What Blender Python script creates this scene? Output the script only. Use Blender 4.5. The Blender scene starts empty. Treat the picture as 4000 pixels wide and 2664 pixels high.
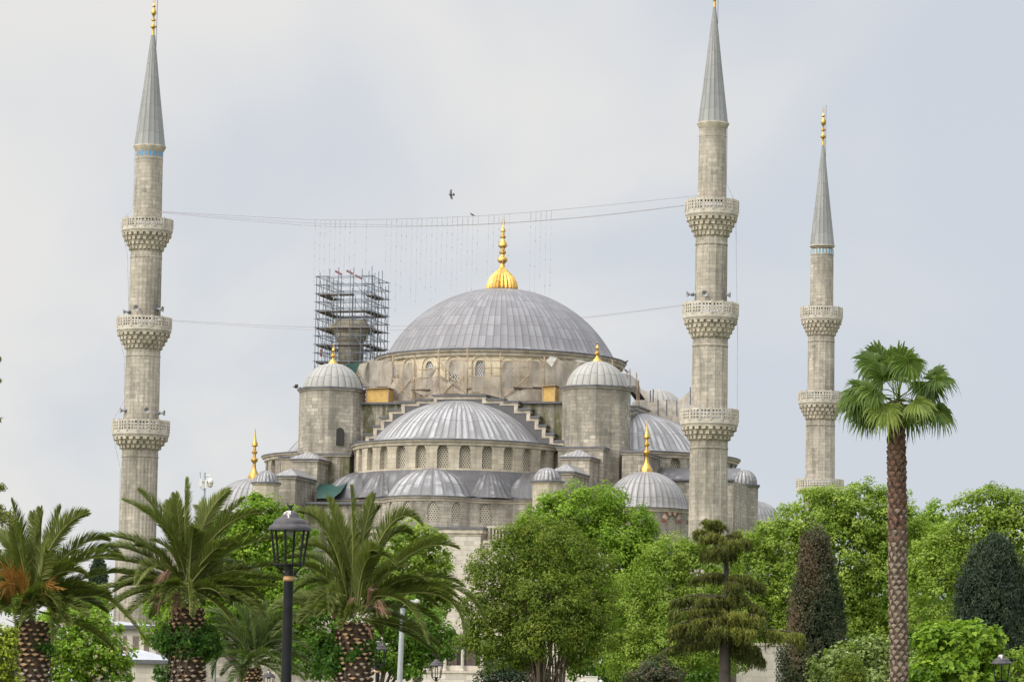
import bpy, bmesh, math, random
import numpy as np
from mathutils import Vector, Matrix
from math import pi, sin, cos, tan, atan2, radians, sqrt

scene = bpy.context.scene
COL = scene.collection

# ---------------------------------------------------------------- camera
FPX = 13500.0                       # focal length in photo pixels (photo is 4000 wide)
CAMZ = 1.7
PITCH = math.atan((2817 - 1332) / FPX)
ROLL = radians(1.11)
cam_data = bpy.data.cameras.new("camera")
cam_data.sensor_width = 36.0
cam_data.lens = 36.0 * FPX / 4000.0
cam_data.clip_start = 0.5
cam_data.clip_end = 6000
cam = bpy.data.objects.new("camera", cam_data)
COL.objects.link(cam)
CAM_M = Matrix.Translation((0, 0, CAMZ)) @ Matrix.Rotation(pi / 2 + PITCH, 4, 'X') @ Matrix.Rotation(ROLL, 4, 'Z')
cam.matrix_world = CAM_M
scene.camera = cam
CAM_R = CAM_M.to_3x3()
CAM_O = Vector((0, 0, CAMZ))

# ---------------------------------------------------------------- exposure, sky, sun
scene.view_settings.view_transform = 'Standard'
scene.view_settings.look = 'None'
scene.view_settings.gamma = 1.0
scene.view_settings.exposure = 0.0
SUN_DIR = Vector((-0.66, -0.50, 0.56)).normalized()      # towards the sun
world = bpy.data.worlds.new("World")
scene.world = world
world.use_nodes = True
wn, wl = world.node_tree.nodes, world.node_tree.links
wn.clear()


def wnode(t, **kw):
    n = wn.new(t)
    for k, v in kw.items():
        setattr(n, k, v)
    return n


w_out = wnode('ShaderNodeOutputWorld')
w_bg = wnode('ShaderNodeBackground')
w_bg.inputs['Strength'].default_value = 0.1
w_sky = wnode('ShaderNodeTexSky', sky_type='NISHITA')
w_sky.sun_disc = False
w_sky.sun_elevation = math.asin(SUN_DIR.z)
w_sky.sun_rotation = atan2(SUN_DIR.x, SUN_DIR.y)
w_tc = wnode('ShaderNodeTexCoord')
w_map = wnode('ShaderNodeMapping')
w_map.inputs['Scale'].default_value = (1.0, 1.0, 1.5)
w_map.inputs['Location'].default_value = (3.43, 0.2, 0.53)
w_map.inputs['Rotation'].default_value = (0.0, radians(24), 0.0)
w_noise = wnode('ShaderNodeTexNoise')
w_noise.inputs['Scale'].default_value = 5.5
w_noise.inputs['Detail'].default_value = 5.0
w_noise.inputs['Roughness'].default_value = 0.45
w_noise.inputs['Distortion'].default_value = 0.35
w_ramp = wnode('ShaderNodeValToRGB')
cr = w_ramp.color_ramp
cr.interpolation = 'EASE'
cr.elements[0].position = 0.37
cr.elements[0].color = (0.625, 0.665, 0.73, 1)
cr.elements[1].position = 0.62
cr.elements[1].color = (0.82, 0.805, 0.785, 1)
w_sep = wnode('ShaderNodeSeparateXYZ')
w_left = wnode('ShaderNodeMapRange')            # the cloud is thinner, so creamier, to the left
w_left.inputs['From Min'].default_value = 0.16
w_left.inputs['From Max'].default_value = -0.16
w_left.inputs['To Min'].default_value = -0.09
w_left.inputs['To Max'].default_value = 0.12
w_add = wnode('ShaderNodeMath', operation='ADD')
w_zen = wnode('ShaderNodeMapRange')             # overcast skies are brighter overhead
w_zen.inputs['From Min'].default_value = 0.22
w_zen.inputs['From Max'].default_value = 0.9
w_zen.inputs['To Min'].default_value = 10.2
w_zen.inputs['To Max'].default_value = 24.0
w_scale = wnode('ShaderNodeVectorMath', operation='SCALE')
w_mix = wnode('ShaderNodeMixRGB')
w_mix.inputs['Fac'].default_value = 0.93
L_ = wl.new
L_(w_tc.outputs['Generated'], w_map.inputs['Vector'])
L_(w_map.outputs['Vector'], w_noise.inputs['Vector'])
L_(w_tc.outputs['Generated'], w_sep.inputs[0])
L_(w_sep.outputs['X'], w_left.inputs['Value'])
L_(w_noise.outputs['Fac'], w_add.inputs[0])
L_(w_left.outputs['Result'], w_add.inputs[1])
L_(w_add.outputs[0], w_ramp.inputs['Fac'])
L_(w_sep.outputs['Z'], w_zen.inputs['Value'])
L_(w_ramp.outputs['Color'], w_scale.inputs[0])
w_dot = wnode('ShaderNodeVectorMath', operation='DOT_PRODUCT')     # sky glow round the out-of-view sun, added to brighten the stone
w_dot.inputs[1].default_value = SUN_DIR
w_glow = wnode('ShaderNodeMapRange', interpolation_type='SMOOTHSTEP')
w_glow.inputs['From Min'].default_value = 0.15
w_glow.inputs['From Max'].default_value = 1.0
w_glow.inputs['To Min'].default_value = 1.0
w_glow.inputs['To Max'].default_value = 2.6
w_mul = wnode('ShaderNodeMath', operation='MULTIPLY')
L_(w_tc.outputs['Generated'], w_dot.inputs[0])
L_(w_dot.outputs['Value'], w_glow.inputs['Value'])
L_(w_zen.outputs['Result'], w_mul.inputs[0])
L_(w_glow.outputs['Result'], w_mul.inputs[1])
L_(w_mul.outputs[0], w_scale.inputs['Scale'])
L_(w_sky.outputs['Color'], w_mix.inputs['Color1'])
L_(w_scale.outputs['Vector'], w_mix.inputs['Color2'])
L_(w_mix.outputs['Color'], w_bg.inputs['Color'])
L_(w_bg.outputs['Background'], w_out.inputs['Surface'])

sun_data = bpy.data.lights.new("sun", 'SUN')
sun_data.energy = 1.3
sun_data.angle = radians(24)
sun_data.color = (1.0, 0.95, 0.86)
sun = bpy.data.objects.new("sun", sun_data)
COL.objects.link(sun)
sun.rotation_euler = (-SUN_DIR).to_track_quat('-Z', 'Y').to_euler()
sun.location = (-40, -20, 120)
scene.cycles.max_bounces = 6
scene.cycles.diffuse_bounces = 3
scene.cycles.transparent_max_bounces = 24


# ---------------------------------------------------------------- pixel -> place helpers
def ray(px, py):
    return (CAM_R @ Vector(((px - 2000) / FPX, (1332 - py) / FPX, -1.0)))


def at(px, py, Y):
    d = ray(px, py)
    return CAM_O + d * (Y / d.y)


def scale_at(p):
    """metres per photo pixel at a world point"""
    return -(CAM_M.inverted() @ Vector(p)).z / FPX


# ---------------------------------------------------------------- object helpers
def tag(o, label=None, cat=None, group=None, kind=None):
    if label:
        o['label'] = label
    if cat:
        o['category'] = cat
    if group:
        o['group'] = group
    if kind:
        o['kind'] = kind
    return o


def empty(name, loc=(0, 0, 0), rz=0.0, label=None, cat=None, group=None):
    o = bpy.data.objects.new(name, None)
    o.empty_display_size = 0.3
    COL.objects.link(o)
    o.location = loc
    o.rotation_euler = (0, 0, rz)
    return tag(o, label, cat, group)


def copy_tree(o, parent=None):
    c = o.copy()
    COL.objects.link(c)
    c.parent = parent
    for ch in list(o.children):
        copy_tree(ch, c)
    return c


class MB:
    """collects faces with uv; build() links them as ONE mesh object"""

    def __init__(s):
        s.v, s.f, s.uv, s.m = [], [], [], []
        s.mi = 0

    def add(s, pts, uvs=None):
        n = len(s.v)
        s.v.extend([tuple(p) for p in pts])
        s.f.append(tuple(range(n, n + len(pts))))
        s.uv.append(uvs)
        s.m.append(s.mi)

    def grid(s, P, UV, close=False):
        """P rows x cols of points, shared vertices"""
        R, Cn = len(P), len(P[0])
        n = len(s.v)
        for r in P:
            s.v.extend([tuple(p) for p in r])
        for i in range(R - 1):
            for j in range(Cn - (0 if close else 1)):
                j2 = (j + 1) % Cn
                s.f.append((n + i * Cn + j, n + i * Cn + j2, n + (i + 1) * Cn + j2, n + (i + 1) * Cn + j))
                if UV is None:
                    s.uv.append(None)
                else:
                    s.uv.append((UV[i][j], UV[i][j + 1], UV[i + 1][j + 1], UV[i + 1][j]))
                s.m.append(s.mi)

    def lathe(s, prof, n=32, a0=0.0, a1=2 * pi, c=(0, 0), mode='m', rmod=None, angs=None, rref=None):
        """prof: list of (r, z). mode 'm': uv in metres; 'f': uv in fractions. rmod(frac)->(mul, add)"""
        full = abs((a1 - a0) - 2 * pi) < 1e-6
        A = angs if angs is not None else [i / n for i in range(n + 1)]
        rr = rref or max(p[0] for p in prof)
        ln = [0.0]
        for (r0, z0), (r1, z1) in zip(prof, prof[1:]):
            ln.append(ln[-1] + math.hypot(r1 - r0, z1 - z0))
        P, UV = [], []
        for (r, z), l in zip(prof, ln):
            row, uvr = [], []
            for k, fr in enumerate(A):
                a = a0 + (a1 - a0) * fr
                q = r
                if rmod:
                    mu, ad = rmod(fr)
                    q = r * mu + ad * min(1.0, r / (0.3 * rr))
                row.append((c[0] + q * cos(a), c[1] + q * sin(a), z))
                uvr.append((fr * (a1 - a0) * rr, z) if mode == 'm' else (fr, l / max(ln[-1], 1e-6)))
            if full:
                row = row[:-1]
            P.append(row)
            UV.append(uvr)
        s.grid(P, UV, close=full)

    def box(s, x0, x1, y0, y1, z0, z1, bottom=True):
        p = lambda x, y, z: (x, y, z)
        s.add([p(x0, y0, z0), p(x1, y0, z0), p(x1, y0, z1), p(x0, y0, z1)], [(x0, z0), (x1, z0), (x1, z1), (x0, z1)])
        s.add([p(x1, y1, z0), p(x0, y1, z0), p(x0, y1, z1), p(x1, y1, z1)], [(x1, z0), (x0, z0), (x0, z1), (x1, z1)])
        s.add([p(x1, y0, z0), p(x1, y1, z0), p(x1, y1, z1), p(x1, y0, z1)], [(y0, z0), (y1, z0), (y1, z1), (y0, z1)])
        s.add([p(x0, y1, z0), p(x0, y0, z0), p(x0, y0, z1), p(x0, y1, z1)], [(y1, z0), (y0, z0), (y0, z1), (y1, z1)])
        s.add([p(x0, y0, z1), p(x1, y0, z1), p(x1, y1, z1), p(x0, y1, z1)], [(x0, y0), (x1, y0), (x1, y1), (x0, y1)])
        if bottom:
            s.add([p(x0, y1, z0), p(x1, y1, z0), p(x1, y0, z0), p(x0, y0, z0)], [(x0, y1), (x1, y1), (x1, y0), (x0, y0)])

    def obox(s, c, ax, ay, az):
        """box from centre and three half-axis vectors"""
        c, ax, ay, az = Vector(c), Vector(ax), Vector(ay), Vector(az)
        n = len(s.v)
        for k in ((-1, -1, -1), (1, -1, -1), (1, 1, -1), (-1, 1, -1), (-1, -1, 1), (1, -1, 1), (1, 1, 1), (-1, 1, 1)):
            s.v.append(tuple(c + ax * k[0] + ay * k[1] + az * k[2]))
        for f in ((0, 3, 2, 1), (4, 5, 6, 7), (0, 1, 5, 4), (1, 2, 6, 5), (2, 3, 7, 6), (3, 0, 4, 7)):
            s.f.append(tuple(n + i for i in f))
            s.uv.append(None)
            s.m.append(s.mi)

    def prism(s, poly, z0, z1, top=True, bottom=False, uoff=0.0):
        n = len(poly)
        u = uoff
        for i in range(n):
            a, b = poly[i], poly[(i + 1) % n]
            l = math.hypot(b[0] - a[0], b[1] - a[1])
            s.add([(a[0], a[1], z0), (b[0], b[1], z0), (b[0], b[1], z1), (a[0], a[1], z1)],
                  [(u, z0), (u + l, z0), (u + l, z1), (u, z1)])
            u += l
        if top:
            s.add([(p[0], p[1], z1) for p in poly], [(p[0], p[1]) for p in poly])
        if bottom:
            s.add([(p[0], p[1], z0) for p in reversed(poly)], [(p[0], p[1]) for p in reversed(poly)])

    def tube(s, pts, rad, n=6, cap=True):
        pts = [Vector(p) for p in pts]
        if not hasattr(rad, '__len__'):
            rad = [rad] * len(pts)
        P, UV = [], []
        prev = None
        ln = 0.0
        for i, p in enumerate(pts):
            t = (pts[min(i + 1, len(pts) - 1)] - pts[max(i - 1, 0)])
            t = t.normalized() if t.length > 1e-9 else Vector((0, 0, 1))
            if prev is None:
                ref = Vector((1, 0, 0)) if abs(t.x) < 0.8 else Vector((0, 1, 0))
            else:
                ref = prev
            a = (ref - t * ref.dot(t)).normalized()
            b = t.cross(a)
            prev = a
            if i:
                ln += (p - pts[i - 1]).length
            P.append([p + (a * cos(2 * pi * k / n) + b * sin(2 * pi * k / n)) * rad[i] for k in range(n)])
            UV.append([(k / n, ln) for k in range(n + 1)])
        s.grid(P, UV, close=True)
        if cap:
            s.add(list(reversed(P[0])))
            s.add(P[-1])

    def build(s, name, mat, parent=None, smooth=False, angle=None):
        me = bpy.data.meshes.new(name)
        me.from_pydata(s.v, [], s.f)
        ul = me.uv_layers.new(name="UVMap")
        buf = np.zeros(len(me.loops) * 2, dtype=np.float32)
        k = 0
        for f, uv in zip(s.f, s.uv):
            if uv is None:
                for vi in f:
                    v = s.v[vi]
                    buf[k] = v[0] + v[1]
                    buf[k + 1] = v[2]
                    k += 2
            else:
                for q in uv:
                    buf[k], buf[k + 1] = q[0], q[1]
                    k += 2
        ul.data.foreach_set('uv', buf)
        mats = mat if isinstance(mat, (list, tuple)) else [mat]
        for m in mats:
            me.materials.append(m)
        if len(mats) > 1:
            me.polygons.foreach_set('material_index', s.m)
        if smooth:
            me.polygons.foreach_set('use_smooth', [True] * len(me.polygons))
            if angle:
                me.set_sharp_from_angle(angle=radians(angle))
        me.update()
        o = bpy.data.objects.new(name, me)
        COL.objects.link(o)
        if parent is not None:
            o.parent = parent
        return o


def np_mesh(name, V, F, mat, parent=None, tint=None, smooth=False):
    me = bpy.data.meshes.new(name)
    me.from_pydata(V, [], F)
    mats = mat if isinstance(mat, (list, tuple)) else [mat]
    for m in mats:
        me.materials.append(m)
    if tint is not None:
        at_ = me.attributes.new('tint', 'FLOAT', 'FACE')
        at_.data.foreach_set('value', np.asarray(tint, dtype=np.float32))
    if smooth:
        me.polygons.foreach_set('use_smooth', [True] * len(me.polygons))
    me.update()
    o = bpy.data.objects.new(name, me)
    COL.objects.link(o)
    if parent is not None:
        o.parent = parent
    return o


# ---------------------------------------------------------------- materials
class NT:
    def __init__(s, name):
        s.mat = bpy.data.materials.new(name)
        s.mat.use_nodes = True
        s.t = s.mat.node_tree
        s.t.nodes.clear()
        s.out = s.n('ShaderNodeOutputMaterial')
        s.b = s.n('ShaderNodeBsdfPrincipled')
        s.l(s.b.outputs[0], s.out.inputs['Surface'])

    def n(s, t, **kw):
        x = s.t.nodes.new(t)
        for k, v in kw.items():
            setattr(x, k, v)
        return x

    def l(s, a, b):
        s.t.links.new(a, b)

    def val(s, sock, v):
        if hasattr(v, 'is_linked'):
            s.l(v, sock)
        else:
            sock.default_value = v

    def math(s, op, a, b=0.0, c=None, clamp=False):
        m = s.n('ShaderNodeMath', operation=op, use_clamp=clamp)
        s.val(m.inputs[0], a)
        s.val(m.inputs[1], b)
        if c is not None:
            s.val(m.inputs[2], c)
        return m.outputs[0]

    def mix(s, fac, a, b, bt='MIX'):
        m = s.n('ShaderNodeMixRGB', blend_type=bt)
        s.val(m.inputs[0], fac)
        s.val(m.inputs[1], a if hasattr(a, 'is_linked') else (*a, 1))
        s.val(m.inputs[2], b if hasattr(b, 'is_linked') else (*b, 1))
        return m.outputs[0]

    def noise(s, vec, scale, detail=4, rough=0.55, dist=0.0):
        m = s.n('ShaderNodeTexNoise')
        m.inputs['Scale'].default_value = scale
        m.inputs['Detail'].default_value = detail
        m.inputs['Roughness'].default_value = rough
        m.inputs['Distortion'].default_value = dist
        s.l(vec, m.inputs['Vector'])
        return m.outputs['Fac']

    def mapping(s, vec, scale=(1, 1, 1), loc=(0, 0, 0)):
        m = s.n('ShaderNodeMapping')
        m.inputs['Scale'].default_value = scale
        m.inputs['Location'].default_value = loc
        s.l(vec, m.inputs['Vector'])
        return m.outputs[0]

    def ramp(s, fac, stops, interp='LINEAR'):
        m = s.n('ShaderNodeValToRGB')
        e = m.color_ramp.elements
        m.color_ramp.interpolation = interp
        while len(e) < len(stops):
            e.new(0.5)
        for x, (p, c) in zip(e, stops):
            x.position = p
            x.color = (*c, 1) if len(c) == 3 else c
        s.l(fac, m.inputs[0])
        return m.outputs[0]

    def coords(s):
        tc = s.n('ShaderNodeTexCoord')
        return tc.outputs['UV'], tc.outputs['Object']

    def bump(s, h, strength=0.3, dist=0.02):
        b = s.n('ShaderNodeBump')
        b.inputs['Strength'].default_value = strength
        b.inputs['Distance'].default_value = dist
        s.l(h, b.inputs['Height'])
        s.l(b.outputs[0], s.b.inputs['Normal'])

    def set(s, col=None, rough=None, metal=None, spec=None):
        if col is not None:
            s.val(s.b.inputs['Base Color'], col if hasattr(col, 'is_linked') else (*col, 1))
        if rough is not None:
            s.val(s.b.inputs['Roughness'], rough)
        if metal is not None:
            s.b.inputs['Metallic'].default_value = metal
        if spec is not None:
            s.b.inputs['Specular IOR Level'].default_value = spec
        return s.mat


def W(v):
    return (v, v, v)


def stone_mat(name, tones, bw=0.8, bh=0.38, stain=0.35, moss=0.0, mortar=0.45, seed=0.0):
    tones = [(c[0] * 1.0, c[1] * 0.985, c[2] * 1.0) for c in tones]
    """ashlar: tones is a list of colours the blocks take"""
    t = NT(name)
    uv, ob = t.coords()
    sp_ = t.n('ShaderNodeSeparateXYZ')
    t.l(uv, sp_.inputs[0])
    row = t.math('FLOOR', t.math('DIVIDE', t.math('ADD', sp_.outputs[1], seed * 0.37), bh))
    wr = t.n('ShaderNodeTexWhiteNoise', noise_dimensions='1D')
    t.l(row, wr.inputs['W'])
    cv = t.n('ShaderNodeCombineXYZ')
    t.l(t.math('MULTIPLY', sp_.outputs[0], 0.75), cv.inputs[0])
    t.l(t.math('MULTIPLY', row, 3.7), cv.inputs[1])
    wob = t.noise(cv.outputs[0], 1.0, 1, 0.5)
    cu = t.n('ShaderNodeCombineXYZ')
    t.l(t.math('ADD', t.math('ADD', sp_.outputs[0], t.math('MULTIPLY', wob, 1.5)), t.math('MULTIPLY', wr.outputs['Value'], 2.3)), cu.inputs[0])
    t.l(t.math('ADD', sp_.outputs[1], seed * 0.37), cu.inputs[1])
    uvm = cu.outputs[0]
    br = t.n('ShaderNodeTexBrick')
    br.offset = 0.5
    br.inputs['Scale'].default_value = 1.0
    br.inputs['Brick Width'].default_value = bw
    br.inputs['Row Height'].default_value = bh
    br.inputs['Mortar Size'].default_value = 0.02
    br.inputs['Mortar Smooth'].default_value = 0.3
    br.inputs['Color1'].default_value = (0, 0, 0, 1)
    br.inputs['Color2'].default_value = (1, 1, 1, 1)
    br.inputs['Mortar'].default_value = (0.5, 0.5, 0.5, 1)
    t.l(uvm, br.inputs['Vector'])
    k = len(tones)
    col = t.ramp(br.outputs['Color'], [((i + 0.5) / k, c) for i, c in enumerate(tones)])
    patch = t.noise(ob, 0.55, 3, 0.5)
    mean = tuple(sum(c[i] for c in tones) / k for i in range(3))
    col = t.mix(t.ramp(patch, [(0.42, W(0.0)), (0.6, W(0.5))]), col, mean)
    big = t.noise(ob, 0.22, 5, 0.6)
    mid = t.noise(ob, 1.5, 5, 0.65)
    strk = t.noise(t.mapping(ob, (1.6, 1.6, 0.16)), 1.0, 5, 0.6)
    dark = (0.10, 0.092, 0.08)
    col = t.mix(t.math('MULTIPLY', t.ramp(big, [(0.42, W(0)), (0.68, W(1))]), stain), col, dark)
    col = t.mix(t.math('MULTIPLY', t.ramp(strk, [(0.49, W(0)), (0.68, W(1))]), stain * 0.95), col, dark)
    col = t.mix(t.math('MULTIPLY', t.ramp(mid, [(0.45, W(0)), (0.75, W(1))]), 0.28), col, (0.5, 0.45, 0.36))
    if moss:
        ms = t.math('MULTIPLY', t.ramp(strk, [(0.40, W(0)), (0.54, W(1))]), t.ramp(mid, [(0.32, W(0)), (0.52, W(1))]))
        col = t.mix(t.math('MULTIPLY', ms, moss), col, (0.085, 0.085, 0.028))
    col = t.mix(t.math('MULTIPLY', br.outputs['Fac'], mortar), col, (0.13, 0.12, 0.10))
    fine = t.noise(ob, 6.0, 4, 0.7)
    grit = t.noise(ob, 3.2, 6, 0.75)
    col = t.mix(t.math('MULTIPLY', t.ramp(grit, [(0.5, W(0)), (0.66, W(1))]), stain * 0.65), col, (0.13, 0.12, 0.10))
    t.bump(t.math('SUBTRACT', t.math('MULTIPLY', fine, 0.7), br.outputs['Fac']), 0.35, 0.03)
    return t.set(col, 0.92, spec=0.2)


def lead_mat(name, n, rows, dark, light, streak=0.3, seam=0.06, rough=0.5, var=0.35, seamcol=0.45, smin=0.45):
    """sheet lead in gores: uv are fractions (u round, v up); streaks run down the fall"""
    t = NT(name)
    uv, ob = t.coords()
    sx = t.n('ShaderNodeSeparateXYZ')
    t.l(uv, sx.inputs[0])
    un = t.math('MULTIPLY', sx.outputs[0], float(n))
    col_i = t.math('FLOOR', un)
    wn1 = t.n('ShaderNodeTexWhiteNoise', noise_dimensions='1D')
    t.l(col_i, wn1.inputs['W'])
    vn = t.math('ADD', t.math('MULTIPLY', sx.outputs[1], float(rows)), t.math('MULTIPLY', wn1.outputs['Value'], 0.18))
    row_i = t.math('FLOOR', vn)
    cmb = t.n('ShaderNodeCombineXYZ')
    t.l(col_i, cmb.inputs[0])
    t.l(row_i, cmb.inputs[1])
    wn2 = t.n('ShaderNodeTexWhiteNoise', noise_dimensions='2D')
    t.l(cmb.outputs[0], wn2.inputs['Vector'])
    stv = t.n('ShaderNodeCombineXYZ')
    t.l(t.math('MULTIPLY', un, 2.3), stv.inputs[0])
    t.l(t.math('MULTIPLY', sx.outputs[1], 2.2), stv.inputs[1])
    st = t.noise(stv.outputs[0], 1.0, 5, 0.6, 0.25)
    big = t.noise(ob, 0.35, 4, 0.6)
    fac = t.math('ADD', t.math('MULTIPLY', wn2.outputs['Value'], var), t.math('MULTIPLY', t.math('SUBTRACT', big, 0.5), 0.9), clamp=True)
    col = t.mix(fac, dark, light)
    fu = t.math('ABSOLUTE', t.math('SUBTRACT', t.math('FRACT', un), 0.5))
    # whole sheets weather pale, sky sheen painted into the colour, with brown dirt running down beside the seams
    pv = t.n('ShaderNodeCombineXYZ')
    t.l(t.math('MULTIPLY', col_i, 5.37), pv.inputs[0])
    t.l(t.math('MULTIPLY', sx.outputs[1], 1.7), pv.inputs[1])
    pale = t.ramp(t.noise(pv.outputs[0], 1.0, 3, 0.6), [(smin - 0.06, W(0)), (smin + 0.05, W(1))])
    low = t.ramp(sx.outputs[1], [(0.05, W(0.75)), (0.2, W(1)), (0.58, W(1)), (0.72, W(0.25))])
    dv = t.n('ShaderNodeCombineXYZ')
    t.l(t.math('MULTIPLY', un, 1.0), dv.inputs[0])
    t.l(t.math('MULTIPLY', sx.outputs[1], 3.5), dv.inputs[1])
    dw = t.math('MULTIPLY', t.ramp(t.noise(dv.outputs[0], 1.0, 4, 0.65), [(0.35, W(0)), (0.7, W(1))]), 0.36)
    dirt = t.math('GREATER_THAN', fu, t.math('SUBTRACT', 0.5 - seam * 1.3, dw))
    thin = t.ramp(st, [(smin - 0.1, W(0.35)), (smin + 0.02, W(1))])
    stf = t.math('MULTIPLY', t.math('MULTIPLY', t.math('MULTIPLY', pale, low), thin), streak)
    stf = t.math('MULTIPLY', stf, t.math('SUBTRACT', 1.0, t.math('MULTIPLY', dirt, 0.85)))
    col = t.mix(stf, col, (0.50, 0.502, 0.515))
    col = t.mix(t.math('MULTIPLY', dirt, min(0.45, streak * 0.6)), col, (0.14, 0.128, 0.118))
    fv = t.math('ABSOLUTE', t.math('SUBTRACT', t.math('FRACT', vn), 0.5))
    su = t.math('GREATER_THAN', fu, 0.5 - seam)
    sv = t.math('MULTIPLY', t.math('GREATER_THAN', fv, 0.5 - seam * 0.45), 0.7)
    sm = t.math('MAXIMUM', su, sv)
    col = t.mix(t.math('MULTIPLY', sm, seamcol), col, (0.055, 0.052, 0.05))
    t.bump(t.math('ADD', t.math('MULTIPLY', t.noise(ob, 3.0, 3), 0.6), su), 0.25, 0.04)
    return t.set(col, rough, spec=0.5)


def plain_mat(name, col, rough=0.6, metal=0.0, var=0.25, scale=3.0, spec=0.4):
    t = NT(name)
    uv, ob = t.coords()
    nz = t.noise(ob, scale, 5, 0.6)
    c2 = tuple(x * (1 - var) for x in col)
    c3 = tuple(min(1, x * (1 + var)) for x in col)
    return t.set(t.ramp(nz, [(0.3, c2), (0.7, c3)]), rough, metal, spec)


def lattice_mat(name, frame, hole, pitch=0.2, r=0.36):
    """pierced window lattice: staggered round holes in a pale slab, glass behind"""
    t = NT(name)
    uv, ob = t.coords()
    masks = []
    for off in ((0, 0, 0), (0.5, 0.5, 0)):
        m = t.mapping(uv, (1 / pitch, 1 / (pitch * 1.55), 1), off)
        f = t.n('ShaderNodeVectorMath', operation='FRACTION')
        t.l(m, f.inputs[0])
        s2 = t.n('ShaderNodeVectorMath', operation='SUBTRACT')
        t.l(f.outputs[0], s2.inputs[0])
        s2.inputs[1].default_value = (0.5, 0.5, 0)
        s3 = t.n('ShaderNodeVectorMath', operation='MULTIPLY')
        t.l(s2.outputs[0], s3.inputs[0])
        s3.inputs[1].default_value = (1, 1.45, 0)
        ln = t.n('ShaderNodeVectorMath', operation='LENGTH')
        t.l(s3.outputs[0], ln.inputs[0])
        masks.append(t.math('LESS_THAN', ln.outputs['Value'], r))
    mk = t.math('MAXIMUM', masks[0], masks[1])
    nz = t.noise(ob, 1.2, 4)
    fr = t.mix(t.ramp(nz, [(0.4, W(0)), (0.7, W(0.5))]), frame, tuple(x * 0.6 for x in frame))
    t.bump(t.math('SUBTRACT', 1.0, mk), 0.6, 0.05)
    return t.set(t.mix(mk, fr, hole), 0.7)


def leaf_mat(name, stops, trans=0.3, rough=0.55):
    t = NT(name)
    a = t.n('ShaderNodeAttribute', attribute_name='tint')
    col = t.ramp(a.outputs['Fac'], stops)
    t.set(col, rough, spec=0.25)
    tr = t.n('ShaderNodeBsdfTranslucent')
    t.l(t.mix(0.5, col, (0.27, 0.44, 0.02), 'MIX'), tr.inputs['Color'])
    mx = t.n('ShaderNodeMixShader')
    mx.inputs[0].default_value = trans
    t.l(t.b.outputs[0], mx.inputs[1])
    t.l(tr.outputs[0], mx.inputs[2])
    t.l(mx.outputs[0], t.out.inputs['Surface'])
    return t.mat


def net_mat(name, col, opacity=0.6):
    t = NT(name)
    uv, ob = t.coords()
    nz = t.noise(t.mapping(ob, (1.5, 1.5, 0.5)), 1.0, 5, 0.65, 0.5)
    t.set(t.ramp(nz, [(0.3, tuple(x * 0.7 for x in col)), (0.7, tuple(x * 1.25 for x in col))]), 0.9, spec=0.1)
    tr = t.n('ShaderNodeBsdfTransparent')
    mx = t.n('ShaderNodeMixShader')
    t.l(t.math('ADD', t.math('MULTIPLY', t.math('SUBTRACT', nz, 0.5), 0.7), opacity, clamp=True), mx.inputs[0])
    t.l(tr.outputs[0], mx.inputs[1])
    t.l(t.b.outputs[0], mx.inputs[2])
    t.l(mx.outputs[0], t.out.inputs['Surface'])
    return t.mat


M = {}
CREAM = [(0.50, 0.44, 0.325), (0.56, 0.495, 0.37), (0.37, 0.325, 0.25), (0.53, 0.465, 0.345), (0.45, 0.395, 0.295), (0.60, 0.535, 0.405)]
GREYST = [(0.38, 0.345, 0.275), (0.47, 0.425, 0.34), (0.25, 0.23, 0.195), (0.40, 0.365, 0.29), (0.32, 0.295, 0.24), (0.52, 0.47, 0.375)]
M['stone'] = stone_mat('ashlar_stone', GREYST, 0.66, 0.33, 0.66, 0.12, seed=1.3)
M['stone_moss'] = stone_mat('mossy_ashlar', GREYST, 0.66, 0.33, 0.64, 0.9, seed=4.1)
M['stone_cream'] = stone_mat('cream_ashlar', CREAM, 0.85, 0.42, 0.4, 0.0, mortar=0.3, seed=7.7)
M['stone_drum'] = stone_mat('warm_drum_plaster', [(0.66, 0.575, 0.40), (0.70, 0.61, 0.43), (0.56, 0.485, 0.34), (0.68, 0.59, 0.415)], 1.1, 0.6, 0.3, 0.0, mortar=0.15, seed=3.3)
M['stone_wall'] = stone_mat('pale_ashlar', [(0.50, 0.45, 0.37), (0.56, 0.51, 0.42), (0.40, 0.36, 0.30), (0.60, 0.55, 0.46)], 0.9, 0.42, 0.22, 0.0, mortar=0.25, seed=2.9)
M['stone_min'] = stone_mat('minaret_ashlar', [(0.43, 0.385, 0.305), (0.49, 0.44, 0.35), (0.36, 0.325, 0.265), (0.45, 0.405, 0.32), (0.28, 0.255, 0.215), (0.54, 0.485, 0.39)], 0.68, 0.36, 0.6, 0.1, mortar=0.4, seed=5.2)
M['stone_trim'] = plain_mat('trim_stone', (0.44, 0.385, 0.305), 0.9, 0, 0.3, 1.4, 0.2)
M['stone_par'] = plain_mat('parapet_stone', (0.43, 0.39, 0.325), 0.9, 0, 0.25, 1.2, 0.2)
M['muq'] = plain_mat('muqarnas_stone', (0.40, 0.35, 0.275), 0.92, 0, 0.45, 1.6, 0.2)
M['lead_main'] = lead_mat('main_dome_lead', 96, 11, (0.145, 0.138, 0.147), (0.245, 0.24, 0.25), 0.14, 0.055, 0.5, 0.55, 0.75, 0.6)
M['lead_half'] = lead_mat('half_dome_lead', 40, 5, (0.16, 0.155, 0.157), (0.27, 0.265, 0.265), 0.46, 0.05, 0.6, 0.55, 0.6, 0.48)
M['lead_exedra'] = lead_mat('exedra_lead', 24, 3, (0.135, 0.13, 0.135), (0.24, 0.235, 0.235), 0.5, 0.06, 0.58, 0.5, 0.6, 0.49)
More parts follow.
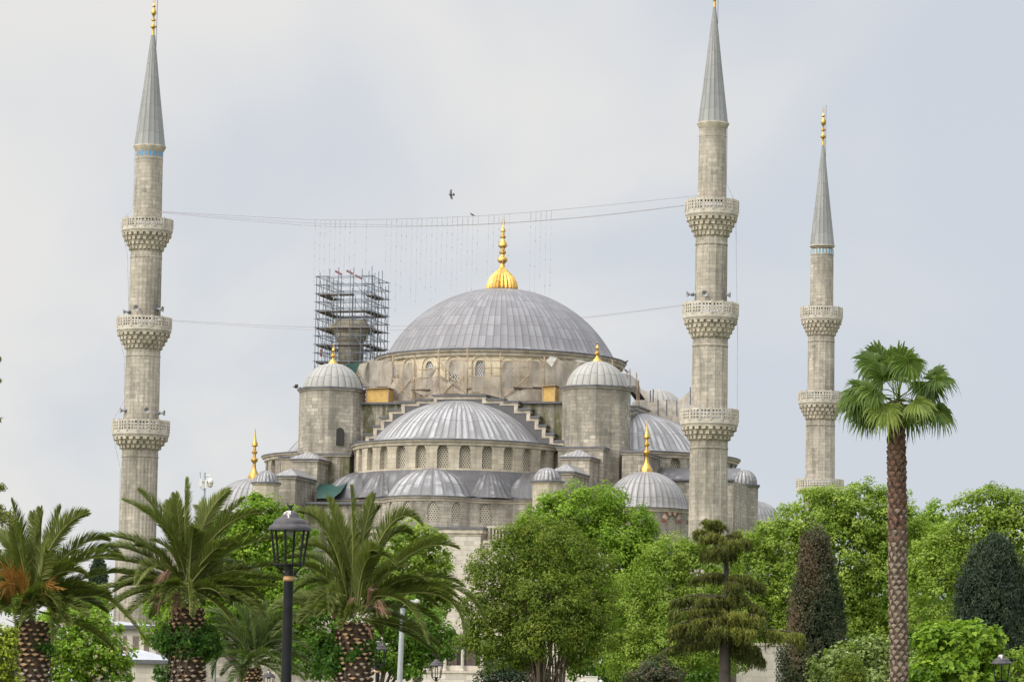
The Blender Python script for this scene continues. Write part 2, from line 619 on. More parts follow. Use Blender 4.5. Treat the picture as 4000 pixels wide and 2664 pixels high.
M['lead_dim'] = lead_mat('dim_exedra_lead', 24, 3, (0.068, 0.065, 0.069), (0.13, 0.125, 0.128), 0.5, 0.06, 0.5, 0.5, 0.6, 0.55)
M['lead_melon'] = lead_mat('gored_dome_lead', 24, 3, (0.27, 0.26, 0.235), (0.38, 0.37, 0.34), 0.15, 0.07, 0.55, 0.45, 0.6, 0.55)
M['lead_corner'] = lead_mat('corner_dome_lead', 40, 4, (0.20, 0.19, 0.187), (0.31, 0.30, 0.29), 0.28, 0.08, 0.42, 0.5, 0.55, 0.5)
M['lead_turret'] = lead_mat('turret_lead', 20, 2, (0.15, 0.145, 0.145), (0.30, 0.29, 0.28), 0.6, 0.1, 0.45, 0.5, 0.6, 0.5)
M['lead_spire'] = lead_mat('spire_lead', 16, 8, (0.19, 0.19, 0.18), (0.275, 0.275, 0.26), 0.12, 0.045, 0.5, 0.6, 0.45, 0.6)
M['lead_roof'] = lead_mat('roof_lead', 30, 1.0, (0.066, 0.063, 0.066), (0.115, 0.11, 0.114), 0.22, 0.05, 0.5, 0.4, 0.5, 0.55)
M['lead_cap'] = plain_mat('lead_flashing', (0.10, 0.098, 0.107), 0.5, 0, 0.3, 1.5)
M['lead_pale'] = plain_mat('pale_sheet_roof', (0.36, 0.37, 0.40), 0.45, 0, 0.15, 1.0)
M['gold'] = plain_mat('gilding', (0.58, 0.36, 0.10), 0.36, 1.0, 0.35, 3)
M['grille_white'] = lattice_mat('white_lattice', (0.70, 0.69, 0.66), (0.045, 0.05, 0.055), 0.235, 0.33)
M['grille_beige'] = lattice_mat('beige_lattice', (0.47, 0.42, 0.32), (0.11, 0.10, 0.085), 0.24, 0.30)
M['dark'] = plain_mat('dark_opening', (0.03, 0.026, 0.022), 0.8)
M['red_stone'] = plain_mat('red_voussoir', (0.22, 0.085, 0.06), 0.9)
M['tile_blue'] = plain_mat('blue_tile', (0.06, 0.25, 0.48), 0.3, 0, 0.2, 6)
M['tile_pale'] = plain_mat('pale_blue_tile', (0.28, 0.46, 0.56), 0.4, 0, 0.3, 3)
M['net'] = net_mat('grey_brown_netting', (0.33, 0.28, 0.225), 0.66)
M['net_dense'] = net_mat('dense_netting', (0.33, 0.29, 0.24), 0.84)
M['wood'] = plain_mat('scaffold_timber', (0.36, 0.27, 0.18), 0.8, 0, 0.3, 4)
M['ply'] = plain_mat('yellow_plywood', (0.50, 0.31, 0.095), 0.7, 0, 0.2, 2.5)
M['deckwood'] = plain_mat('dark_scaffold_boards', (0.09, 0.065, 0.048), 0.8, 0, 0.4, 3)
M['steel'] = plain_mat('galvanised_tube', (0.13, 0.15, 0.18), 0.45, 0.3, 0.25, 2)
M['red_paint'] = plain_mat('red_paint', (0.18, 0.04, 0.04), 0.6)
M['tarp_green'] = plain_mat('green_tarpaulin', (0.012, 0.055, 0.042), 0.55, 0, 0.25, 1)
M['cable'] = plain_mat('cable_sheath', (0.24, 0.20, 0.20), 0.6)
M['cable_pale'] = plain_mat('pale_cable', (0.36, 0.36, 0.38), 0.6)
M['bulb'] = plain_mat('unlit_bulb', (0.16, 0.15, 0.15), 0.4)
M['horn'] = plain_mat('grey_horn', (0.30, 0.29, 0.28), 0.5)
M['bird'] = plain_mat('black_feathers', (0.02, 0.02, 0.023), 0.7)
M['bird_grey'] = plain_mat('grey_feathers', (0.16, 0.145, 0.14), 0.7)

# ================================================================ the ground
gm = MB()
gm.box(-2500, 2500, -300, 4500, -0.5, 0.0)
g = gm.build('ground', plain_mat('lawn_and_paving', (0.10, 0.12, 0.06), 0.95, 0, 0.4, 0.15))
tag(g, kind='structure')

# ================================================================ the mosque
TH = radians(15)
_c = at(1955, 1416, 335)
MOX, MOY = _c.x, 335.0
MO = empty('mosque', (MOX, MOY, 0), -TH,
           'great domed stone mosque with lead roofs, half domes and a gilded finial', 'mosque')
MW = Matrix.Translation((MOX, MOY, 0)) @ Matrix.Rotation(-TH, 4, 'Z')
MWI = MW.inverted()
MO_O = MWI @ CAM_O
MWI3 = MWI.to_3x3()


def Lv(px, py, v):
    """point of the mosque's own frame seen at a pixel, at depth v"""
    d = MWI3 @ ray(px, py)
    return MO_O + d * ((v - MO_O.y) / d.y)


def Lu(px, py, u):
    d = MWI3 @ ray(px, py)
    return MO_O + d * ((u - MO_O.x) / d.x)


def Lcyl(px, py, R, c=(0, 0)):
    d = MWI3 @ ray(px, py)
    ox, oy = MO_O.x - c[0], MO_O.y - c[1]
    A = d.x ** 2 + d.y ** 2
    B = 2 * (ox * d.x + oy * d.y)
    Cc = ox * ox + oy * oy - R * R
    D = B * B - 4 * A * Cc
    t = (-B - sqrt(max(D, 0))) / (2 * A)
    return MO_O + d * t


def cap_profile(r, h, z0, n=14, flare_r=None, flare_z=None, top=0.05):
    """spherical cap, optional outward flare down to (flare_r, flare_z)"""
    R = (r * r + h * h) / (2 * h)
    zc = z0 + h - R
    out = []
    if flare_r:
        for i in range(4):
            k = i / 4
            out.append((flare_r + (r - flare_r) * (k ** 0.55) * 0.985, flare_z + (z0 - flare_z) * k ** 1.8))
    a0 = math.asin(min(1, r / R)) if h <= R else pi - math.asin(r / R)
    a1 = math.asin(top / R)
    for i in range(n + 1):
        a = a0 + (a1 - a0) * i / n
        out.append((R * sin(a), zc + R * cos(a)))
    return out


def rib_angles(n, w=0.12):
    A = []
    for i in range(n):
        for f in (0.0, w, 0.5, 1 - w):
            A.append((i + f) / n)
    return A + [1.0]


def rib_mod(n, h, bulge=0.0, w=0.12):
    def f(fr):
        x = (fr * n) % 1.0
        x = min(x, 1 - x)
        if x > 0.999:
            x = 0
        return (1 + bulge * sin(pi * min(1, max(0, x * 2)) * 0.5) - bulge, h if x < w * 0.5 else 0.0)
    return f


def dome(name, prof, mat, parent, n_ribs=0, rib_h=0.06, bulge=0.0, c=(0, 0), a0=0.0, a1=2 * pi, n=64):
    m = MB()
    if n_ribs:
        m.lathe(prof, a0=a0, a1=a1, c=c, mode='f', angs=rib_angles(n_ribs), rmod=rib_mod(n_ribs, rib_h, bulge))
    else:
        m.lathe(prof, n, a0=a0, a1=a1, c=c, mode='f')
    return m.build(name, mat, parent, smooth=True, angle=50)


def finial(parent, prof, c, mat=None, n=20, gores=0, ring=None, name='finial'):
    """turned gilt finial; ring=(z, r_x, r_z, tube) adds the crescent loop on top"""
    m = MB()
    if gores:
        k = [i for i, p in enumerate(prof) if p[2]]
        m.lathe([p[:2] for p in prof[:k[-1] + 1]], c=c, angs=rib_angles(gores, 0.2), rmod=rib_mod(gores, 0.0, 0.10, 0.2))
        m.lathe([p[:2] for p in prof[k[-1]:]], n, c=c)
    else:
        m.lathe([p[:2] for p in prof], n, c=c)
    if ring:
        z, rx, rz, tb = ring
        pts, rad = [], []
        for i in range(25):
            a = -pi / 2 + 0.22 + (2 * pi - 0.44) * 0 + (i / 24) * 2 * pi * 0.999
            k = 0.35 + 0.65 * (0.5 - 0.5 * sin(a))
            pts.append((c[0] + rx * cos(a), c[1], z + rz * sin(a)))
            rad.append(tb * k)
        m.tube(pts, rad, 6)
    return m.build(name, mat or M['gold'], parent, smooth=True, angle=40)


def wall_openings(mp, s0, s1, z0, z1, ops, depth, mb, back=None, step=1.2, pointed=0.12):
    """wall face of map mp(s, z, d) with arched recesses. ops: (centre, width, z_bottom, z_spring).
    Recess faces go to mb, the panel at the back of each recess is returned as its own MB"""
    panels = []

    def quad(a, b, c, d, uv):
        mb.add([a, b, c, d], uv)

    def plain(sa, sb):
        k = max(1, int(math.ceil((sb - sa) / step)))
        for i in range(k):
            x, y = sa + (sb - sa) * i / k, sa + (sb - sa) * (i + 1) / k
            quad(mp(x, z0, 0), mp(y, z0, 0), mp(y, z1, 0), mp(x, z1, 0), [(x, z0), (y, z0), (y, z1), (x, z1)])
    cur = s0
    for (sc, w, zb, zs) in sorted(ops):
        a, b = sc - w / 2, sc + w / 2
        plain(cur, a)
        N = 10
        xs = [a + w * i / N for i in range(N + 1)]

        def arch(x):
            q = (x - sc) / (w / 2)
            return zs + (w / 2) * sqrt(max(0, 1 - q * q)) + pointed * w * (1 - abs(q))
        pm = MB()
        for x, y in zip(xs, xs[1:]):
            ax, ay = arch(x), arch(y)
            quad(mp(x, z0, 0), mp(y, z0, 0), mp(y, zb, 0), mp(x, zb, 0), [(x, z0), (y, z0), (y, zb), (x, zb)])
            quad(mp(x, ax, 0), mp(y, ay, 0), mp(y, z1, 0), mp(x, z1, 0), [(x, ax), (y, ay), (y, z1), (x, z1)])
            quad(mp(x, ax, 0), mp(x, ax, depth), mp(y, ay, depth), mp(y, ay, 0), [(x, ax), (x, ax + depth), (y, ay + depth), (y, ay)])
            quad(mp(x, zb, 0), mp(y, zb, 0), mp(y, zb, depth), mp(x, zb, depth), [(x, zb), (y, zb), (y, zb - depth), (x, zb - depth)])
            pm.add([mp(x, zb - 0.01, depth - 0.02), mp(y, zb - 0.01, depth - 0.02), mp(y, ay + 0.01, depth - 0.02), mp(x, ax + 0.01, depth - 0.02)],
                   [(x - sc, zb), (y - sc, zb), (y - sc, ay), (x - sc, ax)])
        quad(mp(a, zb, 0), mp(a, zb, depth), mp(a, arch(a), depth), mp(a, arch(a), 0), [(a, zb), (a + depth, zb), (a + depth, zs), (a, zs)])
        quad(mp(b, zb, depth), mp(b, zb, 0), mp(b, arch(b), 0), mp(b, arch(b), depth), [(b, zb), (b + depth, zb), (b + depth, zs), (b, zs)])
        panels.append(pm)
        cur = b
    plain(cur, s1)
    return panels


def cyl_map(R, c=(0, 0), a_mid=-pi / 2):
    def f(s, z, d):
        a = a_mid + s / R
        return (c[0] + (R - d) * cos(a), c[1] + (R - d) * sin(a), z)
    return f


def cornice(name, r, z, h, parent, c=(0, 0), a0=0, a1=2 * pi, n=96, mat=None, out=0.25):
    """moulded stone cornice with a lead edge above"""
    m = MB()
    m.mi = 0
    m.lathe([(r - 0.3, z), (r + out * 0.3, z + 0.004), (r + out * 0.45, z + h * 0.4), (r + out * 0.85, z + h * 0.55), (r + out, z + h * 0.8)], n, a0, a1, c)
    m.mi = 1
    m.lathe([(r + out, z + h * 0.8), (r + out + 0.06, z + h * 0.82), (r + out + 0.06, z + h), (r - 0.5, z + h + 0.12)], n, a0, a1, c)
    return m.build(name, [mat or M['stone_trim'], M['lead_cap']], parent)


# ---- key levels in the mosque's frame
Z_EAVE = Lv(1955, 1414, 0).z
Z_PLAT = Lv(1500, 1575, -13.3).z
HCV = -13.3
U_HC = 0.0
Z_HEAVE = Lv(1809, 1751, HCV).z
Z_HTOP = Lv(1800, 1566, HCV).z
Z_HBOT = Lcyl(1790, 1834, 10.0, (0, HCV)).z

# ---- main dome
R_EAVE = 12.25
md_prof = cap_profile(11.08, Lv(1955, 1129, 0).z - Z_EAVE - 0.35, Z_EAVE + 0.35, 18, 12.3, Z_EAVE + 0.04)
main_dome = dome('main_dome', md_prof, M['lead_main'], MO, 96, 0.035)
cornice('dome_cornice', R_EAVE - 0.42, Z_EAVE - 0.62, 0.66, MO, n=128, out=0.4)
zf0 = Lv(1953, 1126, 0).z - 0.12
k_ = 335 / FPX / 1.96
fp = [(125, 640, 1), (124, 620, 1), (115, 585, 1), (95, 545, 1), (62, 510, 1), (38, 490, 1), (24, 474, 1), (19, 465, 0), (18, 440, 0),
      (26, 432, 0), (38, 420, 0), (39, 406, 0), (34, 395, 0), (22, 388, 0), (17, 380, 0), (17, 368, 0), (27, 357, 0), (27, 346, 0),
      (17, 338, 0), (17, 322, 0), (23, 315, 0), (35, 304, 0), (35, 292, 0), (26, 275, 0), (16, 255, 0), (13, 245, 0), (23, 237, 0),
      (23, 226, 0), (12, 218, 0), (12, 195, 0), (20, 187, 0), (18, 175, 0), (9, 160, 0), (5, 147, 0), (3, 138, 0), (0.1, 136, 0)]
fp = [(r * k_, zf0 + (640 - y) * k_, g_) for r, y, g_ in fp]
finial(main_dome, fp, (0, 0), gores=22, ring=(zf0 + (640 - 114) * k_, 13 * k_, 25 * k_, 4.2 * k_))

# ---- drum with windows
R_DRUM = 11.7
dm = MB()
nwin = 28
circ = 2 * pi * R_DRUM
wz0 = Lcyl(1952, 1514, R_DRUM).z
wz1 = Lcyl(1952, 1407, R_DRUM).z
ww = 0.98
off = (Lcyl(1400 + 932 / 1.96, 1460, R_DRUM))
a_off = atan2(off.y, off.x)
ops = [(i * circ / nwin, ww, wz0, wz1 - ww / 2 - 0.1) for i in range(nwin)]
s_start = -circ / nwin / 2
panels = wall_openings(cyl_map(R_DRUM, a_mid=a_off), s_start, s_start + circ, Z_PLAT - 0.6, Z_EAVE - 0.6, ops, 0.22, dm, step=0.7)
drum = dm.build('dome_drum', M['stone_drum'], MO)
for p in panels:
    p.build('window', M['grille_white'], drum)
# blind arches round each drum window: a raised half ring of stone
for i in range(nwin):
    am = MB()
    a_c = a_off + (i * circ / nwin) / R_DRUM
    zs = wz1 - 0.45
    prev = None
    for j in range(11):
        th = pi * j / 10
        q = []
        for rr, dd in ((0.80, 0.0), (0.80, 0.1), (1.0, 0.1), (1.0, 0.0)):
            a = a_c + rr * cos(th) / R_DRUM
            q.append(((R_DRUM + dd) * cos(a), (R_DRUM + dd) * sin(a), zs + rr * sin(th)))
        if prev:
            for k in range(3):
                am.add([prev[k], q[k], q[k + 1], prev[k + 1]])
        prev = q
    for sg in (-1, 1):
        a = a_c + sg * 0.9 / R_DRUM
        rad, tan_ = Vector((cos(a), sin(a), 0)), Vector((-sin(a), cos(a), 0))
        am.obox(rad * (R_DRUM + 0.045) + Vector((0, 0, (zs + wz0 - 0.6) / 2)), rad * 0.105, tan_ * 0.12, (0, 0, (zs - wz0 + 0.6) / 2))
    am.build('window_surround', M['stone_drum'], drum)

# ---- square base under the drum, roof platform
sm = MB()
sm.prism([(-13.3, -13.3), (13.3, -13.3), (13.3, 13.3), (-13.3, 13.3)], 8, Z_PLAT - 0.12, top=False)
sm.build('base_block', M['stone_moss'], MO)
pm_ = MB()
pm_.box(-13.65, 13.65, -13.65, 13.65, Z_PLAT - 0.12, Z_PLAT + 0.06)
pm_.build('roof_platform', M['lead_cap'], MO)

# ---- stepped arch walls over the half domes
Z_ST = Lv(1780, 1543, -14.0).z
steps = [(0, 2.55, 0.0), (2.55, 4.25, 0.40), (4.25, 5.65, 0.62), (5.65, 6.85, 1.34), (6.85, 7.65, 2.07), (7.65, 8.35, 2.86), (8.35, 9.1, 3.65), (9.1, 10.3, 4.32)]


def stepped_arch(rz):
    m = MB()
    y0, y1 = -14.35, -13.25

    def pt(x, y, z):
        c, s = cos(rz), sin(rz)
        return (x * c - y * s, x * s + y * c, z)

    def bx(x0, x1, ya, yb, za, zb):
        n0 = len(m.v)
        m.box(x0, x1, ya, yb, za, zb)
        m.v[n0:] = [pt(*v) for v in m.v[n0:]]
    for sg in (1, -1):
        for i, (a, b, dz) in enumerate(steps):
            x0, x1 = (a, b) if sg > 0 else (-b, -a)
            zt = Z_ST - dz
            nz = Z_ST - (steps[i + 1][2] if i + 1 < len(steps) else dz + 0.7)
            m.mi = 1                                    # dark lead face
            bx(x0, x1, y0 + 0.05, y1, zt - 5.5, zt - 0.42)
            m.mi = 0                                    # stone band along the step
            bx(x0, x1, y0, y1, zt - 0.42, zt - 0.14)
            e0, e1 = (x1 - 0.36, x1 - 0.003) if sg > 0 else (x0 + 0.003, x0 + 0.36)
            bx(e0, e1, y0 - 0.003, y1, nz - 0.42, zt - 0.425)
            m.mi = 2                                    # lead cap
            bx(x0 - 0.14 if sg < 0 else x0, x1 if sg < 0 else x1 + 0.14, y0 - 0.16, y1, zt - 0.135, zt + 0.02 + 0.002 * i)
    return m.build('stepped_arch', [M['stone_trim'], M['lead_roof'], M['lead_cap']], MO)


for rz in (0, pi / 2, -pi / 2):
    stepped_arch(rz)

# ---- half domes (front, right, left) with their drums
HR = 10.0


def half_dome(rz, nrib=40):
    c = (HCV * -sin(rz), HCV * cos(rz))
    a_mid = -pi / 2 + rz
    prof = cap_profile(8.0, Z_HTOP - Z_HEAVE - 0.5, Z_HEAVE + 0.5, 14, HR + 0.2, Z_HEAVE + 0.06)
    half = dome('half_dome', prof, M['lead_half'], MO, nrib, 0.045, c=(c[0] - 0.3 * cos(rz), c[1] - 0.3 * sin(rz)), a0=a_mid - pi / 2, a1=a_mid + pi / 2)
    cornice('half_dome_cornice', HR, Z_HEAVE - 0.5, 0.56, MO, c, a_mid - pi / 2, a_mid + pi / 2, 72, out=0.38)
    m = MB()
    mp = cyl_map(HR, c, a_mid)
    da = 0.206 * HR
    w = 1.02
    ops = [((k - 6.5) * da, w, Z_HBOT + 0.12, Z_HBOT + 1.72) for k in range(14)]
    outer = wall_openings(mp, -pi / 2 * HR, pi / 2 * HR, Z_HBOT - 1.2, Z_HEAVE - 0.48, ops, 0.5, m, step=0.8)
    d = m.build('half_dome_drum', M['stone_cream'] if rz == 0 else M['stone'], MO)
    for p in outer:
        p.build('window', M['grille_beige'], d)
    return half


half_dome(0)
half_dome(pi / 2)
half_dome(-pi / 2)

# ---- lead skirt, exedrae and the lobed wall beneath them (front)
Z_XEAVE = Lv(1660, 1937, HCV - 13.2).z
Z_XBOT = Lv(1700, 2050, HCV - 12.6).z
FC = (0.0, HCV)
sk = MB()
sk.lathe([(9.7, Z_HBOT + 0.08), (10.12, Z_HBOT - 0.08), (10.45, Z_HBOT - 1.1), (10.75, Z_XEAVE + 0.55), (11.15, Z_XEAVE + 0.22), (11.75, Z_XEAVE + 0.12)], 72, -pi, 0, FC, mode='f')
sk.build('lead_skirt', M['lead_roof'], MO, smooth=True)
EX_R, EX_D = 4.3, 9.1


def lobe_c(a, d=EX_D):
    return (FC[0] + d * cos(-pi / 2 + a), FC[1] + d * sin(-pi / 2 + a))


for a in (radians(-60), 0.0, radians(60)):
    c = lobe_c(a)
    prof = cap_profile(4.0, 2.55, Z_XEAVE + 0.3, 10, EX_R + 0.35, Z_XEAVE + 0.05)
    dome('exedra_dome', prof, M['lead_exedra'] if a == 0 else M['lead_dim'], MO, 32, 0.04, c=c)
    cornice('exedra_cornice', EX_R - 0.02, Z_XEAVE - 0.42, 0.46, MO, c, n=48, out=0.32)
for a in (radians(-31), radians(31)):
    c = lobe_c(a, 9.7)
    prof = [(2.55, Z_XEAVE + 0.05), (2.05, Z_XEAVE + 0.55), (1.6, Z_XEAVE + 1.3), (1.1, Z_XEAVE + 2.05), (0.5, Z_XEAVE + 2.55), (0.02, Z_XEAVE + 2.7)]
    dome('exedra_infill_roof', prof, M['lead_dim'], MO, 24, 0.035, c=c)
cornice('lower_cornice', 11.5, Z_XEAVE - 0.46, 0.46, MO, FC, -pi, 0, 72, out=0.3)
# lobed wall: three lobes with windows plus the round wall between
wm = MB()
wins = []
zb_, zsp = Lv(1700, 2046, HCV - 12.6).z + 0.05, Lv(1700, 1985, HCV - 12.6).z
for a, ks in ((0.0, (-2, -0.72, 0.72, 2)), (radians(-60), (-0.72, 0.72)), (radians(60), (-0.72, 0.72))):
    c = lobe_c(a)
    opsw = [(k * 1.72, 1.0, zb_ + 0.15, zsp) for k in ks]
    wins += wall_openings(cyl_map(EX_R, c, -pi / 2 + a), -1.75 * EX_R, 1.75 * EX_R, Z_XBOT - 5, Z_XEAVE - 0.42, opsw, 0.14, wm, step=0.6)
opsw = [(sg * radians(27) * 11.5, 0.95, zb_ + 0.15, zsp) for sg in (-1, 1)]
wins += wall_openings(cyl_map(11.5, FC, -pi / 2), -pi / 2 * 11.5, pi / 2 * 11.5, Z_XBOT - 5, Z_XEAVE - 0.455, opsw, 0.14, wm, step=0.8)
xw = wm.build('exedra_wall', M['stone'], MO)
for p in wins:
    p.build('window', M['grille_beige'], xw)

# ---- corner towers with gored domes
tower_l = Lv(1298, 1534, HCV)
tower_r = Lv(2331, 1510, HCV)
Z_TOW = (tower_l.z + tower_r.z) / 2
SF = [(38, 208), (37, 196), (13, 172), (8, 157), (20, 147), (20, 135), (8, 126), (8, 110), (14, 101), (6, 86), (3, 76), (8, 70), (8, 64), (0.1, 58)]


def corner_tower(u, v, door=False, R=3.12, zb=None):
    m = MB()
    poly = [(u + R * cos(pi / 8 + i * pi / 4 - 0.18), v + R * sin(pi / 8 + i * pi / 4 - 0.18)) for i in range(8)]
    m.prism(poly, zb or 10, Z_TOW - 0.2)
    t = m.build('corner_tower', M['stone'], MO)
    c = MB()
    p2 = [(u + (R + 0.12) * cos(pi / 8 + i * pi / 4 - 0.18), v + (R + 0.12) * sin(pi / 8 + i * pi / 4 - 0.18)) for i in range(8)]
    p3 = [(u + (R + 0.24) * cos(pi / 8 + i * pi / 4 - 0.18), v + (R + 0.24) * sin(pi / 8 + i * pi / 4 - 0.18)) for i in range(8)]
    c.mi = 0
    c.prism(p2, Z_TOW - 0.2, Z_TOW - 0.08, bottom=True)
    c.mi = 1
    c.prism(p3, Z_TOW - 0.08, Z_TOW + 0.1, bottom=True)
    c.build('tower_cornice', [M['stone_trim'], M['lead_cap']], t)
    d = dome('tower_dome', cap_profile(R - 0.28, 2.45, Z_TOW + 0.14, 10, R + 0.02, Z_TOW + 0.1), M['lead_melon'], t, 24, 0.03, 0.05, c=(u, v))
    k = 319 / FPX / 1.844
    if v < 0:
        finial(d, [(r * k, Z_TOW + 2.45 + (208 - y) * k) for r, y in SF], (u, v), n=14)
    return t


tl = corner_tower(tower_l.x, HCV)
tr = corner_tower(tower_r.x, HCV, R=3.16)
corner_tower(12.7, 13.3)
corner_tower(-12.7, 13.3)
# small arched doorway in the left tower's flank
q = Lv(1348, 1740, HCV - 2.6)
m = MB()
pts = [(-0.42, 0), (0.42, 0), (0.42, 1.2)] + [(0.42 * cos(pi * i / 8), 1.2 + 0.5 * sin(pi * i / 8)) for i in range(1, 8)] + [(-0.42, 1.2)]
dirx = Vector((cos(radians(22)), sin(radians(22)), 0))
nrm = Vector((sin(radians(22)), -cos(radians(22)), 0))
apo = 3.12 * cos(pi / 8) + 0.012
cc = Vector((tower_l.x, HCV, 0)) + nrm * apo + dirx * 0.62
m.add([cc + dirx * x + Vector((0, 0, q.z + z)) for x, z in pts])
m.build('doorway', M['dark'], tl)

# ---- stepped buttresses running down from the front towers: base, block, lower block, each with a hipped lead roof
Z_TB = Lv(1300, 1776, HCV - 3.8).z


def hip_block(name, u0, u1, v0, v1, zb, ze, rise, parent, mat='stone', ridge=0.35, flat=False):
    m = MB()
    m.prism([(u0, v0), (u1, v0), (u1, v1), (u0, v1)], zb, ze, top=False)
    b = m.build(name, M[mat], parent)
    r = MB()
    o_ = 0.22
    r.mi = 0
    r.box(u0 - o_ * 0.5, u1 + o_ * 0.5, v0 - o_ * 0.5, v1, ze, ze + 0.14)
    r.mi = 1
    r.box(u0 - o_, u1 + o_, v0 - o_, v1, ze + 0.14, ze + 0.3)
    a, bq, c, d = (u0 - o_, v0 - o_), (u1 + o_, v0 - o_), (u1 + o_, v1), (u0 - o_, v1)
    um = (u0 + u1) / 2
    p, q_ = (um, v0 + (v1 - v0) * ridge, ze + 0.3 + rise), (um, v1, ze + 0.3 + rise)
    z = ze + 0.302
    r.mi = 2
    A, B, C_, D = (*a, z), (*bq, z), (*c, z), (*d, z)
    r.add([A, B, p], [(0, 0), (.2, 0), (.1, 1)])
    r.add([B, C_, q_, p], [(0, 0), (.3, 0), (.3, 1), (0, 1)])
    r.add([C_, D, q_], [(0, 0), (.2, 0), (.1, 1)])
    r.add([D, A, p, q_], [(0, 0), (.3, 0), (.3, 1), (0, 1)])
    r.build('buttress_roof', [M['stone_trim'], M['lead_cap'], M['lead_corner']], b)
    return b


def xL(px, py, v):
    return Lv(px, py, v).x


# tower bases
zt_l = Lv(1300, 1770, -17.2).z
hip_block('tower_base', xL(1176, 1780, -17.2), xL(1366, 1780, -17.2), -17.2, -12.0, 12, zt_l - 0.3, 0.25, MO, 'stone_moss', 0.6)
hip_block('tower_base', xL(2180, 1745, -17.2), xL(2356, 1745, -17.2), -17.2, -12.0, 12, Lv(2330, 1745, -17.2).z - 0.3, 0.25, MO, 'stone', 0.6)
# middle blocks
hip_block('buttress', xL(1141, 1795, -20.6), xL(1240, 1795, -20.6), -20.6, -17.25, 12, Lv(1240, 1791, -20.6).z - 0.3, 0.75, MO, 'stone')
hip_block('buttress', xL(2194, 1782, -20.6), xL(2303, 1782, -20.6), -20.6, -17.25, 12, Lv(2303, 1783, -20.6).z - 0.3, 0.75, MO, 'stone')
# lower blocks
hip_block('buttress', xL(1085, 1860, -26.2), xL(1154, 1860, -26.2), -26.2, -20.65, 10, Lv(1154, 1857, -26.2).z - 0.3, 0.75, MO, 'stone', 0.2)
hip_block('buttress', xL(2164, 1840, -26.2), xL(2237, 1840, -26.2), -26.2, -20.65, 10, Lv(2237, 1840, -26.2).z - 0.3, 0.75, MO, 'stone', 0.2)
# side blocks beside the tower bases
hip_block('side_block', xL(1098, 1790, -15.5), xL(1185, 1790, -15.5), -15.5, -9.5, 12, Lv(1120, 1782, -15.5).z - 0.3, 0.3, MO, 'stone_cream', 0.5)
hip_block('side_block', xL(2430, 1762, -16.0), xL(2516, 1762, -16.0), -16.0, -9.5, 12, Lv(2500, 1762, -16.0).z - 0.3, 0.35, MO, 'stone', 0.5)

# ---- round turrets with fluted lead caps
def turret(px0, px1, py_eave, py_top, v, zb, nrib, mat, R_over=None, body=12, name='turret', seg=10):
    a, b = Lv(px0, py_eave, v), Lv(px1, py_eave, v)
    u, r = (a.x + b.x) / 2, (b.x - a.x) / 2 / 1.0
    z = a.z * 0.5 + b.z * 0.5
    zt = Lv((px0 + px1) / 2, py_top, v).z
    m = MB()
    rb = r * 0.88
    m.lathe([(rb, zb), (rb, z - 0.28), (rb + 0.05, z - 0.24), (rb + 0.14, z - 0.1)], seg, c=(u, v))
    t = m.build(name, M[mat], MO)
    c = MB()
    c.lathe([(rb + 0.10, z - 0.1), (r, z - 0.08), (r, z + 0.06), (rb * 0.9, z + 0.1)], max(seg, 24), c=(u, v))
    c.build('turret_cornice', M['lead_cap'], t)
    dome('turret_dome', cap_profile(rb * 0.93, zt - z - 0.1, z + 0.1, 8, r, z + 0.05), M['lead_turret'], t, nrib, 0.06, 0.04, c=(u, v))
    return t


turret(983, 1096, 1887, 1838, -29.0, 8, 18, 'stone_cream')
turret(2073, 2204, 1882, 1826, -28.0, 8, 18, 'stone_cream')

# ---- corner domes with tall finials
CF = [(47, 992), (46, 975), (42, 960), (28, 940), (19, 925), (14, 905), (12, 875), (13, 866), (24, 855), (27, 845), (24, 833), (13, 826),
      (11, 800), (21, 792), (22, 782), (12, 772), (10, 745), (23, 737), (23, 725), (13, 700), (11, 688), (7, 660), (4, 630), (0.1, 595)]


def corner_dome(pxc, py_eave, py_top, v, r, nrib, windows=False, H=None):
    c = Lv(pxc, py_eave, v)
    zt = Lv(pxc, py_top, v).z
    u, z = c.x, c.z
    m = MB()
    R = r - 0.05
    per = 2 * pi * R
    zw = z - 2.75
    opsd = [((i - 4) * per / 8 + 0.28, 1.25, zw, zw + 1.45) for i in range(8)]
    if windows:
        pn = wall_openings(cyl_map(R, (u, v)), -per / 2 - 0.6, per / 2 - 0.6, 10, z - 0.3, opsd, 0.2, m, step=0.7)
    else:
        pn = wall_openings(cyl_map(R, (u, v)), -per / 2, per / 2, 10, z - 0.3, [], 0.2, m, step=0.7)
    d = m.build('corner_dome_drum', M['stone'], MO)
    for i, p in enumerate(pn):
        w = p.build('window', M['grille_beige'], d)
        vs = MB()
        sc = opsd[i][0]
        mpv = cyl_map(R + 0.025, (u, v))
        for j in range(9):
            vs.mi = j % 2
            t0, t1 = pi * j / 9, pi * (j + 1) / 9
            P_ = [(sc + rr * cos(tt), zw + 1.45 + rr * sin(tt) * 1.12 + 0.03) for rr, tt in ((0.66, t0), (1.12, t0), (1.12, t1), (0.66, t1))]
            f_ = [mpv(s, zz, 0) for s, zz in P_]
            vs.add(list(reversed(f_)))
        vs.build('voussoir_arch', [M['red_stone'], M['stone_trim']], d)
    cornice('corner_dome_cornice', R, z - 0.32, 0.36, MO, (u, v), n=56, out=0.25)
    h = zt - z - 0.2
    prof = cap_profile(r - 0.28, h, z + 0.2, 14, r + 0.26, z + 0.05)
    dm_ = dome('corner_dome', prof, M['lead_corner'], MO, nrib, 0.045, c=(u, v))
    k = 305 / FPX / 1.844
    finial(dm_, [(rr * k, zt - 0.1 + (992 - y) * k) for rr, y in CF], (u, v), n=18)


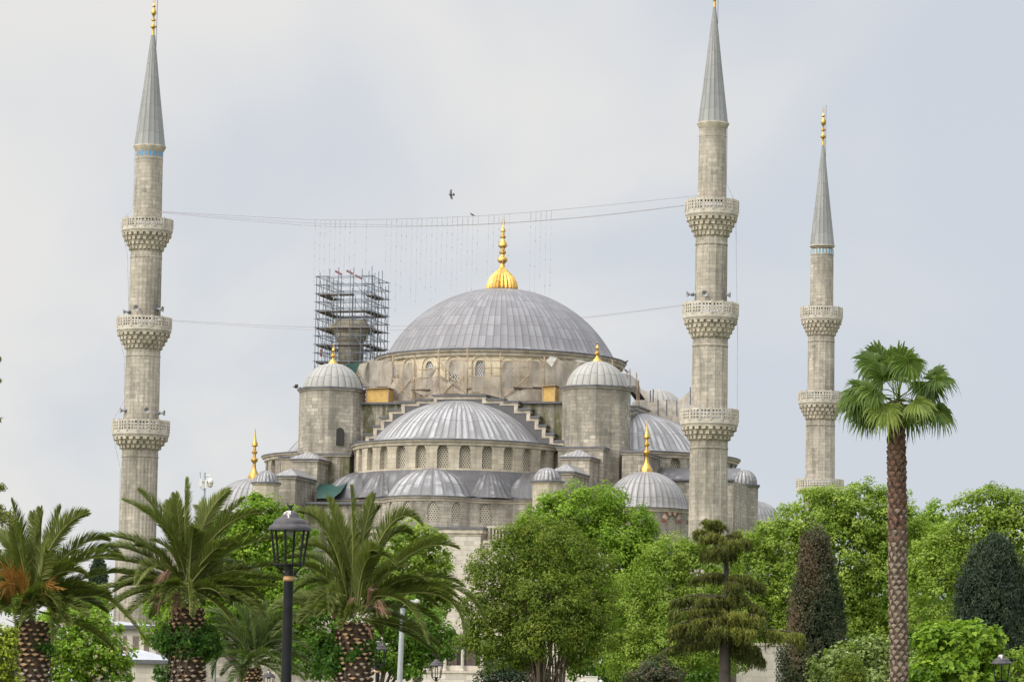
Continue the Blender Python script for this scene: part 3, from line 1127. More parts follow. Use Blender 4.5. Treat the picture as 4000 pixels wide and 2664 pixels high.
corner_dome(2523, 1993, 1841, -19.0, 4.08, 40, True)
corner_dome(988, 2005, 1868, -19.0, 4.35, 40)

# ---- body of the prayer hall below, flat lead ledges
Z_LOW = Lv(1700, 2052, -29).z
bm_ = MB()
bm_.box(-29, 24.0, -26.5, 28, 0, Z_LOW - 2.2)
bm_.build('prayer_hall_wall', M['stone'], MO)
rb_ = MB()
rb_.box(-29.3, 24.3, -26.8, 28.3, Z_LOW - 2.2, Z_LOW - 2.0)
rb_.build('flat_roof', M['lead_cap'], MO)
# left ledge with its wall between the buttress and the left exedra
lg = MB()
zl = Lv(1250, 1955, -25).z
lg.mi = 0
lg.box(xL(1190, 1960, -24.5), xL(1420, 1960, -24.5), -24.5, -15, 8, zl - 0.3)
lg.mi = 1
lg.box(xL(1186, 1960, -24.8), xL(1424, 1960, -24.8), -24.85, -15, zl - 0.3, zl - 0.1)
lg.build('ledge_wall', [M['stone_moss'], M['lead_cap']], MO)
# front block with its cornice: the plain pale facade
fb = MB()
ua, ub = xL(1400, 2070, -30.5), xL(1878, 2070, -30.5)
zf = Lv(1800, 2058, -30.5).z
fb.mi = 0
fb.box(ua, ub, -30.5, -24.6, 0, zf - 0.75)
fb.mi = 1
fb.box(ua - 0.06, ub + 0.06, -30.56, -24.6, zf - 0.75, zf - 0.55)
fb.box(ua - 0.2, ub + 0.2, -30.7, -24.6, zf - 0.55, zf - 0.2)
fb.mi = 2
fb.box(ua - 0.3, ub + 0.3, -30.8, -12.5, zf - 0.2, zf)
fb.build('facade_block', [M['stone_wall'], M['stone_trim'], M['lead_cap']], MO)
# lower wing to the right with a balustrade
fw = MB()
uc = xL(2500, 2100, -30.3)
zw_ = Lv(1900, 2110, -30.3).z
fw.mi = 0
fw.box(ub + 0.004, uc, -30.2, -26.6, 0, zw_ - 0.25)
fw.mi = 1
fw.box(ub + 0.21, uc + 0.2, -30.4, -26.6, zw_ - 0.25, zw_)
fw.build('facade_wing', [M['stone_wall'], M['stone_trim']], MO)
bl = MB()
L0, L1 = ub + 0.25, ub + 11.0
bl.box(L0, L1, -29.4, -29.22, zw_ + 0.02, zw_ + 0.16)
bl.box(L0, L1, -29.42, -29.2, zw_ + 1.15, zw_ + 1.32)
x = L0 + 0.1
i = 0
while x < L1:
    w = 0.2 if i % 6 == 0 else 0.1
    bl.box(x, x + w, -29.39, -29.23, zw_ + 0.16, zw_ + 1.15)
    x += 0.2 + w
    i += 1
bl.build('balustrade', M['stone_par'], MO)
# gallery of slim columns low on the facade
gv = -31.9
zg = Lv(1800, 2626, gv).z
ztop = Lv(1800, 2505, gv).z
gm_ = MB()
g0, g1 = xL(1640, 2600, gv), xL(1960, 2600, gv)
gm_.mi = 0
gm_.box(g0, g1, gv - 0.5, -30.55, 0, zg - 0.05)
gm_.mi = 1
gm_.box(g0 - 0.1, g1 + 0.1, gv - 0.6, -30.55, zg - 0.05, zg + 0.12)
gm_.mi = 2
gm_.box(g0, g1, -30.95, -30.52, zg + 0.12, ztop + 1.0)
gm_.mi = 0
gm_.box(g0 - 0.003, g1 + 0.003, gv + 0.1, -30.55, ztop + 1.0, ztop + 3.2)
gm_.box(g0, g1, -31.4, -31.3, zg + 0.12, zg + 0.62)
gal = gm_.build('gallery', [M['stone_wall'], M['stone_trim'], M['dark']], MO)
for px in (1665, 1736, 1804, 1880, 1950):
    u = xL(px, 2600, gv)
    c = MB()
    c.lathe([(0.24, zg + 0.12), (0.24, zg + 0.22), (0.15, zg + 0.32), (0.145, ztop - 0.35), (0.2, ztop - 0.2), (0.28, ztop + 0.1), (0.3, ztop + 0.25)], 14, c=(u, gv + 0.2))
    c.build('gallery_column', M['stone_par'], gal)
    # springing of the arch above
    s_ = MB()
    for sg in (-1, 1):
        pts = [(u + sg * 0.12, ztop + 0.25), (u + sg * 0.35, ztop + 0.6), (u + sg * 0.75, ztop + 0.86), (u + sg * 0.75, ztop + 1.0), (u, ztop + 1.0), (u, ztop + 0.25)]
        if sg < 0:
            pts = pts[::-1]
        for yy, rev in ((gv + 0.08, False), (gv + 0.4, True)):
            s_.add([(a_, yy, b_) for a_, b_ in (pts[::-1] if rev else pts)])
    s_.build('arch_springing', M['stone_trim'], gal)
for u0_, u1_ in ((1822, 1858), (1752, 1785)):
    d_ = MB()
    d_.box(xL(u0_, 2560, -30.98), xL(u1_, 2560, -30.98), -30.99, -30.955, zg + 0.5, ztop + 0.9)
    d_.build('shutter', plain_mat('brown_shutter', (0.12, 0.085, 0.075), 0.8), gal)

# ---- right flank: lead roof strip under the side half dome, round stair tower, far dome
strip = MB()
p0, p1 = Lv(2545, 1840, -12), Lv(2720, 1842, -12)
strip.mi = 0
strip.box(p0.x - 3, p1.x + 3.5, -12, -2, 10, p0.z - 0.9)
strip.mi = 1
z0_, z1_ = p0.z - 0.75, p0.z
strip.add([(p0.x - 3, -12.2, z0_), (p1.x + 3.6, -12.2, z0_), (p1.x + 3.6, -9, z1_ + 0.5), (p0.x - 3, -9, z1_ + 0.5)], [(0, 0), (.5, 0), (.5, 1), (0, 1)])
strip.mi = 2
strip.box(p0.x - 3, p1.x + 3.6, -12.25, -11.9, p0.z - 0.9, z0_ - 0.02)
strip.build('side_roof', [M['stone'], M['lead_roof'], M['lead_cap']], MO)
turret(2844, 2968, 1896, 1835, -4.0, 5, 20, 'stone', name='stair_tower', seg=32)
c9 = Lv(2945, 2040, 8.0)
dome('far_dome', cap_profile(2.9, 2.1, c9.z, 10, 3.2, c9.z - 0.1), M['lead_corner'], MO, 24, 0.04, c=(c9.x, 8.0))
f9 = MB()
f9.lathe([(3.0, 0), (3.0, c9.z - 0.1)], 32, c=(c9.x, 8.0))
f9.build('far_dome_drum', M['stone'], MO)

# ================================================================ minarets
def minaret(label, Y, axis, spec, sides=16, flute=0, tiles=None, tile_mat='tile_blue', cone=True, group=None, name='minaret'):
    """axis: ((px, py) top, (px, py) low); spec: dict in photo pixels"""
    (xt, yt), (xb, yb) = axis

    def ax(y):
        return xb + (xt - xb) * (y - yb) / (yt - yb)
    base = at(xb, yb, Y)
    foot = at(ax(yb + 200), yb + 200, Y)

    def z(y):
        return at(ax(y), y, Y).z

    def r(w, y):
        return w / 2 * scale_at(at(ax(y), y, Y))
    mid = at(ax(1200), 1200, Y)
    root = empty(name, (base.x, Y, 0), 0.0, label, 'minaret', group)
    # shaft sections, polygonal and fluted
    secs = spec['shaft']
    for i, (y0, w0, y1, w1) in enumerate(secs):        # from y0 (upper) to y1 (lower)
        m = MB()
        z0, z1, r0, r1 = z(y0), z(y1), r(w0, y0), r(w1, y1)
        if i == len(secs) - 1:
            r1 = r1 + (r1 - r0) / (z0 - z1) * z1 * 0.4
            z1 = 0
        ns = sides if i > 0 else 32
        if flute and i > 0:
            nf = flute if i < len(secs) - 1 else flute + 8
            A = []
            for k in range(nf):
                A += [(k + f) / nf for f in (0.0, 0.16, 0.3, 0.7, 0.84)]
            A.append(1.0)

            def rm(fr, nf=nf):
                q_ = (fr * nf) % 1.0
                q_ = min(q_, 1 - q_)
                return (1.0 if q_ < 0.2 else 0.983, 0)
            m.lathe([(r1, z1), (r0, z0)], angs=A, rmod=rm)
        elif i > 0:
            A = []
            for k in range(ns):
                A += [(k + f) / ns for f in (0.0, 0.09, 0.13, 0.87, 0.91)]
            A.append(1.0)

            def rm(fr, ns=ns):
                q_ = (fr * ns) % 1.0
                q_ = min(q_, 1 - q_)
                ph = 2 * pi / ns
                k_ = cos(ph / 2) / cos(ph / 2 - q_ * ph) if q_ < 0.5 else 1
                return (k_ * (1.0 if q_ < 0.11 else 0.988), 0)
            m.lathe([(r1, z1), (r0, z0)], angs=A, rmod=rm)
        else:
            m.lathe([(r1, z1), (r0, z0)], ns)
        # plain collar at the head of each section
        m.lathe([(r0 * 1.0, z0 - 0.75), (r0 * 1.025, z0 - 0.72), (r0 * 1.025, z0 - 0.6), (r0 * 1.005, z0 - 0.58)], 32)
        m.build('shaft', M['stone_min'], root, smooth=(i == 0), angle=30)
    # balconies
    for (yt_, yp, ym, w) in spec['balc']:
        ztop, zp, zm = z(yt_), z(yp), z(ym)
        rp = r(w, yt_)
        rs = r(spec['sw'], ym) if 'sw' in spec else rp * 0.62
        below = [s_ for s_ in secs if s_[0] >= ym - 4]
        rs = r(below[0][1], below[0][0]) if below else rp * 0.64
        above = [s_ for s_ in secs if s_[0] < yt_]
        ra = r(above[-1][3], above[-1][2])
        m = MB()
        hc = (ztop - zp)
        m.lathe([(rs * 0.95, zp - 0.28), (rp * 0.96, zp - 0.26), (rp * 0.985, zp - 0.15), (rp * 1.0, zp - 0.1), (rp * 1.0, zp + 0.12), (rp * 0.985, zp + 0.14), (ra * 0.9, zp + 0.16)], 48)
        bal = m.build('balcony', M['stone_par'], root)
        # parapet: posts, rails and pierced slabs
        p = MB()
        ns = 16
        zl, zh = zp + 0.14, ztop
        H = zh - zl
        for k in range(ns):
            a0, a1 = 2 * pi * k / ns, 2 * pi * (k + 1) / ns
            P0, P1 = Vector((rp * 0.985 * cos(a0), rp * 0.985 * sin(a0), 0)), Vector((rp * 0.985 * cos(a1), rp * 0.985 * sin(a1), 0))
            t = (P1 - P0).normalized()
            nn = Vector((t.y, -t.x, 0))
            Lp = (P1 - P0).length
            p.obox(P0 + Vector((0, 0, zl + H / 2 + 0.03)), t * 0.07, nn * 0.085, (0, 0, H / 2 + 0.03))
            for zc_, hh, th in ((zl + H * 0.075, H * 0.075, 0.05), (zh - H * 0.09, H * 0.09, 0.055)):
                p.obox(P0 + t * Lp / 2 + Vector((0, 0, zc_)), t * (Lp / 2 - 0.071), nn * th, (0, 0, hh))
            nb = 3
            for j in range(nb):
                xx = 0.07 + (Lp - 0.14) * (j + 0.5) / nb
                bw = (Lp - 0.14) / nb * 0.2
                # bars on the lines between the holes
                xl = 0.07 + (Lp - 0.14) * j / nb
                p.obox(P0 + t * (xl + 0.001 * j) + Vector((0, 0, zl + H * 0.485)), t * bw, nn * 0.075, (0, 0, H * 0.336))
            for j in range(1, 3):
                zz = zl + H * (0.15 + 0.67 * j / 3)
                p.obox(P0 + t * Lp / 2 + Vector((0, 0, zz)), t * (Lp / 2 - 0.072), nn * 0.07, (0, 0, H * 0.045))
        p.build('parapet', M['stone_par'], bal)
        # muqarnas: tiers of hanging niches stepping out from the shaft
        q = MB()
        nt = 4 if (zp - zm) > 1.5 else 3
        h = (zp - 0.27 - zm) / nt
        nn_ = 24
        q.lathe([(rs * 0.97, zm - 0.02), (rs * 1.02, zm), (rs * 1.03, zm + h * 0.3), (rs + (rp - rs) * 0.75, zp - 0.3)], 40)
        for k in range(nt):
            rin = rs + (rp * 0.97 - rs) * (k + 0.05) / nt
            rout = rs + (rp * 0.97 - rs) * (k + 1) / nt
            zt_ = zm + h * (k + 1)
            q.lathe([(rin * 0.97, zt_ - h * 0.28), (rout * 0.99, zt_ - h * 0.24), (rout * 0.995, zt_ + 0.0), (rin, zt_ + 0.015)], 40)
            for j in range(nn_):
                a = 2 * pi * (j + 0.5 * (k % 2)) / nn_
                hw = pi / nn_ * 0.60
                zb0, zb1 = zt_ - h * 1.12, zt_ - h * 0.25
                v_ = []
                for (rr, aa, zz) in ((rin * 0.95, a - hw, zb0), (rin * 0.95, a + hw, zb0), (rout * 0.985, a + hw * 0.9, zb0 + h * 0.3), (rout * 0.985, a - hw * 0.9, zb0 + h * 0.3),
                                     (rin * 0.95, a - hw, zb1), (rin * 0.95, a + hw, zb1), (rout * 0.985, a + hw, zb1), (rout * 0.985, a - hw, zb1)):
                    v_.append((rr * cos(aa), rr * sin(aa), zz))
                for f in ((0, 1, 2, 3), (3, 2, 6, 7), (0, 3, 7, 4), (2, 1, 5, 6)):
                    q.add([v_[i_] for i_ in reversed(f)])
        q.build('muqarnas', M['muq'], bal)
    if cone:
        yt0, wt0, yb0, wb0, ycor, wcor = spec['cone']
        zt_, zb_ = z(yt0), z(yb0)
        c = MB()
        nc = 16
        c.lathe([(r(wb0, yb0) * 1.0, zb_), (r(wb0, yb0) * 0.975, zb_ + 0.25), (r(wt0, yt0) + (r(wb0, yb0) - r(wt0, yt0)) * 0.47, zb_ + (zt_ - zb_) * 0.5), (r(wt0, yt0), zt_)],
                angs=rib_angles(nc, 0.14), rmod=rib_mod(nc, 0.03), mode='f')
        sp = c.build('spire', M['lead_spire'], root, smooth=True, angle=40)
        k = MB()
        rc = r(wcor, yb0)
        zc0 = z(ycor)
        k.lathe([(rc * 0.84, zc0), (rc * 0.88, zc0 + 0.1), (rc * 0.97, zc0 + (zb_ - zc0) * 0.6), (rc, zb_ - 0.12), (rc + 0.03, zb_ - 0.1), (rc + 0.03, zb_ + 0.01), (rc * 0.9, zb_ + 0.03)], 40)
        k.build('spire_cornice', M['stone_trim'], root)
        s = scale_at(at(ax(yt0), yt0, Y)) / 1.568
        MF = [(17, -2), (16, 20), (15, 36), (20, 44), (36, 50), (36, 56), (20, 62), (12, 72), (12, 86), (26, 91), (26, 98), (12, 104), (10, 118), (24, 128), (30, 138), (28, 150), (15, 166),
              (10, 172), (19, 178), (19, 186), (9, 192), (5, 200), (0.1, 204)]
        finial(sp, [(a_ * 0.5 * s * 1.02, zt_ + b_ * s) for a_, b_ in MF], (0, 0), n=16, ring=(zt_ + 222 * s, 5 * s, 17 * s, 2.2 * s))
        rod = MB()
        rod.tube([(0.30, 0.05, zt_ - 1.5), (0.30, 0.05, zt_ + 250 * s)], 0.03, 5)
        rod.build('lightning_rod', M['steel'], sp)
    if tiles:
        ty0, ty1 = tiles
        m = MB()
        rr = r(secs[0][1], ty0) + 0.012
        n_ = 22
        z1_, z0_ = z(ty0), z(ty1)
        m.mi = 0
        for kk in range(n_):
            a = 2 * pi * kk / n_
            hw = pi / n_ * 0.52
            pts = [(-1, 0), (1, 0), (1, 0.62), (0.72, 0.84), (0, 1.0), (-0.72, 0.84), (-1, 0.62)]
            m.add([(rr * cos(a + u * hw), rr * sin(a + u * hw), z0_ + (z1_ - z0_) * v) for u, v in pts])
        m.build('tile_band', M[tile_mat], root)
    return root


MIN_L = minaret('pale fluted stone minaret with bright blue tiles under its lead spire, behind the palms', 317, ((598, 139), (538, 2071)), dict(
    shaft=[(597, 106, 857, 112), (980, 122, 1241, 126), (1366, 133, 1645, 139), (1757, 141, 2071, 147)],
    balc=[(860, 902, 982, 201), (1243, 1291, 1367, 214), (1645, 1697, 1757, 223)],
    cone=(139, 15, 573, 120, 597, 126)), sides=16, flute=22, tiles=(594, 615), group='minarets of the mosque')
MIN_R = minaret('tall grey stone minaret standing right of the great dome, its spire without blue tiles', 300, ((2794, 29), (2765.2, 2027)), dict(
    shaft=[(507, 107, 783, 112), (928, 125, 1183, 127), (1323, 138, 1600, 142), (1722, 148, 2027, 152)],
    balc=[(786, 839, 928, 207), (1187, 1242, 1323, 216), (1601, 1656, 1722, 227)],
    cone=(29, 11, 483, 115, 507, 124)), sides=14, group='minarets of the mosque')
MIN_F = minaret('thinner distant minaret partly behind the fan palm, pale blue band under its spire', 395, ((3212, 568), (3203, 1869)), dict(
    shaft=[(975, 89, 1203, 91), (1313, 103, 1532, 106), (1640, 112, 1872, 116), (1925, 122, 2100, 126)],
    balc=[(1203, 1247, 1313, 163), (1532, 1575, 1640, 174), (1874, 1915, 1930, 184)],
    cone=(568, 10, 961, 94, 972, 97)), sides=14, tiles=(975, 994), tile_mat='tile_pale', group='minarets of the mosque')
# the fourth: only its lower stump and cap stand inside the scaffold
MIN_S = minaret('unfinished minaret stump wrapped in tube scaffolding behind the left corner tower', 372, ((1369, 1250), (1367, 1420)), dict(
    shaft=[(1340, 96, 1420, 100)],
    balc=[], ), cone=False, group='minarets of the mosque')
mcap = MB()
_s = 372 / FPX
_zt = at(1369, 1256, 372).z
pr = [(47, 1348), (50, 1340), (57, 1332), (63, 1320), (66, 1306), (76, 1297), (86, 1288), (87, 1272), (64, 1269), (61, 1252), (1, 1251)]
mcap.lathe([(a * _s, at(1369, b, 372).z) for a, b in pr], 32)
mcap.build('balcony', M['stone_cream'], MIN_S)


# ---- loudspeaker horns on the shafts
def horn(px, py, Y, dirv, label, group):
    p = at(px, py, Y)
    o = empty('loudspeaker', p, 0, label, 'loudspeaker', group)
    o.rotation_euler = Vector(dirv).to_track_quat('Z', 'Y').to_euler()
    m = MB()
    s = 0.8
    m.lathe([(0.10 * s, -0.42 * s), (0.12 * s, -0.38 * s), (0.11 * s, -0.15 * s), (0.13 * s, -0.05 * s), (0.22 * s, 0.12 * s), (0.33 * s, 0.24 * s), (0.35 * s, 0.25 * s), (0.2 * s, 0.08 * s), (0.06 * s, 0.0)], 18)
    m.build('horn', M['horn'], o, smooth=True)
    d = MB()
    d.lathe([(0.005, -0.43), (0.15, -0.42), (0.16, -0.2), (0.08, -0.18)], 14)
    d.build('driver', M['steel'], o, smooth=True)
    b = MB()
    b.tube([(0, 0, -0.3), (0.0, 0.0, -0.75)], 0.05, 6)
    b.build('bracket', M['steel'], o)
    return o


for (px, py, Y, dv, lb) in (
        (490, 1218, 316, (-1, -0.25, 0), 'grey horn loudspeaker left of the pale minaret above its middle balcony'),
        (534, 1203, 314.8, (-0.15, -1, -0.05), 'grey horn facing forward on the pale minaret above its middle balcony'),
        (628, 1208, 316, (0.9, -0.35, 0), 'grey horn pointing right above the middle balcony of the pale minaret'),
        (478, 1603, 316, (-1, -0.25, 0), 'grey horn loudspeaker left of the pale minaret above its lowest balcony'),
        (574, 1602, 314.6, (0.1, -1, -0.05), 'grey horn facing forward on the pale minaret above its lowest balcony'),
        (634, 1613, 316, (1, -0.2, 0), 'grey horn pointing right above the lowest balcony of the pale minaret'),
        (2692, 1150, 299.5, (-1, -0.2, 0), 'grey horn pointing left above the middle balcony of the tall right minaret'),
        (2753, 1147, 298, (-0.05, -1, -0.05), 'grey horn facing forward above the middle balcony of the tall right minaret'),
        (2844, 1152, 299.5, (1, -0.2, 0), 'grey horn pointing right above the middle balcony of the tall right minaret')):
    horn(px, py, Y, dv, lb, 'horn loudspeakers on the minarets')

# ================================================================ scaffold tower round the stump
ST = empty('scaffold_tower', (0, 0, 0), 0, 'blue grey tube scaffold tower with dark board decks around the minaret stump', 'scaffolding')
u_, v_ = Vector((cos(TH), -sin(TH), 0)), Vector((sin(TH), cos(TH), 0))
so = at(1232, 1300, 369)
so.z = 0
SW = 6.2
z_bot, z_top = at(1232, 1480, 369).z - 6, at(1232, 1072, 369).z
rs_ = random.Random(3)


def sp(a, b, z):
    return so + u_ * a + v_ * b + Vector((0, 0, z))


ST.location = sp(SW / 2, SW / 2, 0)
ST_inv = Matrix.Translation(-ST.location)


def stpart(m, name, mat):
    m.v = [tuple(Vector(v) - ST.location) for v in m.v]
    return m.build(name, mat, ST)


g_ = [0, 1.1, 2.45, 3.8, 5.1, SW]
inner = [1.1, 5.1]
ups = []
for a in g_:
    for b in g_:
        if a in (0, SW) or b in (0, SW) or (a in inner and b in g_[1:-1]) or (b in inner and a in g_[1:-1]):
            ups.append((a, b))
for a, b in ups:
    m = MB()
    m.tube([sp(a, b, z_bot), sp(a, b, z_top + rs_.uniform(-0.5, 1.0) - (1.3 if b > 4 else 0))], 0.038, 6)
    stpart(m, 'upright', M['steel'])
LH = 0.915
nl = int((z_top - z_bot) / LH)
for k in range(nl + 1):
    z = z_top - 0.25 - k * LH
    m = MB()
    for w0, w1 in ((0, SW), (1.1, 5.1)):
        for (a, b), (c_, d_) in (((w0, w0), (w1, w0)), ((w0, w1), (w1, w1)), ((w0, w0), (w0, w1)), ((w1, w0), (w1, w1))):
            if k == 0 and rs_.random() < 0.3:
                continue
            e = 0.25
            dx, dy = (e if c_ > a else 0), (e if d_ > b else 0)
            m.tube([sp(a - dx, b - dy, z), sp(c_ + dx, d_ + dy, z)], 0.032, 5)
    for g2 in g_:
        for (a, b), (c_, d_) in (((g2, 0), (g2, 1.1)), ((g2, 5.1), (g2, SW)), ((0, g2), (1.1, g2)), ((5.1, g2), (SW, g2))):
            m.tube([sp(a, b, z + 0.05), sp(c_, d_, z + 0.05)], 0.024, 5)
    stpart(m, 'ledger', M['steel'])
for k in range(0, nl, 2):
    z = z_top - 0.25 - k * LH - 0.12
    if k == 0:
        continue
    for (a0, a1, b0, b1) in ((0.1, SW - 0.1, 0.08, 1.0), (0.1, SW - 0.1, 5.2, SW - 0.1), (0.08, 1.0, 1.15, 5.05), (5.2, SW - 0.08, 1.15, 5.05)):
        if rs_.random() < (0.35 if k < 4 else 0.05):
            continue
        if a1 - a0 > 3 and rs_.random() < 0.5:
            a1 = a0 + (a1 - a0) * rs_.uniform(0.4, 0.8)
        m = MB()
        m.obox(sp((a0 + a1) / 2, (b0 + b1) / 2, z), u_ * ((a1 - a0) / 2), v_ * ((b1 - b0) / 2), (0, 0, 0.06))
        stpart(m, 'deck', M['deckwood'])
for k in range(0, nl - 1, 2):
    z = z_top - 0.25 - k * LH
    for side in range(4):
        i = rs_.randrange(0, 5)
        for i2 in (i, (i + 2) % 5):
            m = MB()
            a, b = g_[i2], g_[i2 + 1]
            f = {0: lambda t, zz: sp(t, -0.03, zz), 1: lambda t, zz: sp(t, SW + 0.03, zz), 2: lambda t, zz: sp(-0.03, t, zz), 3: lambda t, zz: sp(SW + 0.03, t, zz)}[side]
            m.tube([f(a, z), f(b, z - 2 * LH)], 0.03, 5)
            stpart(m, 'brace', M['steel'])
for (px, py, dx) in ((1322, 1066, 14), (1366, 1064, 16), (1400, 1082, 20)):
    p = at(px, py, 370)
    m = MB()
    m.obox(p, u_ * 0.36 + Vector((0, 0, -0.18)), v_ * 0.06, (0, 0, 0.12))
    stpart(m, 'red_beam', M['red_paint'])
p = at(1254, 1378, 369)
m = MB()
m.obox(p, u_ * 0.1, v_ * 0.03, (0, 0, 0.42))
stpart(m, 'red_beam', M['red_paint'])

# ================================================================ timber scaffold and netting round the dome drum
DS = empty('dome_scaffold', (MOX, MOY, 0), -TH, 'timber pole scaffold with torn grey brown netting around the dome drum', 'scaffolding')
RN = 13.55


def c4(x, y):
    return 1400 + x / 1.96, 800 + y / 1.96


def netting(poly, R=RN, mat='net', sub=6, bulge=0.12, seed=0):
    """cloth panel: polygon (photo pixels) draped on a cylinder round the drum, with a slight billow"""
    rr = random.Random(seed)
    P = [Lcyl(px, py, R + rr.uniform(-0.15, 0.15)) for px, py in poly]
    bmx = bmesh.new()
    f = bmx.faces.new([bmx.verts.new(p) for p in P])
    bmesh.ops.triangulate(bmx, faces=[f])
    for _ in range(2):
        bmesh.ops.subdivide_edges(bmx, edges=bmx.edges[:], cuts=1, use_grid_fill=True)
    for v in bmx.verts:
        d = Vector((v.co.x, v.co.y, 0)).normalized()
        w = sin(v.co.x * 2.1 + seed) * sin(v.co.z * 2.7 + seed * 2) * bulge
        v.co += d * w
    me = bpy.data.meshes.new('netting')
    bmx.to_mesh(me)
    bmx.free()
    me.materials.append(M[mat])
    me.polygons.foreach_set('use_smooth', [True] * len(me.polygons))
    o = bpy.data.objects.new('netting', me)
    COL.objects.link(o)
    o.parent = DS
    return o


def c3(x, y):
    return 1150 + x / 1.742, 1000 + y / 1.742


def c6(x, y):
    return 2050 + x / 1.844, 1300 + y / 1.844


netting([c3(412, 800), c3(425, 750), c3(450, 722), c3(515, 708), c3(665, 715), c3(668, 830), c3(655, 908), c3(520, 905), c3(495, 900), c3(470, 880), c3(440, 830)], seed=1, mat='net_dense')
netting([c4(262, 1225), c4(415, 1205), c4(412, 1350), c4(330, 1330)], seed=2)
netting([c4(258, 1330), c4(330, 1330), c4(412, 1345), c4(412, 1500), c4(250, 1500), c4(252, 1415)], seed=21, mat='net_dense')
netting([c4(478, 1270), c4(600, 1228), c4(600, 1258), c4(550, 1275), c4(540, 1300), c4(560, 1320), c4(480, 1330)], seed=3)
netting([c4(465, 1500), c4(560, 1400), c4(622, 1300), c4(625, 1330), c4(700, 1380), c4(832, 1335), c4(825, 1445), c4(780, 1450), c4(830, 1480), c4(640, 1490)], seed=4)
netting([c4(620, 1200), c4(690, 1195), c4(830, 1188), c4(850, 1230), c4(835, 1330), c4(760, 1300), c4(700, 1290), c4(640, 1250)], seed=41)
netting([c4(432, 1330), c4(540, 1300), c4(615, 1290), c4(610, 1420), c4(500, 1460), c4(432, 1430)], seed=42)
netting([c4(845, 1312), c4(960, 1318), c4(1092, 1310), c4(1092, 1480), c4(960, 1440), c4(840, 1450)], seed=5)
netting([c4(1098, 1202), c4(1250, 1195), c4(1420, 1200), c4(1430, 1290), c4(1418, 1400), c4(1270, 1400), c4(1098, 1470), c4(1090, 1330)], seed=6)
netting([c4(1425, 1185), c4(1515, 1165), c4(1560, 1200), c4(1700, 1190), c4(1800, 1215), c4(1660, 1270), c4(1600, 1370), c4(1540, 1400), c4(1425, 1415)], seed=7, mat='net_dense')
netting([c4(455, 1502), c4(640, 1470), c4(840, 1455), c4(960, 1445), c4(1095, 1480), c4(1270, 1410), c4(1415, 1410), c4(1420, 1495), c4(1200, 1505), c4(800, 1510)], seed=8, R=13.75, mat='net_dense')
netting([c6(690, 290), c6(760, 300), c6(820, 345), c6(826, 400), c6(828, 470), c6(770, 420), c6(715, 380)], seed=9, R=14.1)
# poles, rails and boards
for (x, y0, y1) in ((265, 1150, 1500), (430, 1150, 1505), (617, 1105, 1475), (835, 1090, 1475), (1088, 1130, 1490), (1325, 1180, 1490), (1425, 1160, 1490), (1512, 1175, 1400), (90, 1190, 1480), (1600, 1235, 1400), (1945, 1190, 1260)):
    m = MB()
    m.tube([Lcyl(*c4(x, y0), 13.25), Lcyl(*c4(x + rs_.uniform(-4, 4), y1), 13.35)], 0.075, 6)
    m.build('pole', M['wood'], DS)
for (x, y0, y1) in ((350, 1205, 1500), (530, 1240, 1480), (725, 1185, 1470), (960, 1190, 1470), (1205, 1190, 1480)):
    m = MB()
    m.tube([Lcyl(*c4(x, y0), 12.7), Lcyl(*c4(x + rs_.uniform(-6, 6), y1), 12.8)], 0.06, 6)
    m.build('pole', M['wood'], DS)
for (x, y0, y1) in ((735, 265, 330), (757, 260, 420), (805, 285, 520), (820, 340, 560), (630, 195, 245), (700, 300, 400)):
    m = MB()
    m.tube([Lcyl(*c6(x, y0), 14.0), Lcyl(*c6(x + 3, y1), 14.0)], 0.06, 6)
    m.build('pole', M['wood'], DS)
for pts in (((432, 1255), (480, 1262), (617, 1250)), ((617, 1188), (830, 1188)), ((835, 1250), (1090, 1248)), ((845, 1308), (960, 1320), (1090, 1305)), ((430, 1330), (617, 1318)),
            ((265, 1195), (300, 1195)), ((1090, 1195), (1325, 1195)), ((1425, 1190), (1530, 1185)), ((1325, 1290), (1425, 1280)), ((1425, 1320), (1530, 1318)), ((0, 1310), (95, 1310)), ((430, 1415), (530, 1412)), ((835, 1190), (1090, 1192)), ((265, 1350), (430, 1345)), ((617, 1400), (835, 1405)), ((845, 1400), (1088, 1408)), ((1090, 1320), (1325, 1318)), ((1090, 1250), (1425, 1240))):
    m = MB()
    m.tube([Lcyl(*c4(*p), 13.4) for p in pts], 0.055, 6)
    m.build('rail', M['wood'], DS)
for a, b in (((1105, 1480), (1305, 1300)), ((625, 1240), (830, 1445)), ((640, 1450), (770, 1320)), ((245, 1310), (410, 1490)), ((620, 1200), (690, 1280)), ((280, 1480), (400, 1340)), ((50, 1415), (95, 1510))):
    m = MB()
    m.tube([Lcyl(*c4(*a), 13.68), Lcyl(*c4(*b), 13.68)], 0.05, 6)
    m.build('brace', M['wood'], DS)
for a, b in (((425, 1420), (560, 1418)), ((835, 1415), (870, 1410)), ((1180, 1400), (1320, 1410)), ((90, 1400), (250, 1396)), ((1330, 1400), (1470, 1408)), ((640, 1455), (780, 1452)), ((760, 385), (830, 480))):
    f = c6 if a[0] == 760 else c4
    m = MB()
    p0, p1 = Lcyl(*f(*a), 13.2), Lcyl(*f(*b), 13.2)
    t = (p1 - p0)
    m.obox((p0 + p1) / 2, t / 2, Vector((t.y, -t.x, 0)).normalized() * 0.5, (0, 0, 0.05))
    m.build('board', M['deckwood'], DS)
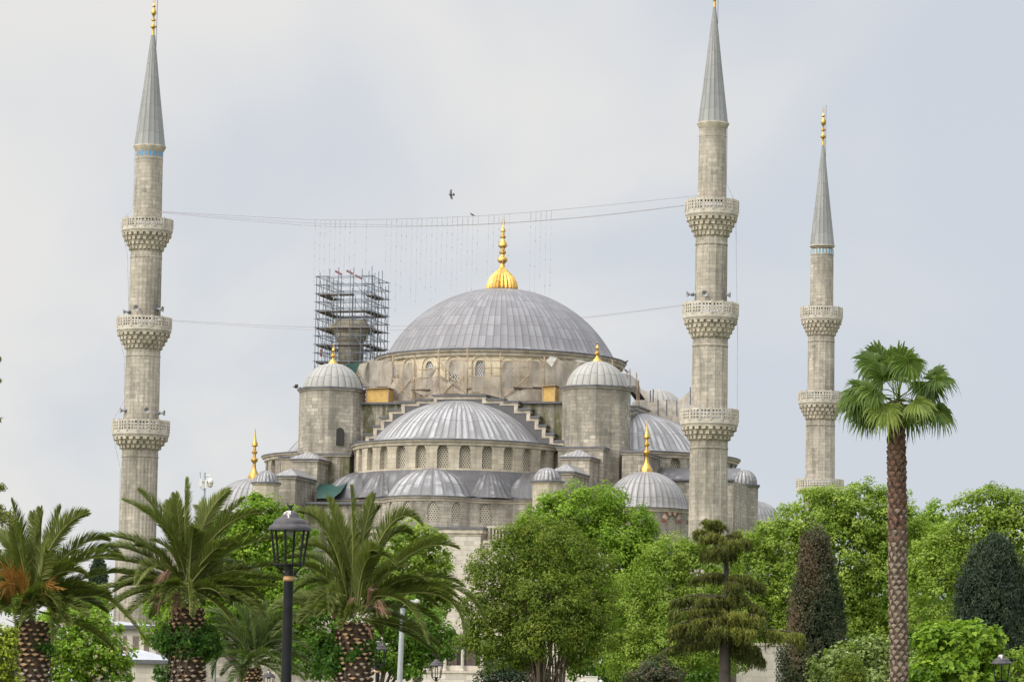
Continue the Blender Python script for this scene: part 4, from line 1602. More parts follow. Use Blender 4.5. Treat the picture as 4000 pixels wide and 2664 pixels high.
# white torn sheet
m = MB()
P = [Lcyl(*c4(x, y), 13.85) for x, y in ((1435, 1195), (1470, 1160), (1520, 1170), (1480, 1240))]
m.add(P)
m.build('torn_sheet', plain_mat('white_sheet', (0.62, 0.58, 0.52), 0.7), DS)
m = MB()
P = [Lcyl(*c4(x, y), 13.8) for x, y in ((1640, 1188), (1700, 1185), (1780, 1208), (1700, 1205))]
m.add(P)
m.build('torn_sheet', plain_mat('cream_sheet', (0.58, 0.54, 0.47), 0.7), DS)

# plywood huts on the roof ledge
for (xa, ya, xb, yb, v, lb) in ((78, 1418, 242, 1510, -13.0, 'yellow plywood hut on the roof ledge beside the left tower'), (1425, 1400, 1515, 1492, -13.0, 'yellow plywood hut on the roof ledge beside the right tower')):
    p0, p1 = Lv(*c4(xa, yb), v), Lv(*c4(xb, ya), v)
    o = empty('plywood_hut', MW @ Vector(((p0.x + p1.x) / 2, v, Z_PLAT + 0.06)), -TH, lb, 'site hut', 'plywood huts on the roof')
    w, h = (p1.x - p0.x) / 2, p1.z - Z_PLAT
    m = MB()
    m.prism([(-w, -0.6), (w, -0.6), (w, 1.2), (-w, 1.2)], 0, h)
    m.build('wall_panel', M['ply'], o)
    m = MB()
    m.obox((0, 0.25, h + 0.06), (w + 0.12, 0, 0.03), (0, 1.1, 0), (0, 0, 0.03))
    m.build('roof_sheet', M['wood'], o)
    m = MB()
    for x in (-w - 0.03, w + 0.03):
        m.box(x - 0.04, x + 0.04, -0.66, -0.58, -0.02, h + 0.03)
    m.build('batten', M['wood'], o)

# dense netting over the far corner, right of the right tower
FN = empty('draped_netting', (MOX, MOY, 0), -TH, 'pale grey netting draped over the far corner roofs between right tower and minaret', 'netting')
m = MB()
top = [(830, 400), (880, 440), (940, 485), (1010, 490), (1075, 497), (1130, 470), (1180, 425), (1210, 400)]
row0 = [Lv(*c6(x, y), 8.0) for x, y in top]
row1 = [Lv(*c6(x, 560 + (x - 830) * 0.1), 6.5) for x, y in top]
row2 = [Lv(*c6(x, 640 + (x - 830) * 0.1), 6.0) for x, y in top]
m.grid([row2, row1, row0], None)
back = [p + Vector((0, 3, 0.0)) for p in row0]
m.grid([row0, back], None)
m.build('net_sheet', M['net_dense'], FN, smooth=True)
for (x, y0, y1) in ((905, 415, 500), (925, 405, 500), (1022, 480, 600), (1095, 485, 600), (1193, 390, 520), (960, 480, 600)):
    k = MB()
    k.tube([Lv(*c6(x, y0), 5.9), Lv(*c6(x, y1), 5.9)], 0.06, 6)
    k.build('pole', M['steel'], FN)

# green tarpaulins
m = MB()
P = [Lv(*q_, v) for q_, v in ((( 1237, 1890), -19.5), ((1300, 1892), -19.8), ((1365, 1874), -20.4), ((1330, 1922), -22.5), ((1300, 1946), -24.0), ((1236, 1946), -24.0))]
m.add([P[0], P[5], P[4], P[3], P[2], P[1]])
t_ = m.build('tarpaulin', M['tarp_green'])
t_.matrix_world = MW
tag(t_, 'dark green tarpaulin stretched between the left buttress and the small lead dome', 'tarpaulin')
m = MB()
P = [Lv(*c3(*q_), -9) for q_ in ((330, 742), (450, 720), (415, 805), (380, 790))]
P2 = [p + Vector((0.3, 2.0, 0.2)) for p in P]
m.add(P[::-1])
m.add([P[0], P[1], P2[1], P2[0]][::-1])
t_ = m.build('tarpaulin', M['tarp_green'])
t_.matrix_world = MW
tag(t_, 'small green tarpaulin behind the left tower dome below the scaffold tower', 'tarpaulin')

# ================================================================ cables and light strings between the minarets
def cable(pts, label, group, rad=0.016, mat='cable'):
    """pts in photo pixels from left minaret to right one; depth runs from 316 to 300 m"""
    # smooth through the points
    P = []
    for i in range(len(pts) - 1):
        p0, p1, p2, p3 = pts[max(i - 1, 0)], pts[i], pts[i + 1], pts[min(i + 2, len(pts) - 1)]
        for k in range(8):
            t = k / 8
            q = [0.5 * ((2 * p1[j]) + (-p0[j] + p2[j]) * t + (2 * p0[j] - 5 * p1[j] + 4 * p2[j] - p3[j]) * t * t + (-p0[j] + 3 * p1[j] - 3 * p2[j] + p3[j]) * t ** 3) for j in (0, 1)]
            P.append(q)
    P.append(pts[-1])
    m = MB()
    W3 = [at(x, y, 315.5 + (x - 620) / (2740 - 620) * (299.0 - 315.5)) for x, y in P]
    m.tube(W3, rad, 5)
    o = m.build('cable', M[mat])
    tag(o, label, 'cable', group)
    return P


up = [(622, 826), (900, 842), (1213, 858), (1400, 859), (1680, 852), (1961, 838), (2330, 806), (2732, 764)]
cable(up, 'topmost thin cable between the two near minarets, the one the light strings hang from', 'cables between the minarets', 0.016)
cable([(622, 828), (900, 850), (1213, 872), (1400, 877), (1680, 882), (1961, 872), (2330, 843), (2700, 799)], 'second upper cable just under the one carrying the light strings', 'cables between the minarets', 0.014)
cable([(622, 831), (900, 857), (1213, 882), (1400, 887), (1690, 884), (1961, 873.5), (2330, 845), (2700, 801)], 'third upper cable, sagging lowest of the three at its left half', 'cables between the minarets', 0.014)
cable([(640, 1249), (900, 1264), (1211, 1278), (1500, 1275), (1850, 1268), (2260, 1241), (2710, 1186)], 'lower cable at mid height of the minarets, upper one of the pair', 'cables between the minarets', 0.014)
cable([(640, 1252), (900, 1271), (1211, 1288), (1500, 1290), (1850, 1278), (2260, 1246), (2710, 1189)], 'lower cable at mid height of the minarets, lower one of the pair', 'cables between the minarets', 0.011)
# light strings
rl = random.Random(8)


def upy(x):
    for (x0, y0), (x1, y1) in zip(up, up[1:]):
        if x0 <= x <= x1:
            return y0 + (y1 - y0) * (x - x0) / (x1 - x0)


xs = [1232 + 19.5 * i for i in range(9)] + [1432 + 19.5 * 0 + 19.8 * i for i in range(1)] + [1510 + 20 * i for i in range(7)] + [1648 + 20 * i for i in range(12)] + [1910 + 20 * i for i in range(5)] + [2074 + 20 * i for i in range(5)]
for i, x in enumerate(xs):
    Yd = 315.5 + (x - 620) / (2740 - 620) * (299.0 - 315.5)
    yt_ = upy(x)
    yb_ = 1150 + 60 * sin(i * 1.7) + rl.uniform(-30, 30) - max(0, 190 - abs(x - 1955)) * 0.35
    m = MB()
    p0, p1 = at(x, yt_, Yd), at(x - 7, yb_, Yd)
    m.tube([p0, p1], 0.007, 4)
    L = (p1 - p0).length
    k = rl.uniform(1.0, 2.2)
    m.obox(p0 + (p1 - p0) * (0.4 / L), (0.03, 0, 0), (0, 0.03, 0), (0, 0, 0.35))
    while k < L:
        m.obox(p0 + (p1 - p0) * (k / L), (0.035, 0, 0), (0, 0.035, 0), (0, 0, 0.065))
        k += 1.15 if rl.random() < 0.75 else 2.3
    o = m.build('light_string', M['cable_pale'])
    tag(o, 'thin string of small unlit bulbs hanging from the upper cable between the minarets', 'light string', 'light strings hanging from the upper cable')
# thin conductor wires down the outer sides of the minarets
for pts, Y, lb in (([(527, 585), (520, 815), (478, 860), (478, 905), (498, 1000), (503, 1225), (458, 1250), (462, 1290), (486, 1400), (486, 1560), (442, 1640), (445, 1720), (470, 1830), (464, 2100)], 316, 'thin wire running down the left side of the pale fluted minaret'),
                   ([(2842, 500), (2838, 720), (2874, 795), (2876, 1000), (2881, 1330), (2880, 1600)], 299.5, 'thin wire hanging down the right side of the tall right minaret')):
    m = MB()
    m.tube([at(x, y, Y) for x, y in pts], 0.022, 5)
    tag(m.build('wire', M['cable_pale']), lb, 'wire')


# ================================================================ birds
def bird(px, py, Y, span, heading, label, flying=True, bank=0.0, scale=1.0, col='bird'):
    p = at(px, py, Y)
    o = empty('bird', p, heading, label, 'bird', 'crows and gulls about the domes' if False else None)
    o.rotation_euler = (bank, 0, heading)
    m = MB()
    s = scale
    if flying:
        m.tube([(0.32 * s, 0, 0.02), (0.25 * s, 0, 0.03), (0.15 * s, 0, 0.02), (0, 0, 0), (-0.16 * s, 0, 0.0), (-0.28 * s, 0, 0.01)], [0.012 * s, 0.045 * s, 0.055 * s, 0.085 * s, 0.06 * s, 0.02 * s], 8)
    else:
        m.tube([(0.26 * s, 0, 0.2 * s), (0.19 * s, 0, 0.22 * s), (0.1 * s, 0, 0.16 * s), (0, 0, 0.08 * s), (-0.14 * s, 0, 0.02 * s), (-0.34 * s, 0, -0.06 * s)], [0.01, 0.05 * s, 0.055 * s, 0.09 * s, 0.06 * s, 0.025 * s], 8)
        m.tube([(0, 0.03, 0.02), (0, 0.03, -0.1 * s)], 0.012, 4)
        m.tube([(0, -0.03, 0.02), (0, -0.03, -0.1 * s)], 0.012, 4)
    m.build('body', M[col], o, smooth=True)
    if flying:
        for sg in (-1, 1):
            w = MB()
            P = [(0.14, 0.05, 0.03), (0.17, 0.3, 0.14), (0.12, 0.62, 0.16), (-0.05, 0.86, 0.12), (-0.16, 0.84, 0.11), (-0.14, 0.55, 0.13), (-0.17, 0.28, 0.1), (-0.14, 0.05, 0.02)]
            up_ = [(x * s, y * sg * span, z * s) for x, y, z in P]
            dn = [(x, y, z - 0.02) for x, y, z in up_]
            w.add(up_ if sg > 0 else up_[::-1])
            w.add(dn[::-1] if sg > 0 else dn)
            for i in range(len(P)):
                j = (i + 1) % len(P)
                w.add([up_[i], dn[i], dn[j], up_[j]] if sg > 0 else [up_[j], dn[j], dn[i], up_[i]])
            w.build('wing', M['bird_grey'], o)
        t = MB()
        P = [(-0.22, 0.03, 0), (-0.46, 0.12, 0), (-0.48, 0, 0), (-0.46, -0.12, 0), (-0.22, -0.03, 0)]
        t.add([(x * s, y, z) for x, y, z in P])
        t.add([(x * s, y, z - 0.015) for x, y, z in reversed(P)])
        t.build('tail', M['bird'], o)
    return o


bird(1761, 761, 250, 0.45, radians(165), 'dark bird flying with spread wings high above the great dome', True, radians(68), 0.6)
bird(1844, 841.5, 306, 1, radians(160), 'small dark bird perched on the upper cable', False, 0, 0.8)
bird(1156, 1513, 260, 0.75, radians(190), 'dark bird gliding left of the domed left tower', True, radians(8), 0.8)
for (x, y, h, lb) in ((730, 216, 20, 'small dark bird perched on top of the dome cornice at its right end'), (729, 279, 200, 'small dark bird perched just under the dome cornice on the scaffold')):
    b_ = bird(*c6(x, y), 331, 1, radians(h), lb, False, 0, 1.0)

# ================================================================ vegetation
def nrm(a):
    return a / np.maximum(np.linalg.norm(a, axis=-1, keepdims=True), 1e-9)


def leaves(P, N, A, L, Wd, fold=0.15):
    """kite shaped leaves: centres P, normals N, long axes A, lengths L, widths Wd -> verts, faces"""
    A = nrm(A - N * np.sum(A * N, axis=1, keepdims=True))
    B = np.cross(N, A)
    n = len(P)
    L = L[:, None]
    Wd = Wd[:, None]
    V = np.empty((n, 4, 3))
    V[:, 0] = P - A * L * 0.5
    V[:, 1] = P + B * Wd * 0.5 - A * L * 0.02 + N * L * fold
    V[:, 2] = P + A * L * 0.5 - N * L * fold * 0.6
    V[:, 3] = P - B * Wd * 0.5 - A * L * 0.02 + N * L * fold
    F = np.arange(n * 4).reshape(n, 4)
    return V.reshape(-1, 3), F


def unit(rng, n):
    return nrm(rng.normal(size=(n, 3)))


def crown_arrays(rng, lobes, leaf, clump_r, dens, squash=0.8, fill=0.5, wratio=0.75, droop=0.2, upb=0.85, shell=0.22, stick=0.0):
    """lobes: (centre, (rx, ry, rz)). Leaf clumps over and inside every lobe"""
    Ps, Ns, As, Ls, Ts = [], [], [], [], []
    C = np.array([l[0] for l in lobes])
    R = np.array([l[1] for l in lobes])
    for c, r in zip(C, R):
        area = 4 * pi * ((r[0] * r[1]) ** 1.6 / 3 + (r[0] * r[2]) ** 1.6 / 3 + (r[1] * r[2]) ** 1.6 / 3) ** (1 / 1.6)
        n = int(area / (clump_r ** 2) * 0.75) + 6
        d = unit(rng, n)
        d = d[(d[:, 2] > -0.75)]
        n = len(d)
        w3 = rng.normal(size=(3, 3)) * 3.2
        rad = 1 - shell * rng.random(n) ** 1.5 + 0.16 * (rng.random(n) - 0.35) + 0.07 * np.sin(d @ w3).sum(axis=1)
        out = rng.random(n) < 0.08
        rad = np.where(out, rad + stick, rad)
        cc = c + d * r * rad[:, None]
        inside = np.zeros(n, bool)
        for c2, r2 in zip(C, R):
            if c2 is c or np.allclose(c2, c):
                continue
            q = np.sum(((cc - c2) / r2) ** 2, axis=1)
            inside |= q < 0.5
        cc, d = cc[~inside], d[~inside]
        n = len(cc)
        if not n:
            continue
        ctint = rng.normal(0.52, 0.135, n)
        m = max(8, int(4.2 * dens * (clump_r / leaf) ** 2))
        k = rng.random((n, m)) ** 0.5
        u = nrm(rng.normal(size=(n, m, 3)) + d[:, None] * 0.7)
        csz = clump_r * rng.uniform(0.65, 1.3, n)
        p = cc[:, None] + u * (k * csz[:, None])[..., None] * np.array([1, 1, squash])
        nn = nrm(d[:, None] * 0.45 + u * 0.45 + np.array([0, 0, upb]) + rng.normal(size=(n, m, 3)) * 0.45)
        a = u * 0.6 + d[:, None] * 0.3 + np.array([0, 0, -droop]) + rng.normal(size=(n, m, 3)) * 0.6
        Ps.append(p.reshape(-1, 3))
        Ns.append(nn.reshape(-1, 3))
        As.append(a.reshape(-1, 3))
        Ls.append((leaf * rng.uniform(0.65, 1.3, (n, m))).ravel())
        Ts.append((ctint[:, None] + rng.normal(0, 0.12, (n, m))).ravel())
        # inner fill
        vol = 4 / 3 * pi * r[0] * r[1] * r[2]
        ni = int(fill * area / leaf ** 2 * 0.55)
        q = unit(rng, ni) * (rng.uniform(0.2, 0.86, ni) ** 0.6)[:, None]
        Ps.append(c + q * r)
        Ns.append(nrm(unit(rng, ni) + np.array([0, 0, 0.5])))
        As.append(unit(rng, ni))
        Ls.append(leaf * 1.9 * np.ones(ni))
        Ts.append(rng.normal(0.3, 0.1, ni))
    return [np.concatenate(x) for x in (Ps, Ns, As, Ls, Ts)]


def add_limbs(m, base, tops, r0, rng, n=7, fork=0.45):
    base = Vector(base)
    hub = None
    c = sum((Vector(t) for t in tops), Vector()) / len(tops)
    hub = base.lerp(Vector((c.x, c.y, base.z + (c.z - base.z) * fork)), 1.0)
    m.tube([base, base.lerp(hub, 0.5) + Vector((rng.normal() * r0 * 0.5, 0, 0)), hub], [r0 * 1.25, r0, r0 * 0.8], 10)
    for t in tops:
        t = Vector(t)
        mid = hub.lerp(t, 0.5) + Vector((rng.normal() * 0.2, rng.normal() * 0.2, abs(rng.normal()) * 0.3))
        m.tube([hub - Vector((0, 0, 0.2)), mid, t], [r0 * 0.55, r0 * 0.35, r0 * 0.12], 7)
        for _ in range(3):
            s = hub.lerp(t, rng.uniform(0.35, 0.8))
            e = s + Vector(rng.normal(size=3) * np.array([1, 1, 0.6])) * (t - hub).length * 0.16 + Vector((0, 0, 0.3))
            m.tube([s, e], [r0 * 0.2, r0 * 0.06], 5)


BARK = plain_mat('grey_brown_bark', (0.11, 0.085, 0.065), 0.9, 0, 0.4, 2.5)
BARK_PALE = plain_mat('pale_smooth_bark', (0.165, 0.12, 0.088), 0.85, 0, 0.35, 2.5)
G = {}
G['bright'] = leaf_mat('bright_green_leaves', [(0.05, (0.045, 0.10, 0.007)), (0.5, (0.165, 0.28, 0.020)), (0.95, (0.36, 0.48, 0.06))], 0.42)
G['plane'] = leaf_mat('plane_tree_leaves', [(0.05, (0.060, 0.11, 0.010)), (0.5, (0.205, 0.295, 0.034)), (0.95, (0.40, 0.48, 0.10))], 0.42)
G['mid'] = leaf_mat('mid_green_leaves', [(0.05, (0.022, 0.062, 0.006)), (0.5, (0.085, 0.18, 0.015)), (0.95, (0.22, 0.33, 0.04))], 0.3)
G['olive'] = leaf_mat('olive_leaves', [(0.05, (0.040, 0.066, 0.007)), (0.5, (0.115, 0.160, 0.017)), (0.95, (0.24, 0.265, 0.036))], 0.3)
G['dark'] = leaf_mat('dark_green_leaves', [(0.1, (0.010, 0.028, 0.008)), (0.5, (0.028, 0.062, 0.016)), (0.9, (0.065, 0.115, 0.035))], 0.2)
G['pale'] = leaf_mat('pale_shrub_leaves', [(0.1, (0.055, 0.09, 0.020)), (0.5, (0.19, 0.25, 0.065)), (0.9, (0.45, 0.50, 0.20))], 0.3)
G['cypress'] = leaf_mat('blue_green_scale_leaves', [(0.05, (0.018, 0.030, 0.020)), (0.5, (0.034, 0.054, 0.031)), (0.95, (0.07, 0.095, 0.05))], 0.1)
G['thuja'] = leaf_mat('browning_scale_leaves', [(0.0, (0.018, 0.026, 0.014)), (0.4, (0.042, 0.055, 0.025)), (0.7, (0.078, 0.066, 0.036)), (1.0, (0.125, 0.082, 0.05))], 0.1)
G['cedar'] = leaf_mat('cedar_needles', [(0.1, (0.028, 0.033, 0.008)), (0.5, (0.098, 0.104, 0.019)), (0.9, (0.25, 0.255, 0.042))], 0.2)
G['yellow'] = leaf_mat('yellow_green_leaves', [(0.1, (0.09, 0.12, 0.01)), (0.5, (0.22, 0.27, 0.02)), (0.9, (0.38, 0.42, 0.05))], 0.3)
G['palm'] = leaf_mat('palm_leaflets', [(0.05, (0.048, 0.062, 0.013)), (0.5, (0.118, 0.140, 0.027)), (0.95, (0.24, 0.255, 0.075))], 0.22)
G['palm_far'] = leaf_mat('paler_palm_leaflets', [(0.05, (0.05, 0.075, 0.025)), (0.5, (0.10, 0.135, 0.042)), (0.95, (0.18, 0.215, 0.08))], 0.22)
G['fan'] = leaf_mat('fan_palm_leaves', [(0.05, (0.026, 0.050, 0.009)), (0.5, (0.082, 0.135, 0.020)), (0.95, (0.28, 0.33, 0.075))], 0.25)
G['ivy'] = leaf_mat('ivy_leaves', [(0.1, (0.018, 0.055, 0.008)), (0.5, (0.048, 0.125, 0.016)), (0.9, (0.11, 0.22, 0.03))], 0.3)
FLOWER = plain_mat('cream_petals', (0.62, 0.52, 0.38), 0.7, 0, 0.2, 3)


def tree(name, label, Y, lobes, mat, leaf, clump_r, dens=1.6, seed=1, cat='tree', group=None, trunk_px=None, r0=None, bark=None, depth=0.85, extra=None, **kw):
    """lobes: (px, py, rx, ry[, dY]) in photo pixels at distance Y"""
    rng = np.random.default_rng(seed)
    Lb = []
    for l in lobes:
        px, py, rx, ry = l[:4]
        dY = l[4] if len(l) > 4 else 0
        c = at(px, py, Y + dY)
        s = scale_at(c)
        Lb.append((np.array(c), np.array([rx * s, max(rx, ry * 0.7) * s * depth, ry * s])))
    tx = trunk_px or sum(l[0] * l[2] for l in lobes) / sum(l[2] for l in lobes)
    b = at(tx, 2600, Y)
    root = empty(name, (b.x, Y, 0), 0, label, cat, group)
    loc = np.array([b.x, Y, 0])
    Lb = [(c - loc, r) for c, r in Lb]
    P, N, A, L, T = crown_arrays(rng, Lb, leaf, clump_r, dens, **kw)
    keep = P[:, 2] > 0.15
    P, N, A, L, T = P[keep], N[keep], A[keep], L[keep], T[keep]
    V, F = leaves(P, N, A, L, L * kw.get('wratio', 0.75))
    np_mesh('crown', V, F, G[mat], root, T)
    m = MB()
    H = max(c[2] + r[2] for c, r in Lb)
    add_limbs(m, (0, 0, 0), [tuple(c + np.array([0, 0, r[2] * 0.3])) for c, r in Lb], r0 or H * 0.022, rng)
    m.build('trunk', bark or BARK, root, smooth=True)
    return root, loc, Lb, rng


BG = 'leafy trees in front of the mosque'
# bright maple in the middle, its lower part falling behind the olive tree
tree('broadleaf_tree', 'bright green tree between the olive many-stemmed tree and the right lead corner dome', 185,
     [(2290, 2010, 150, 105), (2150, 2060, 120, 100), (2420, 2080, 130, 120), (2500, 2160, 85, 90), (2350, 2210, 200, 150), (2130, 2200, 140, 120), (2430, 2330, 150, 150)],
     'bright', 0.16, 0.60, 1.4, 11, group=BG, stick=0.12)
# the large plane tree right of the near minaret
tree('plane_tree', 'broad light green plane tree behind the brown cypress and fan palm trunk', 205,
     [(3200, 2045, 160, 125), (3370, 2020, 160, 130), (3060, 2150, 160, 130), (3290, 2170, 230, 170), (3480, 2060, 120, 140), (2960, 2270, 160, 150), (3160, 2340, 220, 180), (3430, 2300, 160, 200), (3000, 2470, 180, 150), (3300, 2520, 220, 150)],
     'plane', 0.175, 0.64, 1.3, 12, group=BG, stick=0.12)
tree('plane_tree', 'green tree between the fan palm trunk and the pale tree at the right edge', 225,
     [(3580, 2100, 100, 110), (3660, 2040, 50, 75), (3540, 2200, 130, 130), (3680, 2190, 130, 110)],
     'bright', 0.18, 0.58, 1.4, 13, group=BG, stick=0.2)
tree('plane_tree', 'pale yellow-green airy tree at the right edge above the dark cypress', 170,
     [(3870, 1985, 120, 85), (3990, 2010, 120, 90), (3800, 2090, 120, 90), (3950, 2120, 170, 120), (3690, 2200, 130, 130), (3660, 2350, 150, 160), (3830, 2250, 170, 140), (4060, 2200, 120, 160)],
     'plane', 0.155, 0.46, 1.2, 14, group=BG, stick=0.3, fill=0.25, shell=0.4)
# yellow green tree between olive tree and cedar
tree('broadleaf_tree', 'feathery yellow-green tree between the olive tree and the layered cedar', 158,
     [(2640, 2180, 110, 80), (2740, 2240, 130, 110), (2580, 2290, 140, 130), (2700, 2380, 170, 140), (2500, 2420, 140, 120), (2630, 2520, 200, 120), (2480, 2570, 130, 90), (2790, 2530, 130, 110)],
     'plane', 0.13, 0.46, 1.4, 15, group=BG, stick=0.22, wratio=0.6)
tree('broadleaf_tree', 'dark lower tree filling the gap right of the olive tree trunk', 175,
     [(2380, 2440, 130, 130), (2330, 2560, 130, 100), (2480, 2600, 120, 90), (2700, 2620, 150, 80)],
     'mid', 0.17, 0.5, 1.5, 16, group=BG)
tree('broadleaf_tree', 'shaded dark green tree low behind the fan palm trunk', 240,
     [(3350, 2480, 170, 150), (3520, 2450, 150, 170), (3650, 2480, 150, 150), (3800, 2450, 170, 170), (3960, 2450, 150, 170), (3120, 2560, 160, 120), (3480, 2600, 250, 90)],
     'mid', 0.24, 0.7, 1.4, 30, group=BG)
# trees at the left centre
tree('broadleaf_tree', 'green tree rising behind the two left date palms below the small turret dome', 150,
     [(1010, 2010, 80, 70), (930, 2060, 90, 80), (1085, 2030, 70, 60), (1000, 2130, 150, 100), (1130, 2130, 90, 90), (960, 2230, 150, 120), (1120, 2260, 140, 120), (840, 2150, 90, 110), (1000, 2380, 200, 130), (760, 2350, 130, 140), (660, 2420, 90, 120)],
     'bright', 0.14, 0.44, 1.4, 17, group=BG, stick=0.12)
tree('broadleaf_tree', 'light green tree behind the centre date palm in front of the pale facade', 165,
     [(1610, 2100, 80, 60), (1660, 2170, 75, 90), (1570, 2210, 110, 110), (1690, 2270, 75, 90), (1600, 2330, 130, 100), (1700, 2370, 65, 70)],
     'plane', 0.15, 0.44, 1.5, 18, group=BG, stick=0.1)
tree('broadleaf_tree', 'dark green tree below the light one behind the centre date palm', 150,
     [(1590, 2440, 150, 90), (1660, 2500, 110, 90), (1500, 2530, 150, 110), (1580, 2585, 90, 80), (1280, 2450, 130, 120), (1250, 2560, 140, 100)],
     'mid', 0.15, 0.46, 1.5, 19, group=BG)
tree('broadleaf_tree', 'bright green tree top showing left of the left date palm', 190,
     [(110, 2180, 70, 55), (60, 2230, 80, 70), (200, 2210, 50, 45), (130, 2280, 120, 80), (330, 2360, 90, 70), (30, 2330, 90, 80)],
     'bright', 0.17, 0.46, 1.5, 20, group=BG, stick=0.12)
# cream flowering shrub
root, loc, Lb, rng = tree('flowering_shrub', 'green shrub with cream flowers between the two left date palms', 112,
     [(250, 2470, 110, 80), (360, 2450, 90, 60), (330, 2540, 140, 70), (430, 2560, 80, 55), (260, 2610, 120, 60), (390, 2620, 100, 40)],
     'bright', 0.12, 0.30, 1.5, 21, cat='shrub', stick=0.2)
P = []
for c, r in Lb:
    d = unit(rng, 26)
    d[:, 1] = -np.abs(d[:, 1])
    P.append(c + d * r * 0.98)
P = np.concatenate(P)
fl = []
for _ in range(5):
    fl.append(P + rng.normal(size=P.shape) * 0.03)
P = np.concatenate(fl)
V, F = leaves(P, unit(rng, len(P)), unit(rng, len(P)), np.full(len(P), 0.13), np.full(len(P), 0.09))
np_mesh('blossom', V, F, FLOWER, root)
tree('shrub', 'yellow-green drooping shrub at the left edge beside the left date palm trunk', 74,
     [(10, 2480, 45, 30), (30, 2500, 30, 45), (5, 2560, 50, 60), (20, 2640, 60, 50)], 'yellow', 0.07, 0.16, 1.4, 22, cat='shrub', droop=0.8)
tree('shrub', 'dark green shrub at the bottom left corner beside the left date palm', 95,
     [(40, 2610, 90, 60), (0, 2570, 60, 60), (120, 2650, 60, 50)], 'dark', 0.09, 0.22, 1.5, 23, cat='shrub')
# right hand shrubs
tree('round_tree', 'dense rounded bright green tree in front of the broad cypress, by a street lamp', 96,
     [(3750, 2520, 135, 95), (3660, 2530, 80, 80), (3850, 2540, 70, 80), (3750, 2620, 165, 80), (3610, 2640, 70, 60), (3880, 2630, 50, 60)],
     'bright', 0.17, 0.27, 1.5, 24, group=None, fill=0.8, shell=0.12)
tree('shrub', 'pale silvery green shrub left of the fan palm trunk', 108,
     [(3330, 2570, 90, 60), (3420, 2555, 80, 65), (3260, 2620, 70, 60), (3480, 2600, 60, 60), (3370, 2650, 150, 50), (3560, 2590, 60, 60), (3600, 2650, 70, 40)],
     'pale', 0.14, 0.3, 1.3, 25, cat='shrub', stick=0.25, upb=0.9)
tree('clipped_bush', 'small dome-shaped clipped evergreen in front of the pale shrub', 88,
     [(3318, 2622, 50, 52), (3318, 2660, 54, 50)], 'olive', 0.045, 0.1, 1.8, 26, cat='shrub', shell=0.05)
tree('shrub', 'brownish twiggy shrub at the bottom edge left of the cedar trunk', 100,
     [(2560, 2620, 60, 50), (2520, 2650, 60, 40), (2610, 2650, 50, 40)], 'thuja', 0.08, 0.2, 1.2, 27, cat='shrub')
tree('shrub', 'very dark shrub left of the trunk of the olive many-stemmed tree', 122,
     [(1990, 2610, 80, 50), (2060, 2630, 60, 45), (1930, 2650, 60, 40), (2120, 2660, 50, 30)], 'cypress', 0.09, 0.22, 1.5, 28, cat='shrub')
tree('shrub', 'light green leafy shrub below the right street lamp head', 110,
     [(3920, 2640, 40, 50), (3960, 2650, 40, 40), (3990, 2600, 40, 60)], 'plane', 0.11, 0.24, 1.2, 29, cat='shrub')

# ---- the olive green many-stemmed tree
root, loc, Lb, rng = tree('many_stemmed_tree', 'dark olive-green rounded tree with a fan of bare pale stems, centre of the picture', 112,
     [(2090, 2110, 130, 85), (2200, 2160, 130, 100), (1990, 2180, 110, 90), (2290, 2260, 110, 110), (1930, 2280, 110, 100), (2080, 2270, 170, 110), (2330, 2370, 70, 90), (1900, 2400, 100, 80), (2000, 2400, 120, 80), (2250, 2420, 110, 90), (1930, 2500, 120, 80), (2100, 2400, 120, 80, 1.2), (2300, 2500, 90, 80), (2020, 2540, 90, 60), (2060, 2450, 90, 70, -0.9), (2240, 2400, 90, 70, -1.0), (2150, 2330, 130, 80, -1.2), (1960, 2570, 90, 60), (2260, 2560, 60, 50), (2150, 2470, 120, 60, -1.3), (2070, 2530, 70, 50, -1.2), (2230, 2500, 60, 60, -1.2)],
     'olive', 0.105, 0.34, 1.25, 31, trunk_px=2150, r0=0.045, bark=BARK_PALE, fill=0.3, shell=0.3, stick=0.1, wratio=0.55)
m = MB()
for i in range(36):
    f = rng.uniform(-1, 1)
    b = at(2147 + f * 42, 2690, 112) - Vector(loc)
    b.z = 0.4
    b2 = at(2147 + f * 62, 2600, 112 - rng.uniform(0, 0.6)) - Vector(loc)
    e = at(2140 + f * 170 + rng.normal() * 25, rng.uniform(2260, 2470), 112 - rng.uniform(0.3, 1.5)) - Vector(loc)
    mid = b2.lerp(e, 0.5) + Vector((-f * 0.10 + rng.normal() * 0.05, 0.1, 0.25))
    r = rng.uniform(0.012, 0.024)
    m.tube([b, b2, b2.lerp(mid, 0.5), mid, e], [r * 1.7, r * 1.5, r * 1.2, r, r * 0.3], 6)
    for _ in range(2):
        s = mid.lerp(e, rng.uniform(0, 0.8))
        m.tube([s, s + Vector((rng.normal() * 0.35, -0.2, 0.5))], [r * 0.5, r * 0.15], 4)
m.build('stem', BARK_PALE, root, smooth=True)


